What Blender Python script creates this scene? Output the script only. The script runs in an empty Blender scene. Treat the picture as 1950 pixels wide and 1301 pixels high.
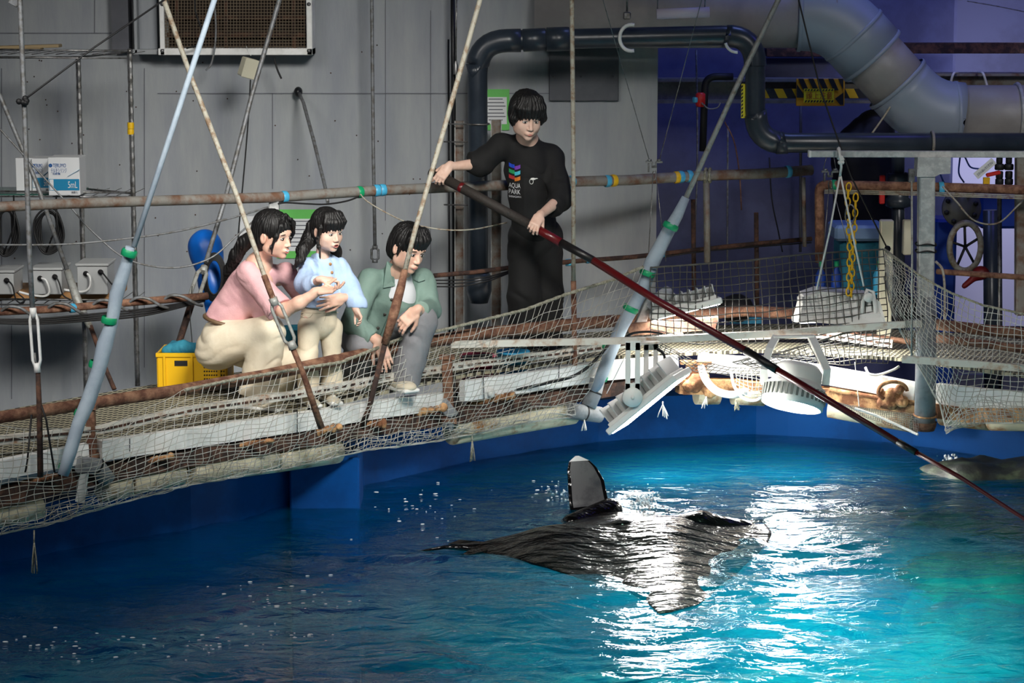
import bpy, math, random
import numpy as np
from mathutils import Vector, Matrix
random.seed(7); RNG = np.random.RandomState(7)
SC = bpy.context.scene
COL = SC.collection
# ---------------------------------------------------------------- camera
F_PX = 4500.0; PITCH = math.radians(9.0); HC = 3.07
FLOOR = HC - 2.44          # walkway deck height above the water
CEIL = 5.4
cam_d = bpy.data.cameras.new('camera'); cam = bpy.data.objects.new('camera', cam_d); COL.objects.link(cam)
cam.location = (0, 0, HC); cam.rotation_euler = (math.radians(90) - PITCH, 0, 0)
cam_d.sensor_width = 36.0; cam_d.lens = F_PX / 1950.0 * 36.0; cam_d.clip_end = 200
SC.camera = cam
# ---------------------------------------------------------------- colour / exposure
SC.view_settings.view_transform = 'Standard'; SC.view_settings.look = 'None'
SC.view_settings.exposure = 0.0; SC.view_settings.gamma = 1.0; SC.view_settings.use_curve_mapping = False
# ---------------------------------------------------------------- world
w = bpy.data.worlds.new('world'); SC.world = w; w.use_nodes = True
w.node_tree.nodes['Background'].inputs[0].default_value = (0.45, 0.55, 0.75, 1)
w.node_tree.nodes['Background'].inputs[1].default_value = 0.05
# ---------------------------------------------------------------- lights under the hall roof, plus added fill lights
def area(name, loc, target, sx, sy, power, col, spread=180):
    d = bpy.data.lights.new(name, 'AREA'); d.shape = 'RECTANGLE'; d.size = sx; d.size_y = sy
    d.energy = power; d.color = col; d.spread = math.radians(spread)
    o = bpy.data.objects.new(name, d); COL.objects.link(o); o.location = loc
    o.rotation_euler = (Vector(target) - Vector(loc)).to_track_quat('-Z', 'Y').to_euler()
    return o
area('stage_and_fill_light', (0.6, 8.0, 5.0), (-1.55, 14.8, 1.0), 1.6, 1.2, 52, (1.0, 0.975, 0.92), 44)
area('stage_and_fill_light', (-3.6, 8.0, 5.0), (-1.7, 13.2, 0.4), 1.6, 1.2, 40, (1.0, 0.97, 0.93), 80)
area('blue_light', (4.6, 15.6, 4.9), (3.2, 19.0, 0.8), 1.2, 0.6, 13, (0.16, 0.14, 1.0), 150)
area('blue_light', (2.2, 16.0, 4.9), (1.9, 17.8, 1.2), 0.8, 0.5, 12, (0.25, 0.35, 1.0), 120)
area('pool_fill_light', (1.2, 8.9, 4.9), (1.55, 11.7, -1.7), 0.5, 0.5, 120, (0.55, 1.0, 0.76), 34)  # added spot that brightens the pool and tints it teal
#area('pool_fill_light', (0.2, 12.5, 4.9), (0.1, 12.4, -1.5), 0.8, 0.8, 9, (0.40, 0.75, 1.0), 90)
area('panel_fill_light', (4.2, 17.2, 2.6), (3.7, 18.9, 1.6), 0.3, 0.6, 16, (0.80, 0.80, 1.0), 120)  # added fill that brightens the lavender panel, stands for no fixture
area('stage_and_fill_light', (4.0, 9.5, 4.9), (3.0, 15.2, 1.4), 1.2, 1.0, 10, (1.0, 0.97, 0.93), 44)  # weak fill added on the right to brighten the steel pillar
# ---------------------------------------------------------------- pixel rays -> points at a true depth Y
TH = PITCH
def at(px, py, Y):
    u = (px - 975.0) / F_PX; v = (650.5 - py) / F_PX
    dy = math.cos(TH) + v * math.sin(TH); dz = -math.sin(TH) + v * math.cos(TH)
    t = Y / dy
    return Vector((u * t, Y, HC + dz * t))
def pw(px, Y): return px * Y / F_PX
def interp(tab, x):
    xs = [t[0] for t in tab]; ys = [t[1] for t in tab]
    return float(np.interp(x, xs, ys))
RT = [(-200, 11.3), (0, 11.6), (350, 12.28), (640, 13.2), (900, 14.17), (1160, 14.8), (1450, 15.05), (1700, 14.75), (1950, 14.1), (2150, 13.5)]
def RY(px): return interp(RT, px)
def ring(pts, dY=0.0, step=40):
    """points (px,py[,dY]) along the ring walkway, densified"""
    out = []
    for a, b in zip(pts[:-1], pts[1:]):
        n = max(1, int(abs(b[0] - a[0]) / step))
        for i in range(n):
            t = i / n; q = [a[k] + (b[k] - a[k]) * t for k in range(2)]
            da = a[2] if len(a) > 2 else 0; db = b[2] if len(b) > 2 else 0
            out.append(at(q[0], q[1], RY(q[0]) + dY + da + (db - da) * t))
    b = pts[-1]; out.append(at(b[0], b[1], RY(b[0]) + dY + (b[2] if len(b) > 2 else 0)))
    return out
# ---------------------------------------------------------------- materials
def lin(c):
    return tuple((x / 12.92 if x <= 0.04045 else ((x + 0.055) / 1.055) ** 2.4) for x in [v / 255.0 for v in c])
def mat(name, c, rough=0.6, metal=0.0, c2=None, scale=6.0, lo=0.45, hi=0.6, bump=0.0, bscale=40.0, stretch=None, emit=None, coat=0.0, detail=6, sheen=0.0, trans=None):
    m = bpy.data.materials.new(name); m.use_nodes = True; nt = m.node_tree; b = nt.nodes['Principled BSDF']
    c = lin(c); b.inputs['Base Color'].default_value = (*c, 1); b.inputs['Roughness'].default_value = rough; b.inputs['Metallic'].default_value = metal
    b.inputs['Coat Weight'].default_value = coat
    tc = nt.nodes.new('ShaderNodeTexCoord'); mp = nt.nodes.new('ShaderNodeMapping'); nt.links.new(tc.outputs['Object'], mp.inputs[0])
    if stretch: mp.inputs['Scale'].default_value = stretch
    if c2 is not None:
        n = nt.nodes.new('ShaderNodeTexNoise'); n.inputs['Scale'].default_value = scale; n.inputs['Detail'].default_value = detail; n.inputs['Roughness'].default_value = 0.65
        r = nt.nodes.new('ShaderNodeValToRGB'); r.color_ramp.elements[0].position = lo; r.color_ramp.elements[1].position = hi
        r.color_ramp.elements[0].color = (*c, 1); r.color_ramp.elements[1].color = (*lin(c2), 1)
        nt.links.new(mp.outputs[0], n.inputs['Vector']); nt.links.new(n.outputs[0], r.inputs[0]); nt.links.new(r.outputs[0], b.inputs['Base Color'])
    if bump:
        n2 = nt.nodes.new('ShaderNodeTexNoise'); n2.inputs['Scale'].default_value = bscale; n2.inputs['Detail'].default_value = 4
        bp = nt.nodes.new('ShaderNodeBump'); bp.inputs['Strength'].default_value = min(1, bump); bp.inputs['Distance'].default_value = 0.01
        nt.links.new(mp.outputs[0], n2.inputs['Vector']); nt.links.new(n2.outputs[0], bp.inputs['Height']); nt.links.new(bp.outputs[0], b.inputs['Normal'])
    if emit: b.inputs['Emission Color'].default_value = (*lin(emit[0]), 1); b.inputs['Emission Strength'].default_value = emit[1]
    return m
# ---------------------------------------------------------------- mesh accumulator
class MB:
    def __init__(s): s.v = []; s.f = []; s.m = []; s.sm = []
    def add(s, vs, fs, mi=0, smooth=False):
        o = len(s.v); s.v.extend([tuple(p) for p in vs]); s.f.extend([tuple(i + o for i in f) for f in fs])
        s.m.extend([mi] * len(fs)); s.sm.extend([smooth] * len(fs)); return s
    def box(s, c, size, rot=None, mi=0, bev=0.0):
        """box centred at c; rot = 3x3 Matrix whose columns are the axes; bev chamfers every edge"""
        hx, hy, hz = [q / 2 for q in size]; R = rot or Matrix.Identity(3); c = Vector(c)
        if bev <= 0:
            vs = [c + R @ Vector((sx * hx, sy * hy, sz * hz)) for sz in (-1, 1) for sy in (-1, 1) for sx in (-1, 1)]
            return s.add(vs, [(0, 2, 3, 1), (4, 5, 7, 6), (0, 1, 5, 4), (2, 6, 7, 3), (0, 4, 6, 2), (1, 3, 7, 5)], mi)
        b = min(bev, hx * .9, hy * .9, hz * .9); prof = [(-hz, b), (-hz + b, 0), (hz - b, 0), (hz, b)]; rings = []
        for z, ins in prof:
            x, y = hx - ins, hy - ins; k = b * (1 if ins == 0 else .6)
            pts = [(x - k, -y), (x, -y + k), (x, y - k), (x - k, y), (-x + k, y), (-x, y - k), (-x, -y + k), (-x + k, -y)]
            rings.append([c + R @ Vector((p[0], p[1], z)) for p in pts])
        vs = [p for r in rings for p in r]; fs = [tuple(reversed(range(8)))]
        for i in range(3):
            for j in range(8): fs.append((i * 8 + j, i * 8 + (j + 1) % 8, i * 8 + 8 + (j + 1) % 8, i * 8 + 8 + j))
        fs.append(tuple(range(24, 32))); return s.add(vs, fs, mi)
    def beam(s, a, b, w, h, up=(0, 0, 1), mi=0, bev=0.0):
        a = Vector(a); b = Vector(b); d = b - a; L = d.length; x = d.normalized(); u = Vector(up); y = u.cross(x).normalized(); z = x.cross(y)
        R = Matrix((x, y, z)).transposed(); return s.box((a + b) / 2, (L, w, h), R, mi, bev)
    def beams(s, pts, w, h, up=(0, 0, 1), mi=0):
        """swept rectangular bar along a polyline"""
        P = [Vector(p) for p in pts]; vs = []; n = len(P); u = Vector(up)
        for i in range(n):
            d = (P[min(i + 1, n - 1)] - P[max(i - 1, 0)]).normalized(); y = u.cross(d).normalized(); z = d.cross(y)
            for sy, sz in ((-1, -1), (1, -1), (1, 1), (-1, 1)): vs.append(P[i] + y * sy * w / 2 + z * sz * h / 2)
        fs = [(3, 2, 1, 0), tuple(range(4 * n - 4, 4 * n))]
        for i in range(n - 1):
            for j in range(4): fs.append((i * 4 + j, i * 4 + (j + 1) % 4, i * 4 + 4 + (j + 1) % 4, i * 4 + 4 + j))
        return s.add(vs, fs, mi)
    def tube(s, pts, r, n=10, mi=0, cap=True, closed=False, smooth=True):
        P = [Vector(p) for p in pts]; m = len(P); rs = r if isinstance(r, (list, tuple)) else [r] * m; vs = []; prev = None
        for i in range(m):
            if closed: d = P[(i + 1) % m] - P[i - 1]
            else: d = P[min(i + 1, m - 1)] - P[max(i - 1, 0)]
            d = d.normalized() if d.length > 1e-9 else Vector((0, 0, 1))
            if prev is None:
                a = Vector((0, 0, 1)) if abs(d.z) < .9 else Vector((1, 0, 0)); x = a.cross(d).normalized()
            else:
                x = prev - d * prev.dot(d); x = x.normalized() if x.length > 1e-6 else prev
            prev = x; y = d.cross(x)
            for k in range(n):
                t = 2 * math.pi * k / n; vs.append(P[i] + (x * math.cos(t) + y * math.sin(t)) * rs[i])
        fs = []
        for i in range(m if closed else m - 1):
            i2 = (i + 1) % m
            for k in range(n): fs.append((i * n + k, i * n + (k + 1) % n, i2 * n + (k + 1) % n, i2 * n + k))
        s.add(vs, fs, mi, smooth)
        if cap and not closed: o = len(s.v) - len(vs); s.f += [tuple(o + k for k in reversed(range(n))), tuple(o + (m - 1) * n + k for k in range(n))]; s.m += [mi] * 2; s.sm += [False] * 2
        return s
    def lathe(s, prof, c, axis=(0, 0, 1), n=32, mi=0, smooth=True):
        """prof: (r, h) along axis from c"""
        z = Vector(axis).normalized(); a = Vector((1, 0, 0)) if abs(z.x) < .9 else Vector((0, 1, 0)); x = a.cross(z).normalized(); y = z.cross(x); c = Vector(c); vs = []
        for r, h in prof:
            for k in range(n): t = 2 * math.pi * k / n; vs.append(c + z * h + (x * math.cos(t) + y * math.sin(t)) * max(r, 1e-4))
        fs = []
        for i in range(len(prof) - 1):
            for k in range(n): fs.append((i * n + k, i * n + (k + 1) % n, (i + 1) * n + (k + 1) % n, (i + 1) * n + k))
        return s.add(vs, fs, mi, smooth)
    def ball(s, c, r, R=None, n=16, mi=0):
        if not isinstance(r, (tuple, list, Vector)): r = (r, r, r)
        R = R or Matrix.Identity(3); c = Vector(c); vs = []; k = n // 2
        for i in range(k + 1):
            p = math.pi * i / k
            for j in range(n):
                t = 2 * math.pi * j / n; vs.append(c + R @ Vector((r[0] * math.sin(p) * math.cos(t), r[1] * math.sin(p) * math.sin(t), r[2] * math.cos(p))))
        fs = []
        for i in range(k):
            for j in range(n): fs.append((i * n + j, (i + 1) * n + j, (i + 1) * n + (j + 1) % n, i * n + (j + 1) % n))
        return s.add(vs, fs, mi, True)
    def prism(s, poly, ext, mi=0):
        """closed polygon of points extruded by vector ext"""
        n = len(poly); P = [Vector(p) for p in poly]; e = Vector(ext); vs = P + [p + e for p in P]
        fs = [tuple(range(n)), tuple(reversed(range(n, 2 * n)))] + [(i, i + n, (i + 1) % n + n, (i + 1) % n) for i in range(n)]
        return s.add(vs, fs, mi)
    def strip(s, A, B, th, nrm, mi=0):
        """ribbon between polylines A and B with thickness"""
        n = len(A); e = Vector(nrm) * th; vs = [Vector(p) for p in A] + [Vector(p) for p in B] + [Vector(p) + e for p in A] + [Vector(p) + e for p in B]; fs = []
        for i in range(n - 1):
            fs += [(i, i + 1, n + i + 1, n + i), (2 * n + i, 3 * n + i, 3 * n + i + 1, 2 * n + i + 1), (i, 2 * n + i, 2 * n + i + 1, i + 1), (n + i, n + i + 1, 3 * n + i + 1, 3 * n + i)]
        fs += [(0, n, 3 * n, 2 * n), (n - 1, 3 * n - 1, 4 * n - 1, 2 * n - 1)]
        return s.add(vs, fs, mi)
def rootloc(p):
    l = Vector((0, 0, 0))
    while p is not None: l += p.location; p = p.parent
    return l
def obj(name, mb, mats, parent=None, label=None, origin=None):
    if not isinstance(mats, (list, tuple)): mats = [mats]
    V = np.array(mb.v, dtype=np.float64).reshape(-1, 3)
    if parent is not None: o0 = np.array(rootloc(parent))
    elif origin is not None: o0 = np.array(origin)
    else: o0 = np.array([(V[:, 0].min() + V[:, 0].max()) / 2, (V[:, 1].min() + V[:, 1].max()) / 2, V[:, 2].min()])
    me = bpy.data.meshes.new(name); me.from_pydata((V - o0).tolist(), [], mb.f)
    for m in mats: me.materials.append(m)
    me.polygons.foreach_set('material_index', mb.m); me.polygons.foreach_set('use_smooth', mb.sm); me.update()
    o = bpy.data.objects.new(name, me); COL.objects.link(o)
    if parent is not None: o.parent = parent
    else: o.location = o0
    if label: o['label'] = label
    return o
def tag(o, label, cat, group=None, kind=None):
    o['label'] = label; o['category'] = cat
    if group: o['group'] = group
    if kind: o['kind'] = kind
    return o
def struct(name, mb, m): o = obj(name, mb, m); o['kind'] = 'structure'; return o
def thing(name, label, cat, loc, group=None):
    o = bpy.data.objects.new(name, None); o.empty_display_size = .1; COL.objects.link(o); o.location = loc
    return tag(o, label, cat, group)
def text(name, s, c, xdir, up, size, m, parent, ext=0.0008, fit=None):
    cu = bpy.data.curves.new(name, 'FONT'); cu.body = s; cu.size = size; cu.extrude = ext; cu.align_x = 'CENTER'; cu.align_y = 'CENTER'
    t = bpy.data.objects.new(name, cu); COL.objects.link(t); bpy.context.view_layer.update()
    me = bpy.data.meshes.new_from_object(t.evaluated_get(bpy.context.evaluated_depsgraph_get()))
    bpy.data.objects.remove(t); V = np.array([v.co[:] for v in me.vertices]).reshape(-1, 3)
    x = Vector(xdir).normalized(); u = Vector(up); u = (u - x * u.dot(x)).normalized(); z = x.cross(u)
    if len(V):
        cx = (V[:, 0].max() + V[:, 0].min()) / 2; cy = (V[:, 1].max() + V[:, 1].min()) / 2; wd = V[:, 0].max() - V[:, 0].min(); sc = 1.0
        if fit: sc = fit / max(wd, 1e-6)
        V[:, 0] = (V[:, 0] - cx) * sc; V[:, 1] = (V[:, 1] - cy)
    mb = MB(); c = Vector(c)
    mb.add([c + x * p[0] + u * p[1] + z * p[2] for p in V], [tuple(f.vertices) for f in me.polygons]); bpy.data.meshes.remove(me)
    return obj(name, mb, m, parent)
# ---------------------------------------------------------------- numpy noise and SDF modelling
_P = RNG.randint(0, 2 ** 31 - 1, 4096) / float(2 ** 31)
def vnoise(x, y, z):
    xi, yi, zi = np.floor(x).astype(np.int64), np.floor(y).astype(np.int64), np.floor(z).astype(np.int64)
    fx, fy, fz = x - xi, y - yi, z - zi; fx = fx * fx * (3 - 2 * fx); fy = fy * fy * (3 - 2 * fy); fz = fz * fz * (3 - 2 * fz)
    def h(a, b, c): return _P[(a * 73 + b * 1571 + c * 911 + ((a * 13) ^ (b * 7) ^ (c * 5))) & 4095]
    r = 0
    for dx in (0, 1):
        for dy in (0, 1):
            for dz in (0, 1):
                r = r + h(xi + dx, yi + dy, zi + dz) * (fx if dx else 1 - fx) * (fy if dy else 1 - fy) * (fz if dz else 1 - fz)
    return r * 2 - 1
def fold(P, d, freq, amp, p0=(0, 0, 0), warp=.5):
    """cloth folds: ridged noise varying mostly along direction d"""
    d = np.array(Vector(d).normalized()); t = P @ d; q = P - np.outer(t, d)
    n = vnoise(t * freq + warp * vnoise(q[:, 0] * 9, q[:, 1] * 9, q[:, 2] * 9) * 2 + 7, q[:, 0] * freq * .28 + 3, q[:, 2] * freq * .28 + q[:, 1] * freq * .28)
    return amp * (1 - 2 * np.abs(n))
def smin(a, b, k):
    if k <= 0: return np.minimum(a, b)
    h = np.clip(.5 + .5 * (b - a) / k, 0, 1); return b + (a - b) * h - k * h * (1 - h)
class SDF:
    def __init__(s): s.ops = []; s.disp = None
    def cone(s, a, b, ra, rb, k=.02): s.ops.append(('c', np.array(a, float), np.array(b, float), ra, rb, k, '+')); return s
    def fcone(s, a, b, ra, rb, k=.02): s.ops.append(('F', np.array(a, float), np.array(b, float), ra, rb, k, '+')); return s   # flat cut at b
    def chain(s, pts, rs, k=.02):
        for i in range(len(pts) - 1): s.cone(pts[i], pts[i + 1], rs[i], rs[i + 1], k)
        return s
    def ell(s, c, r, R=None, k=.02, op='+'): s.ops.append(('e', np.array(c, float), np.array(r, float), np.array(R if R is not None else np.eye(3), float), 0, k, op)); return s
    def box(s, c, h, R=None, rd=.004, k=.01, op='+'): s.ops.append(('b', np.array(c, float), np.array(h, float), np.array(R if R is not None else np.eye(3), float), rd, k, op)); return s
    def cut(s, c, n, k=.004): s.ops.append(('p', np.array(c, float), np.array(Vector(n).normalized(), float), 0, 0, k, '-')); return s   # removes the side n points to
    def fn(s, f, k, op='+'): s.ops.append(('f', f, None, 0, 0, k, op)); return s
    def __call__(s, P):
        D = None
        for o in s.ops:
            if o[0] in 'cF':
                a, b = o[1], o[2]; ab = b - a; t = np.clip(((P - a) @ ab) / max(ab @ ab, 1e-12), 0, 1)
                d = np.linalg.norm(P - a - t[:, None] * ab, axis=1) - (o[3] + (o[4] - o[3]) * t)
                if o[0] == 'F': d = np.maximum(d, (P - b) @ (ab / np.linalg.norm(ab)))
            elif o[0] == 'e':
                q = (P - o[1]) @ o[3]; r = o[2]; k0 = np.linalg.norm(q / r, axis=1); k1 = np.linalg.norm(q / (r * r), axis=1); d = k0 * (k0 - 1) / np.maximum(k1, 1e-9)
            elif o[0] == 'b':
                q = np.abs((P - o[1]) @ o[3]) - o[2] + o[4]; d = np.linalg.norm(np.maximum(q, 0), axis=1) + np.minimum(q.max(axis=1), 0) - o[4]
            elif o[0] == 'p': d = -((P - o[1]) @ o[2])
            else: d = o[1](P)
            if D is None: D = d
            elif o[6] == '+': D = smin(D, d, o[5])
            else: D = -smin(-D, d, o[5])
        if s.disp is not None: D = D + s.disp(P)
        return D
    def bounds(s):
        lo = []; hi = []
        for o in s.ops:
            if o[6] != '+': continue
            if o[0] in 'cF': r = max(o[3], o[4]); lo += [np.minimum(o[1], o[2]) - r]; hi += [np.maximum(o[1], o[2]) + r]
            elif o[0] in 'eb': r = np.abs(o[3]) @ o[2]; lo += [o[1] - r]; hi += [o[1] + r]
        return np.min(lo, 0) - .03, np.max(hi, 0) + .03
def sdf_mb(S, h=.004, mfn=None, smooth=True):
    lo, hi = S.bounds(); n = np.ceil((hi - lo) / h).astype(int) + 2; B = 8; nb = (n + B - 1) // B; n = nb * B
    D = np.full(n, 1.0)
    bc = np.stack(np.meshgrid(*[np.arange(k) for k in nb], indexing='ij'), -1).reshape(-1, 3)
    cen = lo + (bc * B + B / 2) * h; dc = S(cen)
    rad = B * h * .87 * 1.5 + .03
    off = np.stack(np.meshgrid(*[np.arange(B)] * 3, indexing='ij'), -1).reshape(-1, 3)
    for b, d in zip(bc[dc < -rad], dc[dc < -rad]): D[b[0]*B:b[0]*B+B, b[1]*B:b[1]*B+B, b[2]*B:b[2]*B+B] = -1
    act = bc[np.abs(dc) <= rad]
    for i in range(0, len(act), 400):
        idx = (act[i:i + 400, None, :] * B + off[None]).reshape(-1, 3); D[idx[:, 0], idx[:, 1], idx[:, 2]] = S(lo + idx * h)
    D[0] = D[-1] = 1; D[:, 0] = D[:, -1] = 1; D[:, :, 0] = D[:, :, -1] = 1
    I = D < 0; c = I[:-1, :-1, :-1].astype(np.int8)
    for dx, dy, dz in [(1,0,0),(0,1,0),(0,0,1),(1,1,0),(1,0,1),(0,1,1),(1,1,1)]:
        c = c + I[dx:I.shape[0]-1+dx, dy:I.shape[1]-1+dy, dz:I.shape[2]-1+dz]
    ci = np.argwhere((c > 0) & (c < 8)); idm = np.full(c.shape, -1, np.int64); idm[ci[:, 0], ci[:, 1], ci[:, 2]] = np.arange(len(ci))
    acc = np.zeros((len(ci), 3)); cnt = np.zeros(len(ci))
    cor = [(x, y, z) for x in (0, 1) for y in (0, 1) for z in (0, 1)]
    for a in cor:
        for ax in range(3):
            if a[ax]: continue
            b = list(a); b[ax] = 1
            da = D[ci[:, 0]+a[0], ci[:, 1]+a[1], ci[:, 2]+a[2]]; db = D[ci[:, 0]+b[0], ci[:, 1]+b[1], ci[:, 2]+b[2]]
            m = (da < 0) != (db < 0); t = da[m] / (da[m] - db[m]); p = np.tile(np.array(a, float), (m.sum(), 1)); p[:, ax] += t; acc[m] += p; cnt[m] += 1
    V = lo + (ci + acc / cnt[:, None]) * h; Fs = []
    for ax in range(3):
        o1, o2 = [(1, 2), (2, 0), (0, 1)][ax]; sl = [slice(None)] * 3; s2 = [slice(None)] * 3; sl[ax] = slice(0, -1); s2[ax] = slice(1, None)
        A = I[tuple(sl)]; Bq = I[tuple(s2)]; e = np.argwhere(A != Bq); ins = A[e[:, 0], e[:, 1], e[:, 2]]
        def cell(k1, k2): q = e.copy(); q[:, o1] -= k1; q[:, o2] -= k2; return idm[q[:, 0], q[:, 1], q[:, 2]]
        q = np.stack([cell(1, 1), cell(0, 1), cell(0, 0), cell(1, 0)], 1); q[~ins] = q[~ins][:, ::-1]; Fs.append(q)
    Fq = np.concatenate(Fs); mb = MB(); mb.v = V.tolist(); mb.f = Fq.tolist()
    cen = V[Fq].mean(1); mb.m = (mfn(cen).astype(int).tolist() if mfn else [0] * len(Fq)); mb.sm = [smooth] * len(Fq)
    return mb
def frame(fwd, up=(0, 0, 1), roll=0.0):
    """columns: side(+x), forward(+y), up(+z)"""
    f = Vector(fwd).normalized(); u = Vector(up); s = f.cross(u).normalized(); u = s.cross(f)
    R = Matrix((s, f, u)).transposed()
    return R @ Matrix.Rotation(roll, 3, 'Y')
# ---------------------------------------------------------------- palette
M = {}
M['wall'] = mat('wall_paint', (138, 143, 151), .55, c2=(160, 164, 166), scale=2.2, lo=.35, hi=.65, bump=.15, bscale=25, stretch=(1.6, 1.6, .3))
M['wall_dark'] = mat('wall_panel_dark', (74, 76, 84), .5, c2=(88, 90, 98), scale=2)
M['seam'] = mat('seam', (112, 114, 122), .8)
M['blue_wall'] = mat('blue_wall', (92, 98, 140), .6, c2=(78, 82, 120), scale=1.5)
M['pool_blue'] = mat('pool_blue_paint', (0, 72, 142), .6, c2=(0, 62, 126), scale=2); M['pool_blue'].node_tree.nodes['Principled BSDF'].inputs['Specular IOR Level'].default_value = .15
M['rust'] = mat('rust', (92, 58, 44), .85, c2=(150, 112, 88), scale=14, lo=.42, hi=.66, bump=.6, bscale=60)
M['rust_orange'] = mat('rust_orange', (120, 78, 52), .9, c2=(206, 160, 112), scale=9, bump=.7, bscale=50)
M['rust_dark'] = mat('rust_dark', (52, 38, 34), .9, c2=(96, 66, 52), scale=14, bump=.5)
M['galv'] = mat('galvanised_steel', (158, 160, 160), .5, .12, c2=(186, 188, 186), scale=18, bump=.2, bscale=60)
M['galv_rust'] = mat('galvanised_rusty', (132, 130, 124), .6, .1, c2=(110, 80, 62), scale=9, lo=.44, hi=.64, bump=.3)
M['rod'] = mat('painted_rod', (156, 158, 154), .5, .2, c2=(124, 118, 106), scale=30, lo=.48, hi=.68, bump=.3, bscale=90)
M['rod_grey'] = mat('grey_rod', (128, 131, 134), .5, .3, c2=(100, 98, 94), scale=30, bump=.2)
M['cream_rod'] = mat('cream_rod', (164, 160, 146), .6, c2=(128, 106, 84), scale=22, lo=.48, hi=.62, bump=.4, bscale=80)
M['pad'] = mat('foam_pad', (160, 174, 186), .7, c2=(146, 160, 174), scale=7, bump=.3, bscale=14)
M['pad_grey'] = mat('foam_pad_grey', (138, 142, 146), .75, c2=(116, 119, 122), scale=8, bump=.4, bscale=20)
M['tape_green'] = mat('tape_green', (22, 150, 98), .4, bump=.3, bscale=30)
M['tape_blue'] = mat('tape_blue', (70, 165, 205), .4)
M['tape_yellow'] = mat('tape_yellow', (222, 176, 20), .4)
M['white_paint'] = mat('white_paint', (242, 242, 240), .45, c2=(226, 226, 222), scale=5, bump=.1)
M['white_rust'] = mat('white_paint_rusty', (214, 210, 200), .55, c2=(168, 118, 76), scale=11, lo=.52, hi=.72, bump=.3)
M['white'] = mat('white_plastic', (226, 226, 222), .4)
M['grey_plastic'] = mat('grey_plastic', (176, 178, 178), .45)
M['pvc'] = mat('old_pvc', (205, 198, 170), .5, c2=(150, 104, 58), scale=7, lo=.5, hi=.64, bump=.2)
M['pvc_dark'] = mat('dark_pvc', (40, 48, 58), .32, c2=(50, 58, 68), scale=5)
M['duct'] = mat('duct_grey', (150, 148, 148), .5, c2=(140, 138, 138), scale=3)
M['duct_blue'] = mat('duct_elbow', (136, 148, 164), .45)
M['black'] = mat('black_rubber', (18, 18, 20), .6)
M['black_metal'] = mat('black_metal', (26, 27, 30), .45, .3)
M['white_rope'] = mat('white_rope', (220, 220, 216), .8, bump=.6, bscale=120)
M['net'] = mat('net_cord', (184, 184, 178), .8, c2=(160, 156, 144), scale=5)
M['net_black'] = mat('net_black', (62, 62, 60), .7, c2=(84, 82, 76), scale=6)
M['rope'] = mat('braided_rope', (156, 154, 138), .9, c2=(118, 114, 96), scale=60, bump=.8, bscale=90)
M['steel'] = mat('steel', (150, 150, 150), .35, .8, c2=(110, 108, 104), scale=20)
M['wood'] = mat('wood', (190, 142, 92), .6, c2=(164, 116, 70), scale=6, stretch=(1, 8, 8))
M['cream'] = mat('cream_plastic', (214, 210, 186), .5)
M['blue'] = mat('blue_plastic', (10, 96, 190), .4)
M['blue_deep'] = mat('blue_deep_plastic', (20, 60, 150), .4)
M['teal'] = mat('teal_cloth', (44, 128, 150), .8, c2=(30, 104, 130), scale=8, bump=.4)
M['yellow'] = mat('yellow_plastic', (226, 176, 12), .45)
M['red'] = mat('red_plastic', (206, 40, 36), .4)
M['pink'] = mat('pink_plastic', (214, 84, 112), .4)
M['cyan'] = mat('cyan_plastic', (60, 160, 205), .4)
M['green_sign'] = mat('green_print', (96, 186, 86), .5)
M['paper'] = mat('paper', (214, 216, 218), .6)
M['ink'] = mat('ink', (70, 74, 84), .7)
M['ink_blue'] = mat('ink_blue', (20, 84, 150), .6)
M['teal_print'] = mat('teal_print', (10, 126, 170), .5)
M['glass_dark'] = mat('dark_interior', (40, 30, 24), .9)
M['mesh_rust'] = mat('rusty_mesh', (132, 116, 96), .8)
M['foam'] = mat('water_foam', (232, 240, 245), .4)
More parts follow.
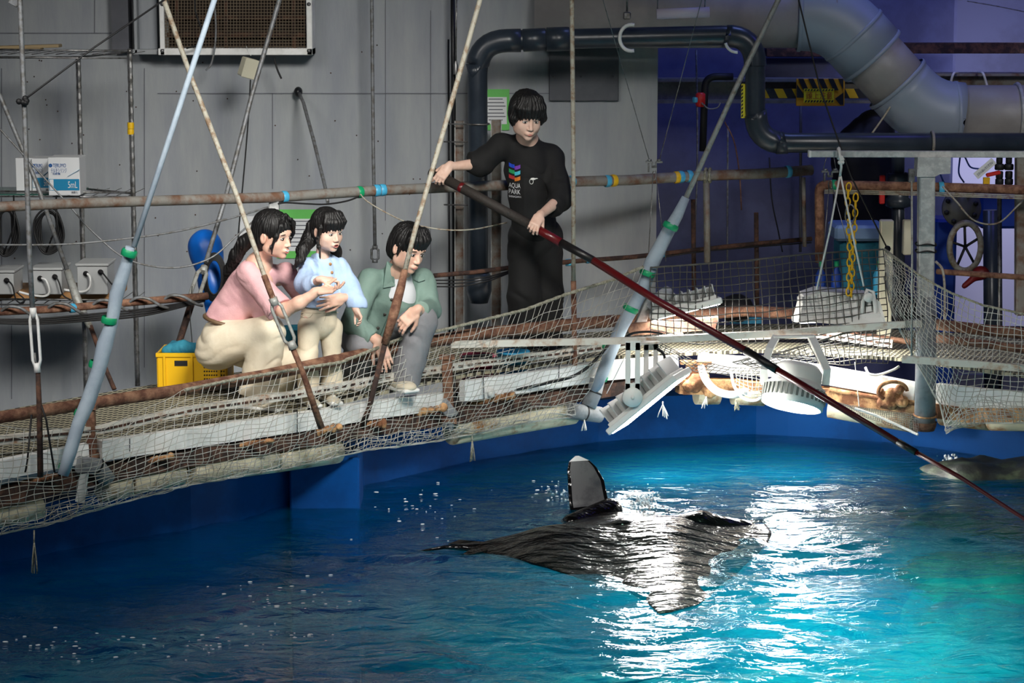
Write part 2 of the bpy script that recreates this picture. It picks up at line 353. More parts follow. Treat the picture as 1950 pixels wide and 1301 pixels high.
# ---------------------------------------------------------------- the pool
def water_mat():
    m = bpy.data.materials.new('pool_water'); m.use_nodes = True; nt = m.node_tree; nt.nodes.clear()
    N = nt.nodes.new; L = nt.links.new
    out = N('ShaderNodeOutputMaterial'); gl = N('ShaderNodeBsdfGlossy'); gl.inputs['Roughness'].default_value = .035; gl.inputs['Color'].default_value = (.95, .98, 1, 1)
    tr = N('ShaderNodeBsdfTransparent'); tr.inputs[0].default_value = (.22, .70, .95, 1)
    rf = N('ShaderNodeBsdfRefraction'); rf.inputs['IOR'].default_value = 1.33; rf.inputs['Roughness'].default_value = .02; rf.inputs[0].default_value = (.26, .74, .82, 1)
    df = N('ShaderNodeBsdfDiffuse'); df.inputs[0].default_value = (.0, .16, .29, 1)
    fr = N('ShaderNodeFresnel'); fr.inputs['IOR'].default_value = 1.33
    tc = N('ShaderNodeTexCoord'); mp = N('ShaderNodeMapping'); mp.inputs['Scale'].default_value = (1.0, 1.7, 1)
    n1 = N('ShaderNodeTexNoise'); n1.inputs['Scale'].default_value = 5.5; n1.inputs['Detail'].default_value = 4; n1.inputs['Distortion'].default_value = .8
    n2 = N('ShaderNodeTexNoise'); n2.inputs['Scale'].default_value = 22; n2.inputs['Detail'].default_value = 3
    bp = N('ShaderNodeBump'); bp.inputs['Strength'].default_value = 1.0; bp.inputs['Distance'].default_value = .020
    b2 = N('ShaderNodeBump'); b2.inputs['Strength'].default_value = .6; b2.inputs['Distance'].default_value = .0008
    L(tc.outputs['Object'], mp.inputs[0]); L(mp.outputs[0], n1.inputs['Vector']); L(mp.outputs[0], n2.inputs['Vector'])
    L(n1.outputs[0], bp.inputs['Height']); L(n2.outputs[0], b2.inputs['Height']); L(bp.outputs[0], b2.inputs['Normal'])
    for q in (gl, rf, fr, df): L(b2.outputs[0], q.inputs['Normal'])
    m1 = N('ShaderNodeMixShader'); m1.inputs[0].default_value = .55; L(tr.outputs[0], m1.inputs[1]); L(rf.outputs[0], m1.inputs[2])
    m2 = N('ShaderNodeMixShader'); m2.inputs[0].default_value = .14; L(m1.outputs[0], m2.inputs[1]); L(df.outputs[0], m2.inputs[2])
    m3 = N('ShaderNodeMixShader'); L(fr.outputs[0], m3.inputs[0]); L(m2.outputs[0], m3.inputs[1]); L(gl.outputs[0], m3.inputs[2])
    L(m3.outputs[0], out.inputs[0]); return m
def wave(x, y):
    z = np.zeros_like(x)
    n = vnoise(x * 1.1, y * 1.6, 0 * x + 2.2) ; z += .016 * n
    wx = x + .25 * vnoise(x * 1.7, y * 1.7, 0 * x + 9); wy = y + .25 * vnoise(x * 1.7, y * 1.7, 0 * x + 4)
    z += .015 * vnoise(wx * 2.4, wy * 4.2, 0 * x + 5.1) + .0075 * vnoise(wx * 5.0, wy * 9.0, 0 * x + 1.1) + .0018 * vnoise(wx * 15, wy * 26.0, 0 * x + 8.1)
    calm = np.clip((15.0 - y) / 2.2, .35, 1); z *= calm
    d = np.hypot(x - .55, (y - 13.2)); z += .006 * np.sin(d * 26) * np.exp(-d * 1.8)      # rings spreading from the raised fin
    return z
xs = np.arange(-4.0, 5.01, .025); ys = np.concatenate([np.arange(8.2, 16.9, .022)])
X, Y = np.meshgrid(xs, ys, indexing='ij'); Z = wave(X.ravel(), Y.ravel()).reshape(X.shape)
wm = MB(); wm.v = np.stack([X, Y, Z], -1).reshape(-1, 3).tolist(); ny = len(ys); nx = len(xs)
ii, jj = np.meshgrid(np.arange(nx - 1), np.arange(ny - 1), indexing='ij'); b0 = (ii * ny + jj).ravel()
wm.f = np.stack([b0, b0 + ny, b0 + ny + 1, b0 + 1], 1).tolist(); wm.m = [0] * len(wm.f); wm.sm = [True] * len(wm.f)
wo = obj('pool_water', wm, water_mat(), origin=(0, 0, 0)); tag(wo, 'blue and turquoise rippling pool water with bright lamp glints', 'water', kind='stuff')
def floor_mat():
    m = mat('pool_floor', (20, 120, 175), .8); nt = m.node_tree; N = nt.nodes.new; L = nt.links.new; b = nt.nodes['Principled BSDF']
    tc = N('ShaderNodeTexCoord'); n = N('ShaderNodeTexNoise'); n.inputs['Scale'].default_value = .9; n.inputs['Detail'].default_value = 5
    r = N('ShaderNodeValToRGB'); e = r.color_ramp.elements; e[0].position = .36; e[0].color = (*lin((20, 120, 160)), 1); e[1].position = .62; e[1].color = (*lin((120, 225, 220)), 1)
    L(tc.outputs['Object'], n.inputs['Vector']); L(n.outputs[0], r.inputs[0]); L(r.outputs[0], b.inputs['Base Color']); return m
fm = MB(); fm.box((0.5, 12.0, -1.75), (11, 10.5, .1)); pf = obj('pool_floor', fm, floor_mat()); pf['kind'] = 'structure'
# round pool wall just behind the walkway's inner edge
wl = []
for px in range(-900, 2900, 60):
    a = at(px, 800, 1.0); y = RY(px) + .42 if -200 < px < 2150 else RY(max(-200, min(2150, px))) + .42 - abs(px - max(-200, min(2150, px))) * .0022
    wl.append(Vector((a.x * y, y, 0)))
pwm = MB(); A = [p + Vector((0, 0, -1.75)) for p in wl]; B = [p + Vector((0, 0, .28)) for p in wl]; pwm.strip(A, B, .2, (0, 1, 0)); struct('wall_pool', pwm, M['pool_blue'])
bx = MB(); p = at(622, 880, 13.42); bx.box((p.x, 13.42, -.7), (.40, .36, 2.0), bev=.01); struct('trim_1', bx, M['pool_blue'])
# ---------------------------------------------------------------- hall shell
WY = 16.3
sh = MB(); sh.box((-2.75, WY + .1, 2.2), (7.5, .2, 6.6)); struct('wall_back', sh, M['wall'])
sh = MB(); sh.box((2.05, 17.9, 2.2), (2.5, .2, 6.6)); struct('wall_middle', sh, M['blue_wall'])
def wall_px(px, py, Y=WY): return at(px, py, Y - .004)
sm = MB()
for y0, x0, x1 in ((63, 0, 215), (178, 300, 1100)):
    a, b = wall_px(x0, y0), wall_px(x1, y0); sm.beam(a, b, .008, .006)
for x0, y0, y1 in ((180, 0, 63), (3, 130, 600), (275, 130, 700), (519, 178, 360), (734, 0, 420), (820, 20, 600), (22, 620, 760)):
    a, b = wall_px(x0, y0), wall_px(x0, y1); sm.beam(a, b, .008, .005, up=(1, 0, 0))
so = struct('trim_2', sm, M['seam'])
sp = MB()
for k in range(70):
    p = wall_px(random.randint(5, 900), random.randint(20, 560)); sp.lathe([(.001, 0), (.005, 0), (.004, .004), (.001, .005)], p, (0, -1, 0), 8)
struct('trim_3', sp, M['rust_dark'])
pn = MB(); a, b = wall_px(1046, 0), wall_px(1178, 150); c = (a + b) / 2; pn.box((c.x, WY - .02, c.z), (b.x - a.x, .03, a.z - b.z + .3), bev=.004)
for px in (1054, 1106, 1167): pn.lathe([(.001, 0), (.008, 0), (.006, .006), (.001, .007)], at(px, 146, WY - .035), (0, -1, 0), 8)
struct('trim_4', pn, M['wall_dark'])
cl = MB(); a, b = at(218, 50, WY), at(250, 50, WY); zb = at(233, 97, WY).z; cl.box(((a.x + b.x) / 2, WY - .06, (zb + 5.3) / 2), (b.x - a.x, .12, 5.3 - zb)); 
p = at(233, 97, WY); 
for v in range(0, 1): pass
struct('trim_5', cl, M['wall_dark'])
# recess on the right: dim blue painted walls
rb = MB(); rb.box((5.4, 19.4, 2.2), (5.0, .2, 6.6)); struct('wall_right_back', rb, M['blue_wall'])
rs = MB(); rs.box((3.25, 18.7, 2.2), (.2, 1.5, 6.6)); rs.box((.9, 17.1, 2.2), (.2, 1.5, 6.6)); struct('wall_side', rs, M['blue_wall'])
ce = MB(); ce.box((.5, 10.5, CEIL + .1), (17, 19, .2)); struct('ceiling', ce, M['wall_dark'])
fl = MB(); fl.box((.5, 16.9, FLOOR - 1.0), (14, 5.0, .2)); struct('floor', fl, M['wall_dark'])
lp = MB(); a = at(1800, 300, 18.9); b = at(1960, 600, 18.9); lp.box(((a.x + b.x) / 2 + .3, 19.0, (a.z + b.z) / 2), (b.x - a.x + .9, .08, a.z - b.z + .2)); struct('trim_6', lp, mat('lavender_panel', (205, 205, 228), .6))
# ---------------------------------------------------------------- walkway deck
def deck_mat():
    m = mat('expanded_metal', (150, 146, 126), .8); nt = m.node_tree; N = nt.nodes.new; L = nt.links.new; b = nt.nodes['Principled BSDF']
    tc = N('ShaderNodeTexCoord'); mp = N('ShaderNodeMapping'); mp.inputs['Rotation'].default_value = (0, 0, .35)
    sx = N('ShaderNodeSeparateXYZ'); L(tc.outputs['Object'], mp.inputs[0]); L(mp.outputs[0], sx.inputs[0])
    def mth(op, a, b_=None):
        n = N('ShaderNodeMath'); n.operation = op
        for i, v in enumerate((a, b_)):
            if v is None: continue
            if isinstance(v, (int, float)): n.inputs[i].default_value = v
            else: L(v, n.inputs[i])
        return n.outputs[0]
    cx = mth('COSINE', mth('MULTIPLY', sx.outputs[0], 2 * math.pi / .062)); cy = mth('COSINE', mth('MULTIPLY', sx.outputs[1], 2 * math.pi / .12))
    v = mth('MULTIPLY', cx, cy); v = mth('ABSOLUTE', v)
    r = N('ShaderNodeValToRGB'); r.color_ramp.elements[0].position = .42; r.color_ramp.elements[1].position = .5
    r.color_ramp.elements[0].color = (*lin((166, 160, 136)), 1); r.color_ramp.elements[1].color = (*lin((58, 56, 48)), 1)
    L(v, r.inputs[0]); L(r.outputs[0], b.inputs['Base Color'])
    bp = N('ShaderNodeBump'); bp.invert = True; bp.inputs['Distance'].default_value = .01; L(v, bp.inputs['Height']); L(bp.outputs[0], b.inputs['Normal']); return m
dk = MB(); A = []; B = []
for px in range(-240, 2240, 40):
    y0 = RY(px) + .02; y1 = interp([(-240, 12.6), (0, 12.95), (350, 13.95), (640, 14.7), (1000, 15.6), (1300, 16.1), (1500, 16.2), (1950, 15.6), (2240, 15)], px)
    u = (px - 975) / F_PX * 1.012; A.append(Vector((u * y0, y0, FLOOR - .02))); B.append(Vector((u * y1, y1, FLOOR - .02)))
dk.strip(A, B, .02, (0, 0, 1)); dko = obj('walkway_deck', dk, deck_mat(), origin=(0, 0, 0)); dko['kind'] = 'structure'
def piece(name, mb, m, label, cat, group=None): return tag(obj(name, mb, m), label, cat, group)
def ringbar(name, pts, dY, wd, ht, m, label, cat, group=None):
    mb = MB(); mb.beams(ring(pts, dY), wd, ht); return piece(name, mb, m, label, cat, group)
# rusty toe rail pipe in three runs
def rail(pts, dY, th, m, label, name='toe_rail', cat='rail', group=None):
    mb = MB(); P = ring(pts, dY); mb.tube(P, [pw(th, p.y) / 2 for p in P], 12); return piece(name, mb, m, label, cat, group)
rail([(-60, 806), (0, 795), (175, 768), (350, 742), (500, 716), (640, 686), (760, 661), (900, 637), (1050, 622), (1170, 611)], 0, 24, M['rust'], 'thick rusty toe rail pipe running in front of the crouching family')
Z_ = Vector((0, 0, 1))
# white slotted channel, nearer than the rail and lower
def slotted(pts, dY, hgt, label):
    t = thing('slotted_channel', label, 'channel', ring(pts[:2], dY)[0]); P = ring(pts, dY, 30)
    mb = MB(); mb.beams(P, .03, pw(hgt, P[0].y)); obj('bar', mb, M['white_rust'], t)
    sl = MB(); L = 0
    for a, b in zip(P[:-1], P[1:]):
        n = 2
        for i in range(n):
            q = a.lerp(b, (i + .5) / n); d = (b - a).normalized(); nn = d.cross(Z_).normalized(); nn = nn if nn.y < 0 else -nn; sl.beam(q - d * .022 + nn * .016, q + d * .022 + nn * .016, .006, .012)
    obj('slot', sl, M['rust_dark'], t, 'dark oval slots')['kind'] = 'stuff'
slotted([(-60, 850), (0, 838), (190, 818), (350, 783), (560, 752), (760, 715), (900, 693), (1050, 675), (1300, 640)], -.03, 17, 'white slotted steel channel with rust spots below the long toe rail')
slotted([(1400, 640), (1560, 636), (1700, 655)], .3, 15, 'white slotted channel on the lamp-lit right walkway')
# white trunking boxes
def trunk(pts, dY, hgt, label): return ringbar('trunking', pts, dY, .05, pw(hgt, 13), M['white_paint'], label, 'cable trunking', 'white trunking lengths under the deck')
trunk([(-60, 902), (0, 894), (165, 862)], -.05, 34, 'short white trunking length at the far left behind the net')
trunk([(190, 858), (350, 835), (560, 805), (700, 782), (850, 762)], -.05, 36, 'long white trunking below the crouching family')
trunk([(880, 745), (1000, 728), (1150, 706), (1290, 694)], -.05, 42, 'white trunking between the buckets and the tilted floodlight')
trunk([(1330, 690), (1500, 702), (1640, 726), (1745, 746)], -.02, 40, 'brightly lit white trunking behind the round lamp')
trunk([(1785, 752), (1870, 762), (2000, 772)], -.02, 50, 'white trunking right of the galvanised pillar')
# rusted inner edge beam
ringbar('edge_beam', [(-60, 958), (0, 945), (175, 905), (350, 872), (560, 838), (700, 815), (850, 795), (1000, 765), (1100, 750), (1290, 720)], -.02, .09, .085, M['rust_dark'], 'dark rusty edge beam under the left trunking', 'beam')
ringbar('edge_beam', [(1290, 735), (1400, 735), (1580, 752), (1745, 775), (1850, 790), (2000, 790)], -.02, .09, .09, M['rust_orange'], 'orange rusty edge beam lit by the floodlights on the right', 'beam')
for (pts, lab) in (([(240, 905), (300, 886)], 'rust patch left'), ([(560, 842), (640, 826), (700, 812)], ''), ([(760, 800), (845, 782)], ''), ([(420, 868), (470, 858)], '')):
    pass
rp = thing('rust_crust', 'flaking orange rust crust along the dark edge beam', 'rust', at(620, 830, RY(620) - .08))
for (x0, y0, x1, y1, hh) in ((250, 885, 330, 868, 16), (395, 858, 520, 838, 12), (560, 830, 650, 812, 22), (660, 812, 735, 806, 20), (745, 796, 850, 775, 20), (890, 770, 980, 752, 18), (40, 922, 110, 905, 14)):
    mb = MB(); n = 9
    for i in range(n):
        t = (i + .5) / n; p = at(x0 + (x1 - x0) * t, y0 + (y1 - y0) * t, RY((x0 + x1) / 2) - .07); mb.ball(p, (pw(abs(x1 - x0) / n * .8, p.y), .02, pw(hh * random.uniform(.3, .55), p.y)), n=8)
    obj('flake', mb, M['rust_orange'], rp)
# floats: cream pvc pipe covers
def floats(segs, th, dY, labels):
    dY = .01
    for (x0, y0, x1, y1), lb in zip(segs, labels):
        k_ = 9 if x0 < 1100 else 4; mb = MB(); P = ring([(x0, y0 + k_), (x1, y1 + k_)], dY); r = [pw(th + k_, p.y) / 2 for p in P]; mb.tube(P, r, 18)
        piece('pipe_float', mb, M['pvc'], lb, 'pipe', 'stained cream pipe floats along the pool edge')
floats([(-60, 985, 75, 955), (190, 925, 243, 912), (248, 911, 345, 890), (358, 890, 520, 868), (522, 868, 640, 850), (860, 815, 1090, 775), (1325, 745, 1368, 745), (1395, 745, 1455, 748), (1580, 770, 1745, 800), (1795, 785, 1885, 795), (1888, 795, 2010, 797)], 40, -.06,
 ['cream pipe float at the far left edge behind the net', 'short cream pipe float right of the grey foam elbow', 'stained cream pipe float left of the grey sheet cover', 'pale grey-green pipe float under the woman in pink', 'cream pipe float below the child', 'rust-stained pipe float left of the grey foam cup', 'short pipe stub behind the white hose loop', 'pipe float left of the round lamp', 'scorched pale pipe float right of the round lamp', 'pipe float just right of the galvanised pillar', 'orange stained pipe float at the right frame edge'])
# grey foam elbow blocks + rusty uprights joining rail and edge beam
def upright(px, y0, y1, wpx, m, label, dY=-.02):
    a = at(px, y0, RY(px) + dY); b = at(px + 4, y1, RY(px) + dY); mb = MB(); mb.beam(a, b, pw(wpx, a.y), .05, up=(0, 1, 0), bev=.004)
    mb.box(a, (pw(wpx * 1.5, a.y), .07, .02)); mb.box(b, (pw(wpx * 1.5, a.y), .09, .03)); piece('rail_post', mb, m, label, 'post', 'rusty posts between toe rail and edge beam')
upright(172, 775, 868, 17, M['rust'], 'rusty flat post left of the padded pole')
upright(851, 680, 800, 20, M['rust'], 'rusty post at the join of two white trunking lengths', -.09)
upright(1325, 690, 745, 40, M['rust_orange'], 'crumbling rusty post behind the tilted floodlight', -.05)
def foam_block(pts, rpx, label):
    P = [at(x, y, RY(x) - .11) for x, y in pts]; mb = MB(); mb.tube(P, [pw(rpx, P[0].y)] * len(P), 14)
    t = thing('foam_cover', label, 'foam cover', P[0], 'grey foam covers on the pool edge'); obj('sleeve', mb, M['pad_grey'], t)
    st = MB(); c = P[len(P) // 2]; d = (P[-1] - P[0]).normalized(); st.lathe([(pw(rpx, c.y) * 1.03, -.006), (pw(rpx, c.y) * 1.07, 0), (pw(rpx, c.y) * 1.03, .006)], c, d, 18); obj('strap', st, M['black'], t)
foam_block([(150, 885), (185, 888), (205, 915)], 17, 'grey foam cover at the foot of the left padded pole')
foam_block([(842, 770), (860, 790), (850, 815)], 14, 'grey foam cover under the middle rusty post')
foam_block([(1138, 722), (1132, 748), (1120, 775)], 15, 'grey foam sleeve on the foot of the right padded pole')
foam_block([(1085, 782), (1112, 786), (1142, 790)], 16, 'open grey foam cup lying below the right padded pole')
mb = MB(); mb.prism([at(152, 905, 11.75), at(168, 903, 11.75), at(160, 960, 11.75), at(143, 955, 11.75)], (0, .02, 0)); piece('foam_scrap', mb, M['white'], 'torn white foam scrap tied beside the left padded pole', 'foam scrap')
# right walkway clutter
rail([(1170, 611), (1300, 602), (1420, 592), (1530, 598)], .35, 22, M['rust'], 'rusty toe rail segment seen through the black net')
rail([(1785, 618), (1870, 628), (2000, 640)], .15, 22, M['rust'], 'upper rusty pipe right of the galvanised pillar')
rail([(1785, 645), (1870, 655), (2000, 672)], .05, 16, M['rust'], 'lower rusty pipe right of the galvanised pillar')
rail([(1580, 632), (1740, 652)], .4, 12, M['rust'], 'thin rusty pipe behind the fallen black mesh')
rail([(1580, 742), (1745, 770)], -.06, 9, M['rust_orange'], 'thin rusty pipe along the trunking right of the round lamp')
mb = MB(); mb.prism([at(1192, 618, 14.72), at(1368, 604, 14.72), at(1362, 628, 14.72), at(1200, 640, 14.72)], (0, .05, 0)); piece('rusty_plate', mb, M['rust'], 'rusty flat plate under the upper floodlight', 'plate')
for x, y, m, lb in ((1330, 730, 'rust_orange', 'crumbled rust lump behind the tilted floodlight'), (1700, 755, 'rust_orange', 'rusty clamp lump left of the galvanised pillar')):
    S = SDF(); c = at(x, y, RY(x) - .12)
    for k in range(9): S.ell(c + Vector((random.uniform(-.08, .08), random.uniform(-.03, .03), random.uniform(-.05, .05))), (random.uniform(.025, .05),) * 3, k=.012)
    S.disp = lambda P: .006 * vnoise(P[:, 0] * 60, P[:, 1] * 60, P[:, 2] * 60)
    piece('rust_lump', sdf_mb(S, .007), M[m], lb, 'rust')
mb = MB(); c = at(1700, 745, RY(1700) - .15); mb.tube([c + Vector((.09 * math.cos(t), 0, .06 * math.sin(t))) for t in np.linspace(0, math.pi * 1.3, 16)], .012, 8); piece('rusty_ring', mb, M['rust_orange'], 'curved rusty hook over the clamp left of the pillar', 'hook')
X3 = Vector((1, 0, 0)); Z3 = Vector((0, 0, 1))
def seg(mb, pts, th, n=8, mi=0):
    P = [at(*p) for p in pts]; mb.tube(P, [pw(th, p.y) / 2 for p in P], n, mi); return mb
def smoothpts(pts, k=8):
    """Catmull-Rom through pixel/depth points"""
    P = [np.array(p, float) for p in pts]; P = [2 * P[0] - P[1]] + P + [2 * P[-1] - P[-2]]; out = []
    for i in range(1, len(P) - 2):
        for j in range(k):
            t = j / k; a, b, c, d = P[i - 1], P[i], P[i + 1], P[i + 2]
            out.append(tuple(.5 * (2 * b + (c - a) * t + (2 * a - 5 * b + 4 * c - d) * t * t + (3 * b - a - 3 * c + d) * t ** 3)))
    out.append(tuple(P[-2])); return out
def cable(pts, th, m, label, cat='cable', name='cable', parent=None, n=6, group=None):
    mb = MB(); seg(mb, smoothpts(pts), th, n)
    if parent is not None: return obj(name, mb, m, parent)
    return piece(name, mb, m, label, cat, group)
# ---------------------------------------------------------------- vent unit high on the wall
t = thing('wall_vent', 'white framed wall vent with rusty wire mesh over a dark brown interior', 'vent', at(450, 100, WY))
yv = WY - .28
def pxbox(mb, x0, y0, x1, y1, Y, d, bev=0, mi=0):
    a, b = at(x0, y0, Y), at(x1, y1, Y); mb.box(((a.x + b.x) / 2, Y + d / 2, (a.z + b.z) / 2), (abs(b.x - a.x), d, abs(a.z - b.z)), bev=bev, mi=mi)
mb = MB(); pxbox(mb, 301, -60, 314, 105, yv, .25, .004); pxbox(mb, 582, -60, 595, 105, yv, .25, .004); pxbox(mb, 301, 92, 595, 105, yv, .25, .004); obj('frame', mb, M['white_paint'], t)
mb = MB(); pxbox(mb, 314, -60, 582, 92, yv + .2, .02); obj('interior', mb, M['glass_dark'], t)
mb = MB()
for x in (332, 425, 555): pxbox(mb, x, -60, x + 9, 92, yv + .1, .03)
for y in (30, 62): pxbox(mb, 314, y, 582, y + 8, yv + .12, .03)
obj('inner_bar', mb, M['rust_dark'], t)
mb = MB()
for k in range(46): seg(mb, [(316 + k * 5.85, -60, yv + .02), (316 + k * 5.85, 92, yv + .02)], 1.3, 4)
for k in range(26): seg(mb, [(314, -58 + k * 5.85, yv + .025), (582, -58 + k * 5.85, yv + .025)], 1.3, 4)
obj('wire_mesh', mb, M['mesh_rust'], t)
mb = MB()
for x, y in ((309, 97), (588, 97), (309, 8), (588, 8)): mb.lathe([(.001, 0), (.014, 0), (.012, .006), (.001, .008)], at(x, y, yv - .002), (0, -1, 0), 10)
obj('bolt', mb, M['steel'], t, 'round bolt heads')
mb = MB(); pxbox(mb, 252, -60, 262, 102, yv + .06, .2, .004); pxbox(mb, 252, 94, 300, 104, yv + .06, .2, .004); pxbox(mb, 262, -60, 300, 95, yv + .16, .03)
piece('vent_side_frame', mb, M['wall'], 'grey side frame panel left of the wall vent', 'frame')
cable([(372, -20, 15.9), (372, 20, 15.9), (384, 60, 15.9), (378, 84, 15.9), (355, 92, 15.9)], 3.5, M['black'], 'thick dark cable looping down in front of the wall vent')
cable([(408, -10, 15.95), (411, 50, 15.95), (409, 90, 15.95), (402, 122, 15.95), (392, 134, 15.95)], 4, M['rod_grey'], 'dark grey cable with frayed end hanging below the vent')
cable([(522, 110, 15.95), (528, 132, 15.95), (536, 150, 15.95)], 4, M['black'], 'short black cable stub under the right of the vent')
# junction box dangling on its wire
t = thing('junction_box', 'cream junction box hanging crooked below the wall vent', 'box', at(472, 150, 15.6))
R = Matrix.Rotation(math.radians(17), 3, 'Y') @ Matrix.Rotation(math.radians(30), 3, 'Z'); c = at(473, 129, 15.6)
mb = MB(); mb.box(c, (.10, .075, .125), R, bev=.006); obj('case', mb, M['cream'], t)
mb = MB(); mb.box(c + R @ Vector((0, -.04, 0)), (.104, .01, .13), R, bev=.003); obj('lid', mb, M['cream'], t)
cable([(478, 106, 15.6), (472, 98, 15.6), (469, 88, 15.7)], 2, M['white_paint'], '', name='wire_hook', parent=t)
cable([(477, 152, 15.6), (474, 210, 15.6), (467, 300, 15.6), (458, 400, 15.6), (452, 470, 15.6)], 3, M['black'], '', name='lead', parent=t)
# ---------------------------------------------------------------- wire shelving
t = thing('wire_shelving', 'chrome wire shelving rack with notched posts against the left wall', 'shelf', at(205, 740, 15.2))
for px, y0, py1, x1, Yd in ((247, 96, 735, 262, 15.0), (149, 113, 745, 164, 15.55), (-40, 96, 790, -30, 15.0)):
    mb = MB(); P = [at(px + (x1 - px) * q, y0 + (py1 - y0) * q, Yd) for q in np.linspace(0, 1, 60)]
    mb.tube(P, [pw(5.2 if i % 2 else 4.6, Yd) for i in range(60)], 8, smooth=False); a = P[0]; mb.lathe([(.001, .012), (.016, .008), (.018, -.02), (.001, -.02)], a, (0, 0, 1), 12); obj('post', mb, M['steel'], t)
for (ya, yb, yl) in ((97, 110, 'top'), (367, 374, 'mid'), (572, 580, 'low')):
    mb = MB()
    seg(mb, [(-60, ya - 3, 15.0), (250 + (ya > 300) * 6, ya, 15.0)], 4); seg(mb, [(-60, yb, 15.0), (250 + (ya > 300) * 6, yb + 1, 15.0)], 3)
    seg(mb, [(-60, ya + 12 if ya < 300 else ya - 8, 15.55), (152 + (ya > 300) * 7, ya + 12 if ya < 300 else ya - 8, 15.55)], 4); seg(mb, [(249 + (ya > 300) * 6, ya + 2, 15.0), (150 + (ya > 300) * 8, ya + 12 if ya < 300 else ya - 8, 15.55)], 4)
    z = at(100, ya + 3, 15.0).z - .012
    for k in range(14): a = at(-55 + k * 23, ya, 15.0); mb.tube([Vector((a.x, 15.0, z)), Vector((a.x + .02, 15.55, z))], .003, 5)
    obj('shelf', mb, M['steel'], t)
mb = MB(); mb.lathe([(.021, -.02), (.022, 0), (.021, .02)], at(249, 239, 15.0), (0, 0, 1), 12); mb.lathe([(.021, -.016), (.022, 0), (.021, .018)], at(249, 251, 15.0), (0, 0, 1), 12); obj('tape_band', mb, M['tape_yellow'], t, 'yellow tape bands')
mb = MB(); a = at(-60, 92, 15.1); b = at(115, 87, 15.1); mb.beam(a, b, .12, .02, bev=.003); mb.beam(at(-60, 95, 15.05), at(80, 93, 15.05), .1, .012); piece('wood_plank', mb, mat('old_wood', (150, 132, 100), .8), 'weathered wood strip on top of the wire shelving', 'plank')
mb = MB(); a = at(-60, 569, 15.02); b = at(228, 548, 15.02); 
pz = at(100, 562, 15.02).z; mb.box((at(80, 560, 15.25).x, 15.28, pz - .012), (at(228, 560, 15.25).x - at(-70, 560, 15.25).x, .5, .05), bev=.003); board = piece('wooden_board', mb, M['wood'], 'plain wooden board lying on the lower wire shelf', 'board')
btop = pz + .013
mb = MB(); a = at(80, 370, 15.3); mb.box((at(60, 370, 15.3).x, 15.25, at(60, 371, 15.0).z), (.68, .45, .012)); piece('glass_sheet', mb, mat('green_glass', (70, 110, 100), .2), 'thin green glass sheet lying on the middle wire shelf', 'sheet')
# syringe cartons
def carton(x0, x1, y0, y1, Y, label, side):
    t = thing('syringe_carton', label, 'box', at((x0 + x1) / 2, y1, Y), 'printed syringe cartons on the middle shelf')
    a, b = at(x0, y0, Y), at(x1, y1, Y); wd = b.x - a.x; hh = a.z - b.z; cx = (a.x + b.x) / 2; cz = (a.z + b.z) / 2
    mb = MB(); mb.box((cx, Y + .11, cz), (wd, .22, hh), bev=.002); obj('carton', mb, M['paper'], t); f = Y - .0015
    if side: mb = MB(); mb.box((a.x - .055, Y + .13, cz), (.11, .2, hh), bev=.002); obj('carton_flap', mb, M['paper'], t)
    mb = MB(); mb.box((cx - wd * .0, f, cz - hh * .22), (wd * .96, .001, hh * .30)); obj('print_band', mb, M['teal_print'], t)
    mb = MB(); mb.box((cx - wd * .40, f - .001, cz - hh * .22), (wd * .12, .001, hh * .28)); obj('print_block', mb, M['paper'], t)
    text('lettering', 'TERUMO', (cx - wd * .14, f - .001, cz + hh * .29), X3, Z3, .034, M['ink_blue'], t, fit=wd * .42)
    text('lettering', 'テルモシリンジ', (cx - wd * .16, f - .001, cz + hh * .155), X3, Z3, .034, M['ink_blue'], t, fit=wd * .5)
    text('lettering', '注射筒', (cx - wd * .24, f - .001, cz + hh * .07), X3, Z3, .016, M['ink_blue'], t, fit=wd * .25)
    text('lettering', '5mL', (cx + wd * .27, f - .0025, cz - hh * .22), X3, Z3, .06, M['paper'], t, fit=wd * .3)
    text('lettering', '100本入', (cx + wd * .32, f - .001, cz - hh * .42), X3, Z3, .02, M['ink'], t, fit=wd * .2)
    mb = MB(); q = Vector((cx + wd * .12, f - .001, cz - hh * .0)); mb.beam(q, q + Vector((wd * .3, 0, hh * .14)), .002, .016, up=(0, 1, 0)); mb.beam(q + Vector((wd * .3, 0, hh * .14)), q + Vector((wd * .38, 0, hh * .18)), .002, .03, up=(0, 1, 0)); obj('syringe_picture', mb, M['teal_print'], t)
    mb = MB(); mb.lathe([(.001, 0), (.012, 0), (.012, .001), (.007, .001)], (cx - wd * .42, f, cz + hh * .29), (0, -1, 0), 14); obj('maker_mark', mb, M['ink_blue'], t)
carton(91, 153, 300, 372, 14.9, 'white and teal syringe carton, nearest on the middle shelf', False)
carton(60, 98, 302, 366, 15.14, 'syringe carton half hidden behind the front carton', True)
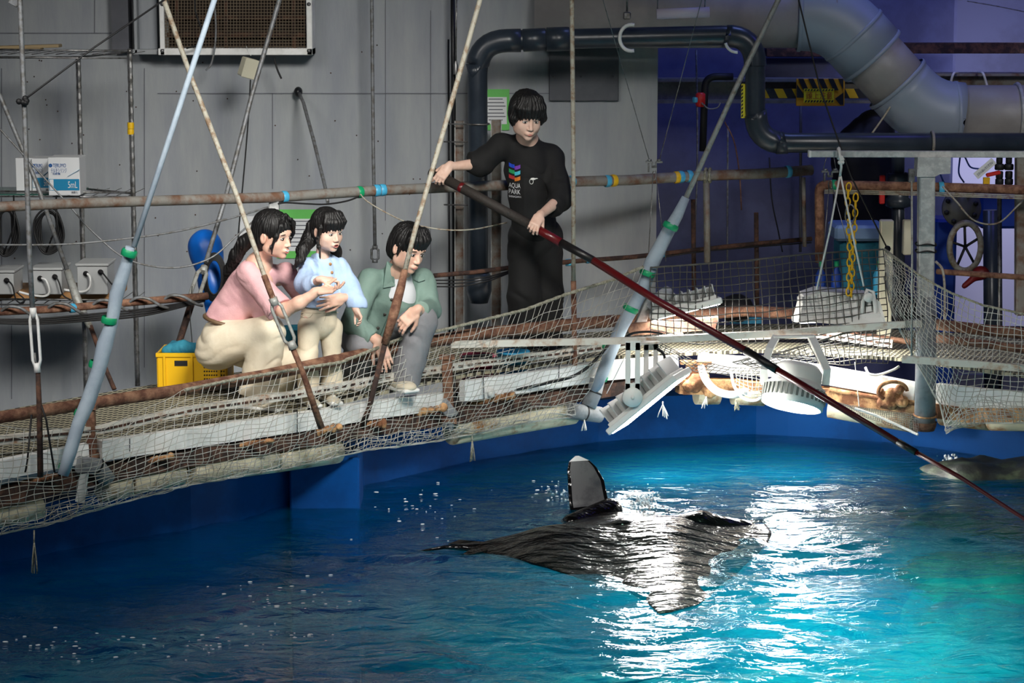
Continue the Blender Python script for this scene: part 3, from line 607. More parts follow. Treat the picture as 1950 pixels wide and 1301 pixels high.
# grey power boxes
def power_box(x0, x1, y0, y1, Y, label, cabs):
    t = thing('power_box', label, 'power box', at((x0 + x1) / 2, y1, Y), 'grey power boxes on the lower shelf')
    a, b = at(x0, y0, Y), at(x1, y1, Y); wd = b.x - a.x; hh = a.z - btop; cx = (a.x + b.x) / 2
    mb = MB(); mb.box((cx, Y + .14, btop + hh / 2 - .01), (wd, .28, hh - .02), bev=.004); obj('case', mb, M['grey_plastic'], t)
    mb = MB(); mb.box((cx, Y + .14, btop + hh - .008), (wd + .02, .3, .016), bev=.004); obj('lid', mb, M['grey_plastic'], t)
    for i, (cx_, cy_, m, pts) in enumerate(cabs):
        p = at(cx_, cy_, Y); mb = MB(); mb.lathe([(.017, 0), (.017, .012), (.011, .014), (.009, .04), (.001, .042)], p, (.5, -1, 0), 12); obj('cable_gland', mb, M['black'], t)
        cable([(cx_ + 3, cy_, Y - .03)] + [(q[0], q[1], Y - .05 + .0 * k) for k, q in enumerate(pts)], 5 if m == 'white_paint' else 3, M[m], '', name='power_lead', parent=t)
power_box(-30, 27, 515, 565, 14.95, 'grey power box cut by the left frame edge', [(12, 534, 'black', [(24, 545), (30, 570), (42, 578), (46, 570), (32, 557)])])
power_box(60, 118, 510, 556, 14.95, 'middle grey power box with a white and a black lead', [(76, 530, 'white_paint', [(88, 535), (94, 555), (85, 564), (60, 562), (36, 556)]), (104, 527, 'black', [(113, 540), (120, 562), (134, 571)])])
power_box(146, 205, 502, 546, 14.95, 'right grey power box below the coiled cable', [(163, 521, 'white_paint', [(172, 530), (170, 548), (155, 556), (122, 552)]), (191, 518, 'black', [(202, 528), (210, 538), (215, 543)])])
# coiled black cables under the middle shelf
for (cx_, cy_, rx, ry, lb, Y) in ((12, 440, 24, 48, 'black cable coil hanging at the far left under the middle shelf', 14.98), (93, 440, 28, 44, 'black cable coil hanging above the middle power box', 14.98)):
    mb = MB()
    for k in range(6):
        P = [at(cx_ + (rx - k * 2.2) * math.cos(q) + 2 * math.sin(3 * q + k), cy_ + (ry - k * 2.5) * math.sin(q) + 3 * (math.sin(q) < 0) * math.sin(k), Y + .012 * k) for q in np.linspace(0, 2 * math.pi, 40, endpoint=False)]
        mb.tube(P, pw(2.2, Y), 6, closed=True)
    seg(mb, [(cx_ - 5, cy_ + ry - 4, Y), (cx_ + 16, cy_ - 12, Y - .02), (cx_ + 14, cy_ - ry - 20, Y)], 3.4, 6)
    piece('cable_coil', mb, M['black'], lb, 'cable coil', 'black cable coils under the middle shelf')
# ---------------------------------------------------------------- handrail behind the people
HR = [(-80, 12.9), (0, 12.98), (400, 13.95), (700, 14.65), (960, 15.1), (1200, 15.6), (1550, 16.2), (1950, 15.7)]
def HY(px): return interp(HR, px)
def hpts(pts, d=0): return [(x, y, HY(x) + d) for x, y in pts]
t = thing('handrail', 'long rusty grey handrail pipe running behind the visitors', 'handrail', at(600, 420, 14.4))
mb = MB(); seg(mb, hpts([(-70, 399), (0, 394), (100, 389), (250, 384), (520, 376), (700, 364), (850, 357), (960, 353), (1090, 346), (1200, 343), (1330, 335), (1450, 331), (1545, 324)]), 20, 14); obj('pipe', mb, M['galv_rust'], t)
mb = MB(); pxbox(mb, 512, 383, 531, 420, HY(520) + .0, .05, .003); obj('bracket', mb, M['galv'], t)
for x in (1345, 1402, 1530):
    mb = MB(); 
    if x != 1402: seg(mb, [(x, 338, HY(x)), (x + 2, 500 if x < 1500 else 470, HY(x) + .0)], 13 if x < 1500 else 8, 8); obj('post', mb, M['galv_rust'], t)
def bands(t, lst, Yf, m, th=22, name='tape_band', lab=None):
    for x, y, dx, dy in lst:
        Y = Yf(x); d = (at(x + dx, y + dy, Yf(x + dx)) - at(x, y, Y)).normalized(); r = pw(th, Y) / 2; mb = MB(); mb.lathe([(r * .98, -.018), (r * 1.06, -.012), (r * 1.08, .0), (r * 1.06, .012), (r * .98, .018)], at(x, y, Y), d, 14); obj(name, mb, m, t, lab)
bands(t, [(541, 375, 10, -.5), (717, 363, 10, -.7), (728, 362, 10, -.7), (1156, 345, 10, -.4), (1296, 337, 10, -.5), (1312, 336, 10, -.5), (1088, 346, 10, -.5), (1500, 327, 10, -.6)], HY, M['tape_blue'], lab='light blue tape band')
bands(t, [(684, 366, 10, -.7)], HY, M['tape_green'], lab='green tape band')
bands(t, [(1168, 344, 10, -.5), (1288, 338, 10, -.5)], HY, M['tape_yellow'], lab='yellow tape mark')
for x in (1344, 1352):
    mb = MB(); c = at(x, 334, HY(x)); mb.tube([c + Vector((.01 * math.cos(q), .045 * math.cos(q), .045 * math.sin(q))) for q in np.linspace(0, 2 * math.pi, 20, endpoint=False)], .01, 8, closed=True); obj('rope_loop', mb, M['rope'], t)
cable(hpts([(530, 388), (545, 386), (580, 388), (620, 389), (660, 383), (684, 374)], -.03), 3.5, M['black'], 'black cable sagging under the handrail between the tapes')
cable([(686, 370, 14.5), (700, 384, 14.5), (735, 405, 14.45), (780, 425, 14.4), (840, 437, 14.4), (900, 437, 14.5), (965, 424, 14.9)], 3, M['cream_rod'], 'thin pale cable drooping from the green tape behind the man')
cable([(-60, 466, 13.4), (100, 466, 13.5), (200, 459, 13.6), (330, 442, 13.8), (430, 418, 14.0), (510, 395, 14.2)], 4, M['rod_grey'], 'pale cable crossing in front of the shelving')
cable([(-60, 180, 13.6), (40, 290, 13.6), (125, 384, 13.6), (180, 445, 13.6), (245, 495, 13.6), (330, 510, 13.7), (400, 492, 13.8), (450, 450, 13.9), (500, 405, 14.1)], 3.5, M['rod_grey'], 'thin grey cable sagging in a wide loop behind the padded pole')
# lower rusty rail with cables wound round it (left)
t = thing('lower_rail', 'rusty lower rail on the left with cables wound round it', 'rail', at(200, 600, 13.3))
LRf = lambda x: interp([(-60, 13.2), (390, 13.95)], x)
mb = MB(); seg(mb, [(-60, 597, 13.2), (100, 589, LRf(100)), (250, 576, LRf(250)), (395, 564, LRf(395))], 15, 12); obj('pipe', mb, M['rust'], t)
mb = MB()
for x in (20, 110, 195, 265, 330):
    P = smoothpts([(x - 22, 597 - x * .07, LRf(x) - .04), (x - 5, 586 - x * .07, LRf(x) - .06), (x + 18, 588 - x * .07, LRf(x) - .06), (x + 42, 603 - x * .075, LRf(x) - .02), (x + 55, 607 - x * .075, LRf(x) + .05)], 6); seg(mb, P, 6, 8)
obj('wound_cable', mb, M['rod_grey'], t)
for k in range(4): mb = MB(); seg(mb, smoothpts([(-60, 607 + k * 2, 13.2), (60, 608 + k * 3, 13.3), (180, 598 + k * 4, 13.5), (280, 588 + k * 4, 13.7), (390, 570 + k, 13.95)]), 4, 6); obj('cable', mb, M['black'], t)
bands(t, [(138, 587, 10, -.9)], LRf, M['tape_blue'], 17)
# rail behind staff and right of it
t = thing('lower_rail', 'dark rusty lower rail behind the black pipes and the staff member', 'rail', at(900, 540, 15.1))
mb = MB(); seg(mb, [(826, 525, 15.1), (900, 519, 15.2), (970, 510, 15.3), (1090, 498, 15.6), (1200, 490, 15.8), (1400, 468, 16.1), (1545, 455, 16.3)], 9, 10); obj('pipe', mb, M['rust_dark'], t)
for k in range(3): mb = MB(); seg(mb, smoothpts([(826, 534 + k * 6, 15.1), (880, 533 + k * 6, 15.15), (930, 527 + k * 4, 15.2), (970, 516 + k * 2, 15.3)]), 3, 6); obj('cable', mb, M['black'], t)
mb = MB(); seg(mb, smoothpts([(1250, 492, 15.9), (1330, 480, 15.95), (1440, 470, 16.1), (1545, 462, 16.3)]), 3, 6)
obj('cable', mb, M['black'], t)
bands(t, [(1082, 500, 10, -.6), (1120, 495, 10, -.6), (1260, 484, 10, -.8)], lambda x: interp([(1090, 15.6), (1400, 16.1)], x), M['tape_blue'], 13)
# ---------------------------------------------------------------- hanging rods
def rod_thing(label, pts, th, m, parts=(), name='hanging_rod'):
    p1 = at(*pts[-1]); t = thing(name, label, 'rod', p1, 'hanging rods from the hall roof'); P = [at(*p) for p in pts]
    if pts[0][1] <= 2:      # carry on up to the ceiling
        d = (P[0] - P[1]).normalized(); k = (CEIL - .02 - P[0].z) / max(d.z, .2); P = [P[0] + d * k] + P
    mb = MB(); mb.tube(P, [pw(th, p.y) / 2 for p in P], 10); obj('rod', mb, m, t); return t
def turnbuckle(t, a, b, wpx, th, m, name='turnbuckle'):
    A, B = at(*a), at(*b); d = (B - A).normalized(); s = d.cross(Vector((0, 1, 0))).normalized(); wd = pw(wpx, A.y) / 2; r = pw(th, A.y) / 2; mb = MB(); e = (B - A).length * .16
    for q in (-1, 1): mb.tube([A + d * 0 + s * q * wd * .2, A + d * e + s * q * wd, B - d * e + s * q * wd, B + s * q * wd * .2], [r * 1.2, r, r, r * 1.2], 8)
    mb.tube([A - d * .015, A + d * e * .7], [wd * .9, wd * .8], 10); mb.tube([B - d * e * .7, B + d * .015], [wd * .8, wd * .9], 10); obj(name, mb, m, t)
def low(t, pts, th, m, name='lower_rod', lab=None):
    P = [at(*p) for p in pts]; T = th if isinstance(th, (list, tuple)) else [th] * len(P); mb = MB(); mb.tube(P, [pw(T[i], P[i].y) / 2 for i in range(len(P))], 10); obj(name, mb, m, t, lab)
t = rod_thing('hanging rod with a long white turnbuckle at the far left', [(38, 0, 11.75), (46, 190, 11.7), (56, 480, 11.65), (62, 590, 11.6)], 10, M['rod_grey'])
turnbuckle(t, (63, 592, 11.6), (71, 704, 11.58), 15, 6, M['white_paint']); low(t, [(66, 672, 11.59), (68, 696, 11.58)], 5, M['rod_grey'], 'threaded_end'); low(t, [(72, 706, 11.58), (75, 780, 11.57), (77, 908, 11.55)], [9, 11, 12], M['rust_dark'], lab='dark rusty lower rod')
for i, pts in enumerate(([(60, 790, 11.57), (52, 880, 11.55), (48, 900, 11.55)], [(78, 770, 11.57), (88, 800, 11.57), (104, 900, 11.55)])): low(t, pts, 4, M['black'], 'tie_rope')
t = rod_thing('blue-grey padded pole crossing the left of the picture with green tapes', [(408, 0, 11.9), (330, 240, 11.85), (255, 470, 11.8)], 11, M['pad'], name='padded_pole')
padL = [(248, 470, 11.8), (240, 505, 11.8), (222, 560, 11.8), (213, 615, 11.78), (200, 655, 11.76), (188, 705, 11.74), (166, 770, 11.7), (150, 805, 11.66), (134, 860, 11.6), (120, 905, 11.58)]
low(t, padL, [18, 24, 28, 24, 32, 28, 30, 26, 26, 22], M['pad'], 'foam_pad')
def tapes(t, lst, Y, th=28, m=None):
    for x, y, dx, dy in lst: bands(t, [(x, y, dx, dy)], lambda q: Y, m or M['tape_green'], th, lab='green tape band')
tapes(t, [(246, 482, -3, 10), (208, 610, -2, 10), (184, 695, -3, 10), (156, 789, -4, 10), (122, 888, -3, 10)], 11.77, 29)
t = rod_thing('pale hanging rod crossing the woman in pink, with a split turnbuckle', [(312, 0, 13.0), (365, 150, 12.9), (450, 370, 12.7), (505, 530, 12.6), (520, 568, 12.55)], 10, M['cream_rod'])
low(t, [(503, 525, 12.6), (520, 570, 12.55)], 12, M['rust'], 'rust_band'); turnbuckle(t, (521, 572, 12.55), (557, 660, 12.55), 20, 6.5, M['rod']); low(t, [(556, 660, 12.55), (575, 705, 12.55), (612, 815, 12.6)], [11, 11, 14], M['rust'])
t = rod_thing('grey rod leaning behind the handrail left of the woman in pink', [(532, 0, 14.9), (480, 180, 14.8), (430, 375, 14.6), (392, 500, 14.3)], 9, M['rod_grey'])
turnbuckle(t, (388, 512, 14.3), (368, 570, 14.1), 17, 8, M['rod']); low(t, [(364, 580, 14.1), (340, 655, 13.9), (316, 733, 13.7)], [14, 13, 10], M['rust_dark'])
t = rod_thing('steep rod at the left edge running down across the shelving', [(-110, 0, 14.2), (0, 182, 14.0), (70, 350, 13.9), (128, 515, 13.8)], 9, M['rod_grey'])
low(t, [(128, 515, 13.8), (148, 575, 13.75), (172, 625, 13.7)], [14, 18, 12], M['rod'], 'turnbuckle'); low(t, [(172, 620, 13.7), (200, 700, 13.65), (218, 742, 13.6)], 9, M['rust_dark'])
t = rod_thing('straight vertical rod behind the man with a small turnbuckle', [(708, 0, 15.9), (711, 300, 15.9), (714, 468, 15.9)], 7, M['rod_grey']); turnbuckle(t, (714, 472, 15.9), (714, 496, 15.9), 13, 5, M['rod_grey'])
t = rod_thing('pale hanging rod passing in front of the man, rusty lower end', [(914, 0, 13.5), (850, 230, 13.4), (790, 440, 13.3), (771, 515, 13.25)], 10, M['cream_rod'])
low(t, [(771, 513, 13.25), (764, 545, 13.25), (752, 590, 13.2), (733, 655, 13.2)], [13, 17, 20, 16], M['rust'], 'rusty_sleeve'); low(t, [(733, 655, 13.2), (706, 765, 13.25), (690, 812, 13.3)], [11, 11, 13], M['rust_dark'])
t = rod_thing('long vertical rod right of the staff member, rusty below', [(1089, 0, 14.65), (1092, 300, 14.62), (1092, 540, 14.6)], 9, M['cream_rod']); low(t, [(1092, 535, 14.6), (1094, 660, 14.6), (1096, 762, 14.6)], [11, 10, 13], M['rust'])
t = rod_thing('blue-grey padded pole in the middle with green tapes', [(1482, 0, 14.95), (1400, 170, 14.9), (1304, 382, 14.8)], 10, M['rod'], name='padded_pole')
padM = [(1306, 376, 14.8), (1290, 410, 14.8), (1270, 445, 14.8), (1242, 500, 14.78), (1222, 555, 14.75), (1185, 620, 14.7), (1165, 665, 14.66), (1145, 715, 14.6), (1132, 745, 14.6)]
low(t, padM, [16, 22, 26, 30, 27, 26, 26, 24, 18], M['pad'], 'foam_pad')
tapes(t, [(1277, 431, -5, 10), (1233, 520, -4, 10), (1201, 588, -5, 10), (1161, 662, -4, 10), (1143, 718, -4, 10)], 14.72, 29)
mb = MB(); mb.beam(at(1242, 560, 14.85), at(1212, 632, 14.85), .06, .10, up=(0, 1, 0), bev=.004); piece('metal_channel', mb, M['galv'], 'galvanised channel bracket right behind the middle padded pole', 'bracket')
# wall brace
t = thing('wall_brace', 'short bent brace rod fixed to the wall above the child', 'rod', at(620, 360, 15.4)); mb = MB(); seg(mb, [(569, 176, 16.2), (578, 196, 16.0), (598, 270, 15.7), (620, 360, 15.4), (624, 385, 15.3)], 7, 8); obj('rod', mb, M['rod_grey'], t)
mb = MB(); mb.ball(at(568, 175, 16.22), (.03, .05, .035)); obj('wall_eye', mb, M['black_metal'], t)
# black guy rope knotted on the far left rod
t = thing('guy_rope', 'taut black rope running up from a knot on the far left rod', 'rope', at(46, 190, 11.7)); mb = MB(); seg(mb, [(330, -12, 12.2), (180, 90, 12.0), (46, 190, 11.7)], 4, 6); obj('rope', mb, M['black'], t)
mb = MB()
for k in range(6): mb.ball(at(44 + random.uniform(-9, 8), 190 + random.uniform(-7, 7), 11.67), .016, n=8)
obj('knot', mb, M['black'], t)
mb = MB(); R = Matrix.Rotation(.5, 3, 'Y'); mb.box(at(30, -2, 11.8), (.05, .02, .07), R, bev=.003); piece('tag_plate', mb, M['rod_grey'], 'small grey plate at the very top left corner', 'plate')
# posters behind the heads
def poster(x0, x1, y0, y1, Y, label, foot=True):
    t = thing('notice', label, 'sign', at((x0 + x1) / 2, y1, Y), 'green and white wall notices'); a, b = at(x0, y0, Y), at(x1, y1, Y); cx = (a.x + b.x) / 2; wd = b.x - a.x; hh = a.z - b.z
    mb = MB(); mb.box((cx, Y, (a.z + b.z) / 2), (wd, .004, hh)); obj('backing', mb, M['green_sign'], t)
    mb = MB(); mb.box((cx - wd * .05, Y - .003, (a.z + b.z) / 2 - hh * .02), (wd * .88, .002, hh * .66)); obj('sheet', mb, M['paper'], t)
    mb = MB()
    for k in range(7): mb.box((cx - wd * .08, Y - .0045, a.z - hh * (.24 + k * .085)), (wd * (.6 + .12 * (k % 3)), .001, .006))
    obj('printed_line', mb, M['ink'], t, 'faint illegible lines of print')['kind'] = 'stuff'
poster(526, 613, 399, 492, 16.29, 'green and white notice on the wall behind the woman and child')
poster(925, 970, 170, 248, 16.29, 'green and white notice between the black pipe and the staff member')
mb = MB(); pxbox(mb, 456, 412, 512, 470, 16.29, .008); piece('paper_sheet', mb, M['paper'], 'white paper sheet on the wall left of the woman in pink', 'sheet')
# blue covered thing with black coil behind the woman
S = SDF(); c = at(398, 480, 14.75)
S.ell(at(390, 475, 14.85), (.10, .1, .12), k=.06).cone(at(392, 470, 14.85), at(405, 540, 14.8), .1, .085, .05).cone(at(405, 540, 14.8), at(412, 600, 14.75), .08, .06, .05); S.disp = lambda P: fold(P, (1, 0, .4), 22, .004)
piece('blue_sack', sdf_mb(S, .01), M['blue'], 'blue plastic sack hanging on the wall left of the woman in pink', 'sack')
mb = MB()
for k in range(6):
    P = [at(408 + (22 - k * 1.6) * math.cos(q), 528 + (46 - 2.6 * k) * math.sin(q), 14.62 - .008 * k) for q in np.linspace(0, 2 * math.pi, 30, endpoint=False)]; mb.tube(P, pw(1.7, 14.6), 6, closed=True)
piece('cable_coil', mb, M['black'], 'black cable coil hanging over the blue sack', 'cable coil')
cable([(366, 545, 13.9), (362, 600, 13.9), (366, 660, 13.8), (364, 735, 13.7)], 2, M['black'], 'thin black cord hanging beside the yellow crate')
# yellow crate with teal cloth
def crate(x0, x1, y0, y1, Y, m, label, holes=True, cat='crate'):
    t = thing('crate', label, cat, at((x0 + x1) / 2, y1, Y)); a, b = at(x0, y0, Y), at(x1, y1, Y); cx = (a.x + b.x) / 2; wd = b.x - a.x; h0 = a.z; z0 = b.z; mb = MB(); zc = (h0 + z0) / 2; hh = h0 - z0
    for c, s in (((cx, Y, zc), (wd, .012, hh)), ((cx, Y + .3, zc), (wd, .012, hh)), ((a.x, Y + .15, zc), (.012, .3, hh)), ((b.x, Y + .15, zc), (.012, .3, hh)), ((cx, Y + .15, z0 + .01), (wd, .3, .02)), ((cx, Y - .004, h0 - .012), (wd + .02, .02, .024))): mb.box(c, s, bev=.002)
    for k in range(3): mb.box((a.x + wd * (.1 + .4 * k), Y - .012, zc), (.012, .012, hh * .95))
    obj('box', mb, m, t)
    if holes:
        mb = MB()
        for i in range(9):
            for j in range(5): mb.box((cx + wd * .18 + i * .014, Y - .0065, z0 + hh * (.25 + j * .11)), (.008, .002, .009), Matrix.Rotation(.6, 3, 'Y'))
        obj('vent_hole', mb, M['black'], t, 'grid of dark vent holes')['kind'] = 'stuff'
        mb = MB(); mb.box((cx - wd * .16, Y - .0065, zc + hh * .2), (.075, .002, .032)); obj('hand_hole', mb, M['black'], t)
    return t
crate(300, 432, 672, 738, 13.45, M['yellow'], 'yellow plastic crate behind the woman in pink')
S = SDF(); S.chain([at(318, 668, 13.55), at(345, 664, 13.55), at(380, 668, 13.58)], [.035, .045, .035], .03).chain([at(330, 658, 13.6), at(372, 662, 13.6)], [.03, .03], .03); S.disp = lambda P: fold(P, (1, 0, .4), 34, .005)
piece('teal_cloth', sdf_mb(S, .008), M['teal'], 'bunched teal cloth lying in the yellow crate', 'cloth')
mb = MB(); c = at(566, 655, 14.0)
mb.lathe([(.001, -.10), (.09, -.10), (.12, .10), (.11, .10), (.085, -.09), (.001, -.09)], c, (0, 0, 1), 28); piece('teal_tub', mb, M['teal'], 'teal tub standing behind the child and the woman in pink', 'tub')
mb = MB(); a = at(560, 655, 14.25); 
# buckets right
def bucket(x0, x1, y0, y1, Y, m, label):
    a, b = at(x0, y0, Y), at(x1, y1, Y); cx = (a.x + b.x) / 2; r = (b.x - a.x) / 2; h = a.z - b.z; t = thing('bucket', label, 'bucket', (cx, Y, b.z)); mb = MB()
    mb.lathe([(.001, 0), (r * .82, 0), (r * .95, h * .93), (r * 1.03, h * .93), (r * 1.03, h), (r * .93, h), (r * .8, .01), (.001, .01)], (cx, Y, b.z), (0, 0, 1), 28); obj('body', mb, m, t)
    mb = MB(); mb.tube([Vector((cx + r * 1.02 * math.cos(q), Y - .02 - r * .55 * math.sin(q), b.z + h * .9 - r * .9 * math.sin(q))) for q in np.linspace(0, math.pi, 18)], .005, 6); obj('handle', mb, M['white'], t)
bucket(876, 944, 676, 728, 14.4, M['pink'], 'pink plastic bucket on the deck, left of the blue bucket')
bucket(946, 1008, 668, 722, 14.55, M['cyan'], 'light blue bucket on the deck, right of the pink bucket')
mb = MB(); mb.beam(at(880, 682, 14.25), at(938, 678, 14.25), .05, .025, bev=.003); piece('metal_bar', mb, M['rod_grey'], 'small grey metal bar lying on top of the pink bucket', 'bar')
# ---------------------------------------------------------------- dark pvc pipework
def bend(P, r, n=8):
    """polyline with rounded corners of radius r"""
    P = [Vector(p) for p in P]; out = [P[0]]
    for i in range(1, len(P) - 1):
        a = (P[i - 1] - P[i]).normalized(); b = (P[i + 1] - P[i]).normalized(); p0 = P[i] + a * r; p1 = P[i] + b * r
        for k in range(n + 1): t = k / n; out.append(p0 * (1 - t) ** 2 + P[i] * 2 * t * (1 - t) + p1 * t * t)
    out.append(P[-1]); return out
def collar(mb, a, b, r, k=1.1, mi=0): mb.lathe([(r, 0), (r * k, .004), (r * k, (Vector(b) - Vector(a)).length - .004), (r, (Vector(b) - Vector(a)).length)], a, Vector(b) - Vector(a), 24, mi)
YP = 15.6; r0 = pw(19, YP)
t = thing('black_pipe', 'thick black pipe rising beside the staff member and turning right under the duct', 'pipe', at(911, 560, YP))
P = [at(911, 560, YP), at(909, 78, YP), at(1090, 74, YP), at(1438, 66, YP), at(1438, 272, YP), at(1990, 272, YP)]
mb = MB(); mb.tube(bend(P, .22), r0, 22); obj('pipe', mb, M['pvc_dark'], t)
for (a, b) in (((911, 120), (911, 60)),):
    mb = MB(); mb.tube(bend([at(909, 122, YP), P[1], at(992, 77, YP)], .2), r0 * 1.17, 22); obj('elbow', mb, M['pvc_dark'], t)
mb = MB(); mb.tube(bend([at(1390, 68, YP), P[3], at(1438, 125, YP)], .2), r0 * 1.12, 22); obj('elbow', mb, M['pvc_dark'], t)
mb = MB(); mb.tube(bend([at(1439, 225, YP), P[4], at(1478, 272, YP)], .2), r0 * 1.15, 22); obj('elbow', mb, M['pvc_dark'], t)
mb = MB(); collar(mb, at(995, 77, YP), at(1040, 75, YP), r0, 1.14); collar(mb, at(1040, 75, YP), at(1085, 74, YP), r0, 1.2); obj('coupling', mb, M['pvc_dark'], t)
mb = MB(); mb.lathe([(r0, 0), (r0 * 1.3, .02), (r0 * 1.3, .12), (r0 * .9, .2), (.001, .2)], at(912, 520, YP), (0, 0, -1), 22); obj('end_cap', mb, M['pvc_dark'], t)
for x in (1775, ):
    mb = MB(); c = at(x, 272, YP); mb.tube([c + Vector((0, (r0 + .006) * math.cos(q), (r0 + .006) * math.sin(q))) for q in np.linspace(0, 2 * math.pi, 24, endpoint=False)], .011, 6, closed=True); obj('pipe_clamp', mb, M['galv_rust'], t)
mb = MB(); seg(mb, [(862, -40, 16.05), (863, 120, 16.05), (868, 850, 16.05)], 9, 10); piece('thin_black_pipe', mb, M['black_metal'], 'thin black pipe left of the thick black pipe', 'pipe')
mb = MB(); seg(mb, [(870, -40, 15.98), (868, 120, 15.98)], 3, 8); mb.lathe([(.008, 0), (.016, .03), (.016, .09)], at(868, 116, 15.98), (0, 0, -1), 12); piece('cable_drop', mb, M['steel'], 'steel cable entering the top of the thin black pipe', 'cable')
mb = MB(); seg(mb, [(854, 75, 16.2), (857, 850, 16.25)], 4, 6); piece('conduit', mb, M['black_metal'], 'very thin black conduit on the wall left of the pipes', 'conduit')
def strut(px, y0, y1, wpx, Y, label):
    t = thing('strut_channel', label, 'strut', at(px, y1, Y), 'galvanised strut channels behind the pipes'); mb = MB(); a, b = at(px, y0, Y), at(px, y1, Y); wd = pw(wpx, Y)
    mb.beam(a, b, wd, .02, up=(0, 1, 0), bev=.002)
    obj('back', mb, M['galv_rust'], t); mb = MB()
    for q in (-1, 1): mb.beam(a + Vector((q * wd / 2, -.02, 0)), b + Vector((q * wd / 2, -.02, 0)), .006, .05, up=(0, 1, 0))
    obj('flange', mb, M['galv'], t); return t
strut(875, 230, 850, 17, 15.95, 'left galvanised strut between the two black pipes'); strut(945, 228, 850, 19, 15.98, 'right galvanised strut behind the staff member')
mb = MB()
for y in (236, 270): seg(mb, [(845, y, 15.85), (930, y + 1, 15.85)], 3, 6)
for y in (390,): seg(mb, [(845, y + 0, 15.85), (930, y + 1, 15.85)], 3, 6)
c = at(911, 236, YP); mb.tube([c + Vector(((r0 + .005) * math.cos(q), (r0 + .005) * math.sin(q), 0)) for q in np.linspace(0, 2 * math.pi, 24, endpoint=False)], .006, 6, closed=True)
piece('u_bolt', mb, M['steel'], 'steel bolts clamping the black pipe to the struts', 'bolt')
# white pipe clamp crescent, short grey pipe, hangers
t = thing('pipe_hanger', 'white curved hanger strap hooked round the high black pipe', 'hanger', at(1190, 85, 15.46)); mb = MB(); cc = at(1202, 72, 15.46); mb.tube([cc + Vector((.075 * math.cos(q) , -.0, .085 * math.sin(q))) for q in np.linspace(math.radians(75), math.radians(285), 16)], .012, 8); obj('strap', mb, M['white'], t)
mb = MB(); seg(mb, [(1194, -40, 15.55), (1194, 22, 15.55)], 4, 8); mb.box(at(1194, 30, 15.55), (.05, .04, .05), bev=.008); obj('hanger_rod', mb, M['steel'], t)
mb = MB(); cc = at(1403, 76, 15.46); mb.tube([cc + Vector((.075 * math.cos(q), 0, .08 * math.sin(q))) for q in np.linspace(math.radians(195), math.radians(275), 10)], .01, 8); piece('pipe_strap', mb, M['white'], 'white strap end under the black pipe near its right elbow', 'strap')
t = thing('short_pipe', 'short open-ended grey pipe hanging above the black pipe', 'pipe', at(1300, 25, 15.4)); mb = MB(); a, b = at(1250, 27, 15.4), at(1351, 23, 15.4); rr = pw(10, 15.4); ax = (b - a)
mb.lathe([(rr * .82, .0), (rr, 0), (rr, ax.length), (rr * .82, ax.length), (rr * .82, .002)], a, ax, 20); obj('tube', mb, mat('grey_violet_pvc', (196, 190, 208), .5), t)
mb = MB(); seg(mb, [(1252, -40, 15.4), (1252, 18, 15.4)], 2.5, 6); seg(mb, [(1344, -40, 15.4), (1342, 14, 15.4)], 2.5, 6); obj('hanger_wire', mb, M['steel'], t)
# ---------------------------------------------------------------- big grey duct
YD = 16.03; R1 = pw(64, YD)
t = thing('ventilation_duct', 'huge grey duct crossing the top and stepping down to the right', 'duct', at(1600, 200, YD))
Pa = [at(1020, 28, YD + .1), at(1590, 28, YD), at(1765, 222, YD), at(2020, 222, YD)]
def sub(a, b, t0, t1): return [a.lerp(b, t0), a.lerp(b, t1)]
mb = MB(); mb.tube(sub(Pa[0], Pa[1], 0, 1), R1 * .98, 30); obj('pipe_section', mb, M['duct'], t)
mb = MB(); mb.tube(sub(Pa[1], Pa[2], .25, .8), R1 * .93, 30); obj('pipe_section', mb, M['duct'], t)
mb = MB(); mb.tube(sub(Pa[2], Pa[3], .2, 1), R1 * .58 * 1.6, 30); obj('pipe_section', mb, M['duct'], t)
mb = MB(); mb.tube(bend([Pa[1].lerp(Pa[0], .12), Pa[1], Pa[1].lerp(Pa[2], .4)], .22, 5), R1 * 1.06, 30); obj('elbow', mb, M['duct_blue'], t, 'blue-grey upper elbow')
mb = MB(); mb.tube(bend([Pa[2].lerp(Pa[1], .32), Pa[2], Pa[2].lerp(Pa[3], .2)], .22, 5), R1 * 1.02, 30); obj('elbow', mb, M['duct_blue'], t, 'blue-grey lower elbow')
for a, b, q, rr in ((Pa[1], Pa[2], .40, 1.09), (Pa[1], Pa[2], .20, 1.09), (Pa[2], Pa[1], .32, 1.06), (Pa[2], Pa[3], .21, 1.05), (Pa[1], Pa[0], .12, 1.09)):
    mb = MB(); c = a.lerp(b, q); mb.lathe([(R1 * rr * .97, -.014), (R1 * rr, -.01), (R1 * rr, .01), (R1 * rr * .97, .014)], c, b - a, 30); obj('joint_ring', mb, M['duct_blue'], t)
mb = MB(); c = at(1936, 222, YD); mb.tube([c + Vector((0, (R1 * .96) * math.cos(q), (R1 * .96) * math.sin(q))) for q in np.linspace(0, 2 * math.pi, 30, endpoint=False)], .015, 6, closed=True); obj('clamp_band', mb, M['galv'], t)
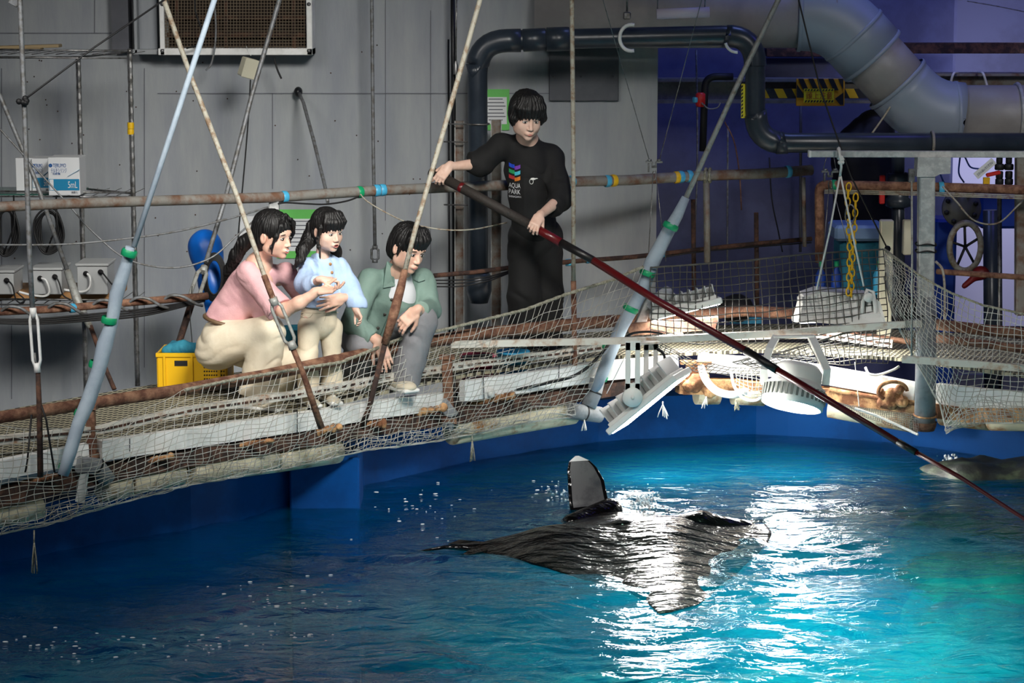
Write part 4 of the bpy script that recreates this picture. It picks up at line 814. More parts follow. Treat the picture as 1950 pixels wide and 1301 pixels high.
# ---------------------------------------------------------------- beams behind
def hbeam(x0, x1, y0, y1, Y, d, m, label, name='steel_beam', cat='beam'):
    mb = MB(); pxbox(mb, x0, y0, x1, y1, Y, d, .004); return piece(name, mb, m, label, cat)
mb = MB(); pxbox(mb, 1252, 155, 1720, 190, 17.2, .1, .003); pxbox(mb, 1248, 190, 1722, 197, 17.15, .22); pxbox(mb, 1250, 150, 1720, 156, 17.15, .22); piece('steel_beam', mb, mat('concrete_grey', (120, 118, 112), .8, c2=(98, 97, 92), scale=8), 'grey steel beam behind the hazard tape', 'beam')
mb = MB(); pxbox(mb, 1758, 143, 2000, 186, 17.1, .1, .003); pxbox(mb, 1755, 186, 2000, 192, 17.0, .24); pxbox(mb, 1755, 140, 2000, 145, 17.0, .24); piece('steel_beam', mb, M['galv_rust'], 'grey steel beam above the lower duct on the right', 'beam')
hbeam(1700, 2000, 82, 102, 17.3, .15, M['rust_dark'], 'dark mottled beam high on the right'); hbeam(1460, 1600, 92, 108, 17.6, .15, M['rust_dark'], 'dark beam under the upper duct elbow')
hbeam(1330, 1740, 205, 213, 18.6, .1, M['blue_wall'], 'thin bluish ledge under the hazard tape', 'ledge', 'ledge')
hbeam(1390, 1580, 8, 70, 18.9, .1, M['wall_dark'], 'dark wall panel behind the upper duct', 'wall_panel', 'panel')
for x, (y0, y1), lb in ((1808, (185, 140), ''), (1880, (185, 140), '')):
    s = 1 if x == 1808 else -1
    cable([(x - 6 * s, 186, 16.85), (x + 2 * s, 158, 16.85), (x + 8 * s, 140, 16.85), (x + 16 * s, 138, 16.95)], 5, M['white'], 'white bent rod hooked over the right beam, %s one' % ('left' if s > 0 else 'right'), 'hook', 'bent_rod')
# hazard tape and overhead warning sign
def hazard(mb_y, mb_b, x0, x1, y0, y1, Y, n):
    wpx = (x1 - x0) / n
    for k in range(n):
        q = mb_y if k % 2 == 0 else mb_b; a = x0 + k * wpx; q.prism([at(a, y0, Y), at(a + wpx, y0, Y), at(a + wpx + 9, y1, Y), at(a + 9, y1, Y)], (0, .003, 0))
t = thing('hazard_tape', 'yellow and black striped tape along the grey beam', 'tape', at(1550, 188, 17.08)); y_, b_ = MB(), MB(); hazard(y_, b_, 1440, 1660, 169, 187, 17.1, 13); obj('yellow_stripe', y_, M['tape_yellow'], t); obj('black_stripe', b_, M['black'], t)
t = thing('warning_sign', 'yellow head clearance warning sign wrapped in striped tape', 'sign', at(1560, 204, 17.0)); mb = MB(); pxbox(mb, 1517, 150, 1608, 202, 17.04, .03, .004); obj('wrapped_pad', mb, mat('hazard_orange', (226, 160, 24), .5), t)
b_ = MB()
for k in range(5): b_.prism([at(1520 + k * 19, 150, 17.034), at(1530 + k * 19, 150, 17.034), at(1540 + k * 19 if k < 4 else 1606, 172, 17.034), at(1530 + k * 19, 172, 17.034)], (0, -.003, 0))
b_.prism([at(1517, 160, 17.034), at(1531, 180, 17.034), at(1531, 186, 17.034), at(1517, 186, 17.034)], (0, -.003, 0)); b_.prism([at(1590, 188, 17.034), at(1606, 176, 17.034), at(1606, 200, 17.034), at(1600, 200, 17.034)], (0, -.003, 0)); obj('black_stripe', b_, M['black'], t)
mb = MB(); pxbox(mb, 1531, 169, 1588, 196, 17.02, .008); obj('sign_plate', mb, mat('sign_yellow', (226, 214, 30), .5), t)
b_ = MB()
for k in range(10): b_.prism([at(1532 + k * 5.6, 195, 17.018), at(1535 + k * 5.6, 195, 17.018), at(1537 + k * 5.6, 191, 17.018), at(1534 + k * 5.6, 191, 17.018)], (0, -.002, 0)); b_.prism([at(1532 + k * 5.6, 173, 17.018), at(1535 + k * 5.6, 173, 17.018), at(1537 + k * 5.6, 170, 17.018), at(1534 + k * 5.6, 170, 17.018)], (0, -.002, 0))
obj('sign_border', b_, M['black'], t)
text('lettering', '頭上注意', at(1560, 182, 17.014), X3, Z3, .058, mat('sign_red', (170, 70, 20), .6), t, fit=pw(50, 17))
t = thing('hazard_strip', 'small vertical yellow and black strip on the black pipe', 'tape', at(1416, 225, 15.6)); y_, b_ = MB(), MB(); pxbox(y_, 1412, 160, 1420, 225, 15.6, .004)
for k in range(9): b_.prism([at(1412, 164 + k * 7, 15.598), at(1415, 161 + k * 7, 15.598), at(1415, 165 + k * 7, 15.598), at(1412, 168 + k * 7, 15.598)], (0, -.002, 0))
obj('strip', y_, mat('strip_yellow', (222, 210, 40), .5), t); obj('black_mark', b_, M['black'], t)
# dark equipment in the right background
S = SDF(); S.cone(at(1665, 250, 17.3), at(1672, 330, 17.3), .15, .2, .05).cone(at(1665, 232, 17.3), at(1620, 262, 17.3), .07, .08, .08).cone(at(1640, 300, 17.3), at(1650, 440, 17.4), .22, .24, .08); S.disp = lambda P: fold(P, (1, 0, .3), 14, .008)
piece('dark_tarp', sdf_mb(S, .02), M['black'], 'black tarpaulin heap behind the grey pillar and pipes', 'tarpaulin')
t = thing('thin_black_pipework', 'thin black pipe with a red clamp on the blue wall', 'pipe', at(1340, 290, 16.6)); mb = MB(); mb.tube(bend([at(1396, 146, 16.6), at(1343, 146, 16.6), at(1338, 288, 16.6)], .08), pw(7, 16.6), 10); obj('pipe', mb, M['black'], t)
mb = MB(); mb.lathe([(.02, -.05), (.034, -.04), (.034, .04), (.02, .05)], at(1334, 190, 16.5), (0, 0, 1), 12); obj('red_clamp', mb, M['red'], t, 'red clamp')
bands(t, [(1326, 190, 0, 10)], lambda q: 16.5, M['tape_blue'], 14)
cable([(1336, 196, 16.45), (1350, 207, 16.45), (1366, 205, 16.45), (1372, 196, 16.45)], 3, M['rod_grey'], 'short grey cable loop under the red clamp')
cable([(1326, 95, 17.0), (1328, 300, 17.0), (1322, 480, 17.0)], 4, M['rod_grey'], 'thin vertical grey pipe on the blue wall', 'pipe', 'thin_pipe'); cable([(1386, 240, 16.9), (1385, 500, 16.9)], 4, M['rod_grey'], 'thin pale vertical pipe right of the middle padded pole', 'pipe', 'thin_pipe')
cable([(1380, 232, 16.8), (1398, 270, 16.8), (1408, 330, 16.8), (1412, 400, 16.8)], 3, M['rust'], 'brownish hose curving down behind the middle padded pole'); cable([(1525, 200, 17.6), (1524, 480, 17.6)], 6, M['wall_dark'], 'dark vertical pipe in front of the blue wall', 'pipe', 'dark_pipe')
cable([(1465, 300, 17.2), (1470, 380, 17.2), (1482, 440, 17.2), (1490, 480, 17.2)], 3, M['black'], 'thin dark hose hanging on the blue wall')
cable([(1690, -30, 17.9), (1690, 60, 17.9), (1689, 120, 17.9)], 5, M['rod_grey'], 'pale thin rod between the duct and the right wall', 'rod', 'thin_rod')
cable([(1750, 128, 16.0), (1715, 170, 15.9), (1690, 212, 15.85), (1660, 255, 15.8)], 4, M['cream_rod'], 'pale hose running down over the duct elbow')
cable([(1842, 2, 17.0), (1900, 12, 17.0), (1970, 26, 17.0)], 2.5, M['rod_grey'], 'thin cable at the top right corner')
# black guy wire
t = thing('guy_rope', 'twisted black rope dropping from the duct to the black net corner', 'rope', at(1690, 476, 14.95)); mb = MB(); seg(mb, [(1508, -40, 15.0), (1521, 0, 15.0), (1562, 170, 14.98), (1620, 335, 14.97), (1690, 474, 14.95)], 3.4, 6); obj('rope', mb, M['black'], t)
mb = MB(); mb.ball(at(1690, 474, 14.93), .022, n=8); obj('knot', mb, M['black'], t)
# suspended fittings with wires
def hanger(xl, xr, ytop, cx_, cy_, Y, legs, label):
    t = thing('cable_fitting', label, 'hanger', at(cx_, cy_, Y), 'small steel cable fittings'); mb = MB(); a = at(cx_ - 15, cy_ - 8, Y); 
    for x0, y0, x1, y1 in ((-16, -9, -4, -5), (4, -9, 16, -5), (-5, -7, -2, 2), (2, -7, 5, 2), (-5, 0, 5, 4), (-12, -4, -9, 12)): pxbox(mb, cx_ + x0, cy_ + y0, cx_ + x1, cy_ + y1, Y, .03, .001)
    mb.lathe([(.001, .0), (.014, 0), (.014, .012), (.001, .012)], at(cx_ - 9, cy_ - 9, Y + .01), (0, 0, 1), 8); mb.lathe([(.001, .0), (.014, 0), (.014, .012), (.001, .012)], at(cx_ + 9, cy_ - 9, Y + .01), (0, 0, 1), 8); obj('bracket', mb, M['steel'], t)
    for x0, y0, x1, y1 in xl + legs:
        mb = MB(); P = [at(x0, y0, Y), at(x1, y1, Y)]
        if y0 <= 2: d = (P[0] - P[1]).normalized(); P[0] = P[0] + d * ((CEIL - P[0].z) / d.z)
        mb.tube(P, pw(1.7, Y) / 2, 6); obj('wire', mb, M['steel'], t)
    mb = MB(); c = at(cx_, cy_ + 18, Y); mb.tube([c + Vector((.012 * math.cos(q), 0, .03 * math.sin(q))) for q in np.linspace(0, 2 * math.pi, 14, endpoint=False)], .004, 6, closed=True); obj('ring', mb, M['steel'], t)
hanger([(1148, 0, 1236, 304), (1336, 0, 1256, 304)], 0, 0, 1246, 316, 14.9, [(1243, 340, 1234, 505), (1250, 340, 1268, 498)], 'small steel cable fitting hanging left of the middle padded pole')
hanger([(1574, 298, 1568, 322), (1588, 300, 1592, 322)], 0, 0, 1581, 334, 14.85, [(1579, 352, 1562, 555), (1584, 352, 1640, 560)], 'small steel cable fitting under the white crossbar')
# ---------------------------------------------------------------- galvanised pillar and crossbar
YC = 14.45
t = thing('steel_pillar', 'galvanised steel pillar at the right with a grey foam sleeve, standing over the pool', 'pillar', at(1762, 828, YC - .1))
mb = MB(); mb.beam(at(1764, 300, YC), at(1762, 575, YC), pw(30, YC), .1, up=(0, 1, 0), bev=.008); obj('column', mb, M['galv'], t)
mb = MB(); mb.prism([at(1748, 300, YC - .06), at(1811, 300, YC - .06), at(1810, 331, YC - .06), at(1790, 332, YC - .06), at(1780, 337, YC - .06), at(1746, 337, YC - .06)], (0, .12, 0)); obj('gusset', mb, M['galv'], t)
mb = MB(); P = [at(1764, 565, YC), at(1763, 690, YC - .02), at(1761, 805, YC - .04)]; mb.tube(P, [pw(19, YC), pw(20, YC), pw(20.5, YC)], 20); obj('foam_sleeve', mb, M['pad_grey'], t)
mb = MB(); mb.lathe([(.075, .0), (.07, .03), (.06, .055), (.001, .06)], at(1761, 803, YC - .04), (0, 0, -1), 18); obj('pillar_foot', mb, M['rust'], t)
for y in (465, 478, 600): mb = MB(); c = at(1763, y, YC); mb.tube([c + Vector((.062 * math.cos(q) * (1.1 if y > 500 else 1), .062 * math.sin(q), .006 * math.sin(3 * q))) for q in np.linspace(0, 2 * math.pi, 20, endpoint=False)], .006, 6, closed=True); obj('tie_cord', mb, M['black'], t)
mb = MB(); c = at(1762, 790, YC - .04); mb.tube([c + Vector((.07 * math.cos(q), .07 * math.sin(q), .01 * math.sin(q))) for q in np.linspace(0, 2 * math.pi, 20, endpoint=False)], .006, 6, closed=True); obj('tie_cord', mb, M['rust_orange'], t)
t = thing('crossbar', 'light grey square crossbar resting on top of the galvanised pillar', 'bar', at(1750, 300, YC)); mb = MB(); mb.beam(at(1541, 293, YC), at(2010, 294, YC), .06, pw(12, YC), bev=.003); obj('tube', mb, M['galv'], t); mb = MB(); mb.beam(at(1539, 293, YC), at(1544, 293, YC), .066, pw(13, YC), bev=.003); obj('end_cap', mb, M['white'], t, 'white end cap')
t = thing('steel_pillar', 'second galvanised pillar cut by the right frame edge', 'pillar', at(1945, 600, 15.6)); mb = MB(); mb.beam(at(1945, 300, 15.6), at(1944, 600, 15.6), pw(22, 15.6), .08, up=(0, 1, 0), bev=.006); obj('column', mb, M['galv_rust'], t)
# vertical bolt rod left of pillar
t = thing('threaded_rod', 'thin steel rod with a buckle left of the galvanised pillar', 'rod', at(1737, 690, 14.3)); mb = MB(); seg(mb, [(1736, 345, 14.35), (1737, 500, 14.32), (1736, 678, 14.3)], 4, 8); obj('rod', mb, M['rod'], t); mb = MB(); pxbox(mb, 1731, 322, 1742, 348, 14.35, .03, .003); obj('buckle', mb, M['steel'], t)
# white front bars
def bar(pts, th, m, label):
    mb = MB(); P = [at(*p) for p in pts]; mb.beams(P, .035, pw(th, P[0].y)); return piece('support_bar', mb, m, label, 'bar', None)
bar([(857, 656, 14.0), (1230, 648, 14.4), (1480, 635, 14.45), (1700, 619, 14.4), (1755, 616, 14.4)], 13, M['white_rust'], 'long white rust-spotted bar crossing in front of the nets, holding the lamps')
bar([(1718, 684, 14.1), (1850, 693, 14.0), (2000, 706, 13.9)], 13, M['white_rust'], 'white rust-spotted bar running right from the galvanised pillar')
# ---------------------------------------------------------------- hang ropes and chain
t = thing('white_rope', 'white rope tied to the crossbar holding the wide floodlight', 'rope', at(1598, 560, 14.5)); mb = MB(); seg(mb, [(1600, 330, 14.4), (1580, 440, 14.42), (1555, 552, 14.5)], 4, 6); obj('rope', mb, M['white_rope'], t)
mb = MB(); seg(mb, [(1600, 330, 14.4), (1622, 440, 14.42), (1645, 545, 14.45)], 4, 6); obj('rope', mb, M['white_rope'], t)
mb = MB(); seg(mb, [(1596, 282, 14.38), (1600, 300, 14.36), (1602, 318, 14.37), (1600, 334, 14.39)], 5, 8); c = at(1597, 292, YC); mb.tube([c + Vector((.0, .045 * math.cos(q), .032 * math.sin(q))) for q in np.linspace(0, 2 * math.pi, 16, endpoint=False)], .009, 6, closed=True)
c = at(1602, 305, 14.37)
for k in range(4): mb.ball(c + Vector((random.uniform(-.012, .012), 0, random.uniform(-.02, .02))), .014, n=8)
obj('knot', mb, M['white_rope'], t)
t = thing('yellow_chain', 'yellow plastic chain hanging in a doubled run behind the black net', 'chain', at(1617, 560, 14.6))
def chain(pts, lk):
    P = [at(*p) for p in smoothpts(pts, 20)]; L = 0; out = []; acc = 0
    for a, b in zip(P[:-1], P[1:]):
        acc += (b - a).length
        if acc >= lk * .75: acc = 0; out.append((b, (b - a).normalized()))
    for i, (c, d) in enumerate(out):
        mb = MB(); s = d.cross(Vector((0, 1, 0))).normalized() if i % 2 == 0 else (d.cross(Vector((0, 1, 0))).normalized() * .35 + Vector((0, .93, 0)))
        mb.tube([c + d * (lk * .5 * math.sin(q)) + s * (lk * .28 * math.cos(q)) for q in np.linspace(0, 2 * math.pi, 12, endpoint=False)], lk * .09, 5, closed=True); obj('link', mb, M['yellow'], t)
chain([(1617, 342, 14.6), (1614, 400, 14.6), (1618, 470, 14.6), (1616, 560, 14.6)], .055); chain([(1630, 362, 14.62), (1628, 420, 14.62), (1624, 480, 14.62), (1621, 562, 14.62)], .055)
mb = MB(); c = at(1619, 408, 14.55); mb.tube([c + Vector((.03 * math.cos(q), 0, .06 * math.sin(q))) for q in np.linspace(0, 2 * math.pi, 16, endpoint=False)], .005, 6, closed=True); piece('carabiner', mb, M['steel'], 'steel carabiner clipped to the yellow chain', 'carabiner')
# ---------------------------------------------------------------- right background plant room
t = thing('guard_rail', 'brown rusty guard rail with a corner post behind the white crossbar', 'rail', at(1560, 500, 15.8)); mb = MB(); mb.tube(bend([at(1561, 500, 15.8), at(1560, 352, 15.8), at(1770, 356, 15.6), at(1990, 363, 15.3)], .05), pw(9, 15.8), 12); obj('pipe', mb, M['rust'], t); bands(t, [(1792, 360, 10, .2)], lambda q: 15.57, M['tape_blue'], 26, lab='bright blue tape band')
mb = MB()
for k in range(3): seg(mb, [(1570, 362 + k * 3, 15.75), (1760, 366 + k * 3, 15.5), (1990, 374 + k * 3, 15.2)], 2.5, 6)
obj('cable_bundle', mb, M['cream_rod'], t); bands(t, [(1588, 354, 10, .2)], lambda q: 15.78, M['tape_green'], 22, lab='green tape band')
rail([(1785, 517), (1870, 523), (2000, 532)], .9, 11, M['rust'], 'lower brown rusty pipe behind the right net')
cable([(1795, 355, 15.4), (1822, 385, 15.35), (1855, 420, 15.35), (1900, 425, 15.3), (1940, 390, 15.3), (1970, 362, 15.3)], 3.5, M['cream_rod'], 'pale cable drooping from the blue tape on the right')
cable([(1782, 498, 15.0), (1795, 515, 14.95), (1799, 560, 14.9), (1798, 640, 14.8)], 5, M['cream_rod'], 'pale hose bending down right of the pillar')
t = thing('ball_valve', 'black ball valve with a red lever on a vertical black pipe', 'valve', at(1711, 500, 16.2)); mb = MB(); seg(mb, [(1710, 290, 16.2), (1711, 640, 16.2)], 25, 18); obj('pipe', mb, M['pvc_dark'], t)
mb = MB(); c = at(1711, 362, 16.2); r = pw(24, 16.2); mb.lathe([(r * .7, -.12), (r, -.11), (r, -.06), (r * .85, -.05), (r * .85, .05), (r, .06), (r, .11), (r * .7, .12)], c, (0, 0, 1), 22); obj('valve_body', mb, M['pvc_dark'], t)
mb = MB(); pxbox(mb, 1676, 334, 1685, 389, 16.1, .04, .006); mb.beam(at(1682, 361, 16.12), at(1700, 361, 16.15), .02, .02); obj('lever', mb, M['red'], t, 'red lever')
t = thing('ball_valve', 'small black valve with a red and yellow handle at the far right', 'valve', at(1912, 352, 15.7)); mb = MB()
for x in (1903, 1921):
    for y0, y1, q in ((298, 312, 6), (312, 324, 9), (326, 340, 7), (340, 352, 8)): mb.lathe([(pw(q, 15.7) * .8, 0), (pw(q, 15.7), .006), (pw(q, 15.7), pw(y1 - y0, 15.7) - .006), (pw(q, 15.7) * .8, pw(y1 - y0, 15.7))], at(x, y1, 15.7), (0, 0, 1), 14)
obj('valve_body', mb, M['black'], t); mb = MB(); mb.beam(at(1878, 334, 15.6), at(1905, 328, 15.6), .03, .025, bev=.005); obj('lever', mb, M['red'], t, 'red lever'); mb = MB(); pxbox(mb, 1873, 338, 1885, 352, 15.6, .02, .003); obj('yellow_tag', mb, M['yellow'], t, 'yellow tag')
t = thing('label_strip', 'tilted white label strip with dark writing near the right valves', 'label', at(1872, 340, 15.5)); mb = MB(); A_, B_ = at(1858, 336, 15.5), at(1893, 306, 15.5); mb.beam(A_, B_, .004, .05, bev=.001); obj('strip', mb, M['paper'], t); d = (B_ - A_).normalized(); text('lettering', 'さわらないでください', (A_ + B_) / 2 + Vector((0, -.004, 0)), d, Z3, .022, M['ink'], t, fit=.13)
mb = MB(); r = pw(37, 16.6); mb.lathe([(.001, 0), (r, 0), (r, .04), (.001, .04)], at(1830, 396, 16.6), (0, -1, 0), 28); t = thing('pipe_flange', 'round grey blind flange with dark bolts behind the drooping cable', 'flange', at(1830, 430, 16.6)); obj('disc', mb, mat('flange_grey', (110, 110, 108), .5), t)
for k in range(8):
    mb = MB(); q = k * math.pi / 4 + .3; mb.lathe([(.001, 0), (.018, 0), (.018, .02), (.001, .02)], at(1830, 396, 16.56) + Vector((r * .78 * math.cos(q), 0, r * .78 * math.sin(q))), (0, -1, 0), 6); obj('bolt', mb, M['black'], t)
t = thing('hand_wheel', 'large spoked valve wheel in the right background', 'wheel', at(1836, 515, 16.4)); mb = MB(); mb.tube([at(1838, 470, 16.4), at(1838, 470, 16.75)], .018, 8); c = at(1838, 470, 16.4); rw, rh = pw(30, 16.4), pw(46, 16.4)
mb.tube([c + Vector((rw * math.cos(q), 0, rh * math.sin(q))) for q in np.linspace(0, 2 * math.pi, 32, endpoint=False)], .022, 8, closed=True); obj('rim', mb, M['cream_rod'], t); mb = MB()
for k in range(5): q = k * 2 * math.pi / 5 + .4; mb.tube([c, c + Vector((rw * math.cos(q), 0, rh * math.sin(q)))], .01, 6)
obj('spoke', mb, M['black_metal'], t)
mb = MB(); S = SDF(); S.ell(at(1868, 520, 16.2), (.06, .05, .05), k=.03).cone(at(1860, 525, 16.2), at(1836, 545, 16.2), .025, .02, .03); piece('red_valve_gear', sdf_mb(S, .012), mat('dark_red', (110, 20, 24), .5), 'dark red valve gear below the spoked wheel', 'valve')
mb = MB(); seg(mb, [(1886, 400, 16.5), (1888, 850, 16.5)], 28, 18); piece('grey_pipe', mb, M['pvc_dark'], 'thick dark vertical pipe right of the spoked wheel', 'pipe'); mb = MB(); seg(mb, [(1903, 372, 16.0), (1906, 850, 16.0)], 9, 10); piece('steel_tube', mb, M['steel'], 'shiny vertical steel tube at the far right', 'tube')
mb = MB(); pxbox(mb, 1780, 418, 1812, 820, 16.7, .3, .02); piece('blue_tank', mb, M['blue_deep'], 'blue tank edge right behind the galvanised pillar', 'tank'); mb = MB(); pxbox(mb, 1868, 372, 1960, 436, 17.0, .3, .02); piece('blue_box', mb, M['blue_deep'], 'blue box behind the far right steel tube', 'box')
for i, pts in enumerate(([(1828, 300, 16.3), (1826, 330, 16.3), (1836, 348, 16.3)], [(1838, 300, 16.3), (1848, 318, 16.3), (1866, 322, 16.3)], [(1790, 330, 16.3), (1796, 345, 16.3), (1800, 352, 16.3)])): cable(pts, 3.5, M['blue_deep'], ['blue air hose curling beside the white panel', 'blue air hose loop under the crossbar', 'short blue hose beside the pillar gusset'][i], 'hose', 'air_hose')
mb = MB(); pxbox(mb, 1678, 420, 1697, 650, 15.3, .08, .006); piece('cream_cover', mb, M['cream'], 'cream vertical cover strip at the black net corner', 'cover'); mb = MB(); pxbox(mb, 1722, 420, 1736, 486, 15.9, .08, .006); piece('cream_cover', mb, M['cream'], 'second cream cover strip left of the pillar', 'cover')
mb = MB(); pxbox(mb, 1590, 430, 1690, 460, 16.6, .4, .02); piece('blue_cooler', mb, mat('pale_blue', (130, 160, 190), .5), 'pale blue lid of a tub behind the yellow chain', 'lid'); mb = MB(); pxbox(mb, 1600, 462, 1690, 640, 16.65, .35, .02); piece('blue_tub', mb, M['teal'], 'teal tub under the pale blue lid', 'tub')
for x, m, lb in ((1592, 'blue_deep', 'blue bottle behind the black net'), (1672, 'cyan', 'light blue bottle with green cap behind the black net'), (1562, 'blue_deep', 'dark blue bottle left behind the wide floodlight')):
    t = thing('spray_bottle', lb, 'bottle', at(x, 560, 15.6)); mb = MB(); mb.lathe([(.001, 0), (.035, .0), (.035, .13), (.014, .17), (.014, .19), (.001, .19)], at(x, 560, 15.6), (0, 0, 1), 16); obj('body', mb, M[m], t); mb = MB(); mb.lathe([(.016, .185), (.016, .22), (.001, .22)], at(x, 560, 15.6), (0, 0, 1), 12); obj('cap', mb, M['tape_green'], t)
for i, (x0, y0, x1, y1) in enumerate(((1440, 505, 1442, 590), (1320, 480, 1322, 600), (1566, 500, 1566, 600))): mb = MB(); seg(mb, [(x0, y0 - 100, 16.2), (x1, 614, 16.2)], 9, 10); piece('rail_post', mb, M['rust_dark'], ['dark rail post behind the black net, middle', 'dark rail post behind the upper floodlight', 'dark rail post left of the wide floodlight'][i], 'post')
mb = MB(); pxbox(mb, 1390, 605, 1450, 617, 16.12, .15, .004); piece('blue_cloth', mb, M['cyan'], 'folded light blue cloth on the right walkway behind the black net', 'cloth')
# dark hazy kit on the walkway right
for i, (x0, y0, x1, y1) in enumerate(((1385, 572, 1420, 602), (1700, 572, 1740, 606))):
    S = SDF(); S.ell(at((x0 + x1) / 2, (y0 + y1) / 2, 16.0), (.12, .12, .1), k=.02); S.disp = lambda P: fold(P, (1, 0, 0), 20, .006); piece('dark_bag', sdf_mb(S, .015), M['black'], ['dark bag on the right walkway left of the wide floodlight', 'dark bag behind the white net near the pillar'][i], 'bag')
# ---------------------------------------------------------------- lamps
M['led'] = mat('led_face', (255, 255, 255), .3, emit=((255, 252, 244), 82.0))
def floodlight(c, nrm, side, wd, ln, dp, label, fins=9, arm=None):
    """flat LED floodlight: lit face at c facing nrm"""
    n = Vector(nrm).normalized(); s = Vector(side); s = (s - n * s.dot(n)).normalized(); l = n.cross(s); R = Matrix((s, l, n)).transposed(); c = Vector(c)
    t = thing('floodlight', label, 'floodlight', c, 'white LED floodlights'); 
    def q(a, b, h): return c + s * a + l * b + n * h
    mb = MB(); mb.box(q(0, 0, -.02), (wd, ln, .04), R, bev=.006); mb.box(q(0, 0, -.045), (wd * .86, ln * .9, .03), R, bev=.004); obj('housing', mb, M['white'], t)
    mb = MB(); mb.box(q(0, 0, .002), (wd * .9, ln * .92, .004), R); obj('led_panel', mb, M['led'], t, 'glowing panel')
    mb = MB()
    for k in range(fins): mb.box(q(0, -ln * .42 + ln * .84 * k / (fins - 1), -.06 - dp / 2), (wd * .8, .008, dp), R)
    obj('cooling_fin', mb, M['grey_plastic'], t); mb = MB()
    mb.box(q(0, 0, -.06 - dp * .4), (wd * .25, ln * .84, dp * .8), R, bev=.005); obj('driver_box', mb, M['white'], t); return t, q, R, n, s, l
# A: big tilted floodlight
cA = at(1222, 752, 14.1)
t, q, R, n, s, l = floodlight(cA + Vector((.055, -.02, -.05)), (.60, -.22, -.74), (.36, 1, .0), .34, .56, .10, 'big white floodlight tilted to the water, hanging from the long white bar', 8)
for sgn, x0 in ((-1, 1205), (1, 1245)):
    mb = MB(); bot = q(sgn * .19, .0, -.09); top = at(x0, 652, bot.y); top.x = bot.x
    a = Vector((top.x, bot.y, top.z)); w_ = .085; 
    for off in (-.029, .029): mb.beam(Vector((a.x + off, a.y, a.z)), Vector((bot.x + off, bot.y, bot.z)), .012, .030, up=(1, 0, 0), bev=.002)
    mb.box((a.x, a.y, a.z - .02), (.09, .012, .06), bev=.003); mb.box((bot.x, bot.y, bot.z + .05), (.09, .012, .07), bev=.003); mb.lathe([(.001, -.01), (.058, -.01), (.062, 0), (.058, .012), (.001, .012)], bot, (0, -1, 0), 24); mb.lathe([(.001, 0), (.014, 0), (.012, .02), (.001, .02)], bot, (0, -1, 0), 10)
    obj('bracket_arm', mb, M['white'], t)
mb = MB(); mb.beam(at(1208, 655, 14.05), at(1250, 652, 14.3), .06, .012); obj('mounting_plate', mb, M['white_rust'], t)
cable([(1242, 660, 14.3), (1262, 672, 14.25), (1266, 690, 14.2), (1258, 706, 14.2)], 6, M['black'], '', name='power_lead', parent=t)
# B: upper floodlight
cB = at(1300, 590, 14.75)
t, q, R, n, s, l = floodlight(cB + Vector((.02, 0, -.01)), (.24, -.12, -.96), (0, 1, 0), .34, .46, .07, 'upper white floodlight above the rusty plate, pointing down', 9)
mb = MB(); mb.tube([at(1245, 592, 14.7), at(1262, 566, 14.72), at(1275, 556, 14.75)], [.06, .05, .045], 14); obj('pole_socket', mb, M['grey_plastic'], t)
# C: round high-bay lamp
cC = at(1514, 742, 14.2); ax = Vector((.20, .34, .92)).normalized()
t = thing('high_bay_lamp', 'round white finned high bay lamp hanging from the long white bar over the water', 'lamp', cC)
rC = pw(60, 14.2); mb = MB(); mb.lathe([(rC * .93, -.11), (rC, -.105), (rC * 1.0, -.06), (rC * .97, .02), (rC * .84, .035), (rC * .80, .05)], cC, ax, 40); mb.lathe([(rC * .80, .05), (rC * .78, .12), (rC * .62, .155), (.03, .165), (.03, .15), (.001, .15)], cC, ax, 40); obj('housing', mb, M['white'], t)
mb = MB(); xx = Vector((1, 0, 0)); xx = (xx - ax * xx.dot(ax)).normalized(); yy = ax.cross(xx)
for k in range(36):
    q_ = 2 * math.pi * k / 36; d = xx * math.cos(q_) + yy * math.sin(q_); Rk = Matrix((d, ax.cross(d), ax)).transposed(); mb.box(cC + d * (rC * .985) - ax * .035, (.022, .014, .07), Rk)
obj('vent_slot', mb, mat('slot_shadow', (120, 122, 118), .8), t, 'dark cooling slots')['kind'] = 'stuff'
mb = MB(); mb.lathe([(.001, -.108), (rC * .86, -.108), (rC * .86, -.104), (.001, -.104)], cC, ax, 36); obj('led_disc', mb, M['led'], t, 'glowing disc')
for sx in (-1, 1):
    P = [cC + Vector((sx * rC * .98, 0, .03)), cC + Vector((sx * rC * 1.02, 0, .12)), at(1465 if sx < 0 else 1556, 665, 14.3), at(1478 if sx < 0 else 1545, 642, 14.38)]
    mb = MB(); mb.beams(P, .03, .045, up=(1, 0, 0)); obj('yoke_arm', mb, M['white'], t)
mb = MB(); mb.beam(at(1472, 642, 14.38), at(1550, 640, 14.38), .05, .012); obj('yoke_top', mb, M['white'], t)
# D: wide floodlight on ropes
cD = at(1592, 610, 14.75)
t, q, R, n, s, l = floodlight(cD, (.05, -.12, -.98), (0, 1, 0), .34, .52, .10, 'wide white floodlight hanging on ropes behind the black net', 12)
mb = MB(); mb.tube([at(x, y, 14.6) for x, y in ((1640, 612), (1643, 575), (1652, 552), (1662, 556), (1667, 585), (1668, 622))], .013, 8); mb.lathe([(.001, 0), (.03, 0), (.03, .02), (.001, .02)], at(1653, 566, 14.58), (0, -1, 0), 16); obj('side_bracket', mb, M['white'], t)
mb = MB(); mb.prism([at(1520, 612, 14.55), at(1690, 625, 14.55), at(1676, 575, 14.6), at(1655, 563, 14.65), at(1560, 555, 14.65), at(1532, 565, 14.65)], (0, .25, 0)); obj('hood', mb, M['white'], t)
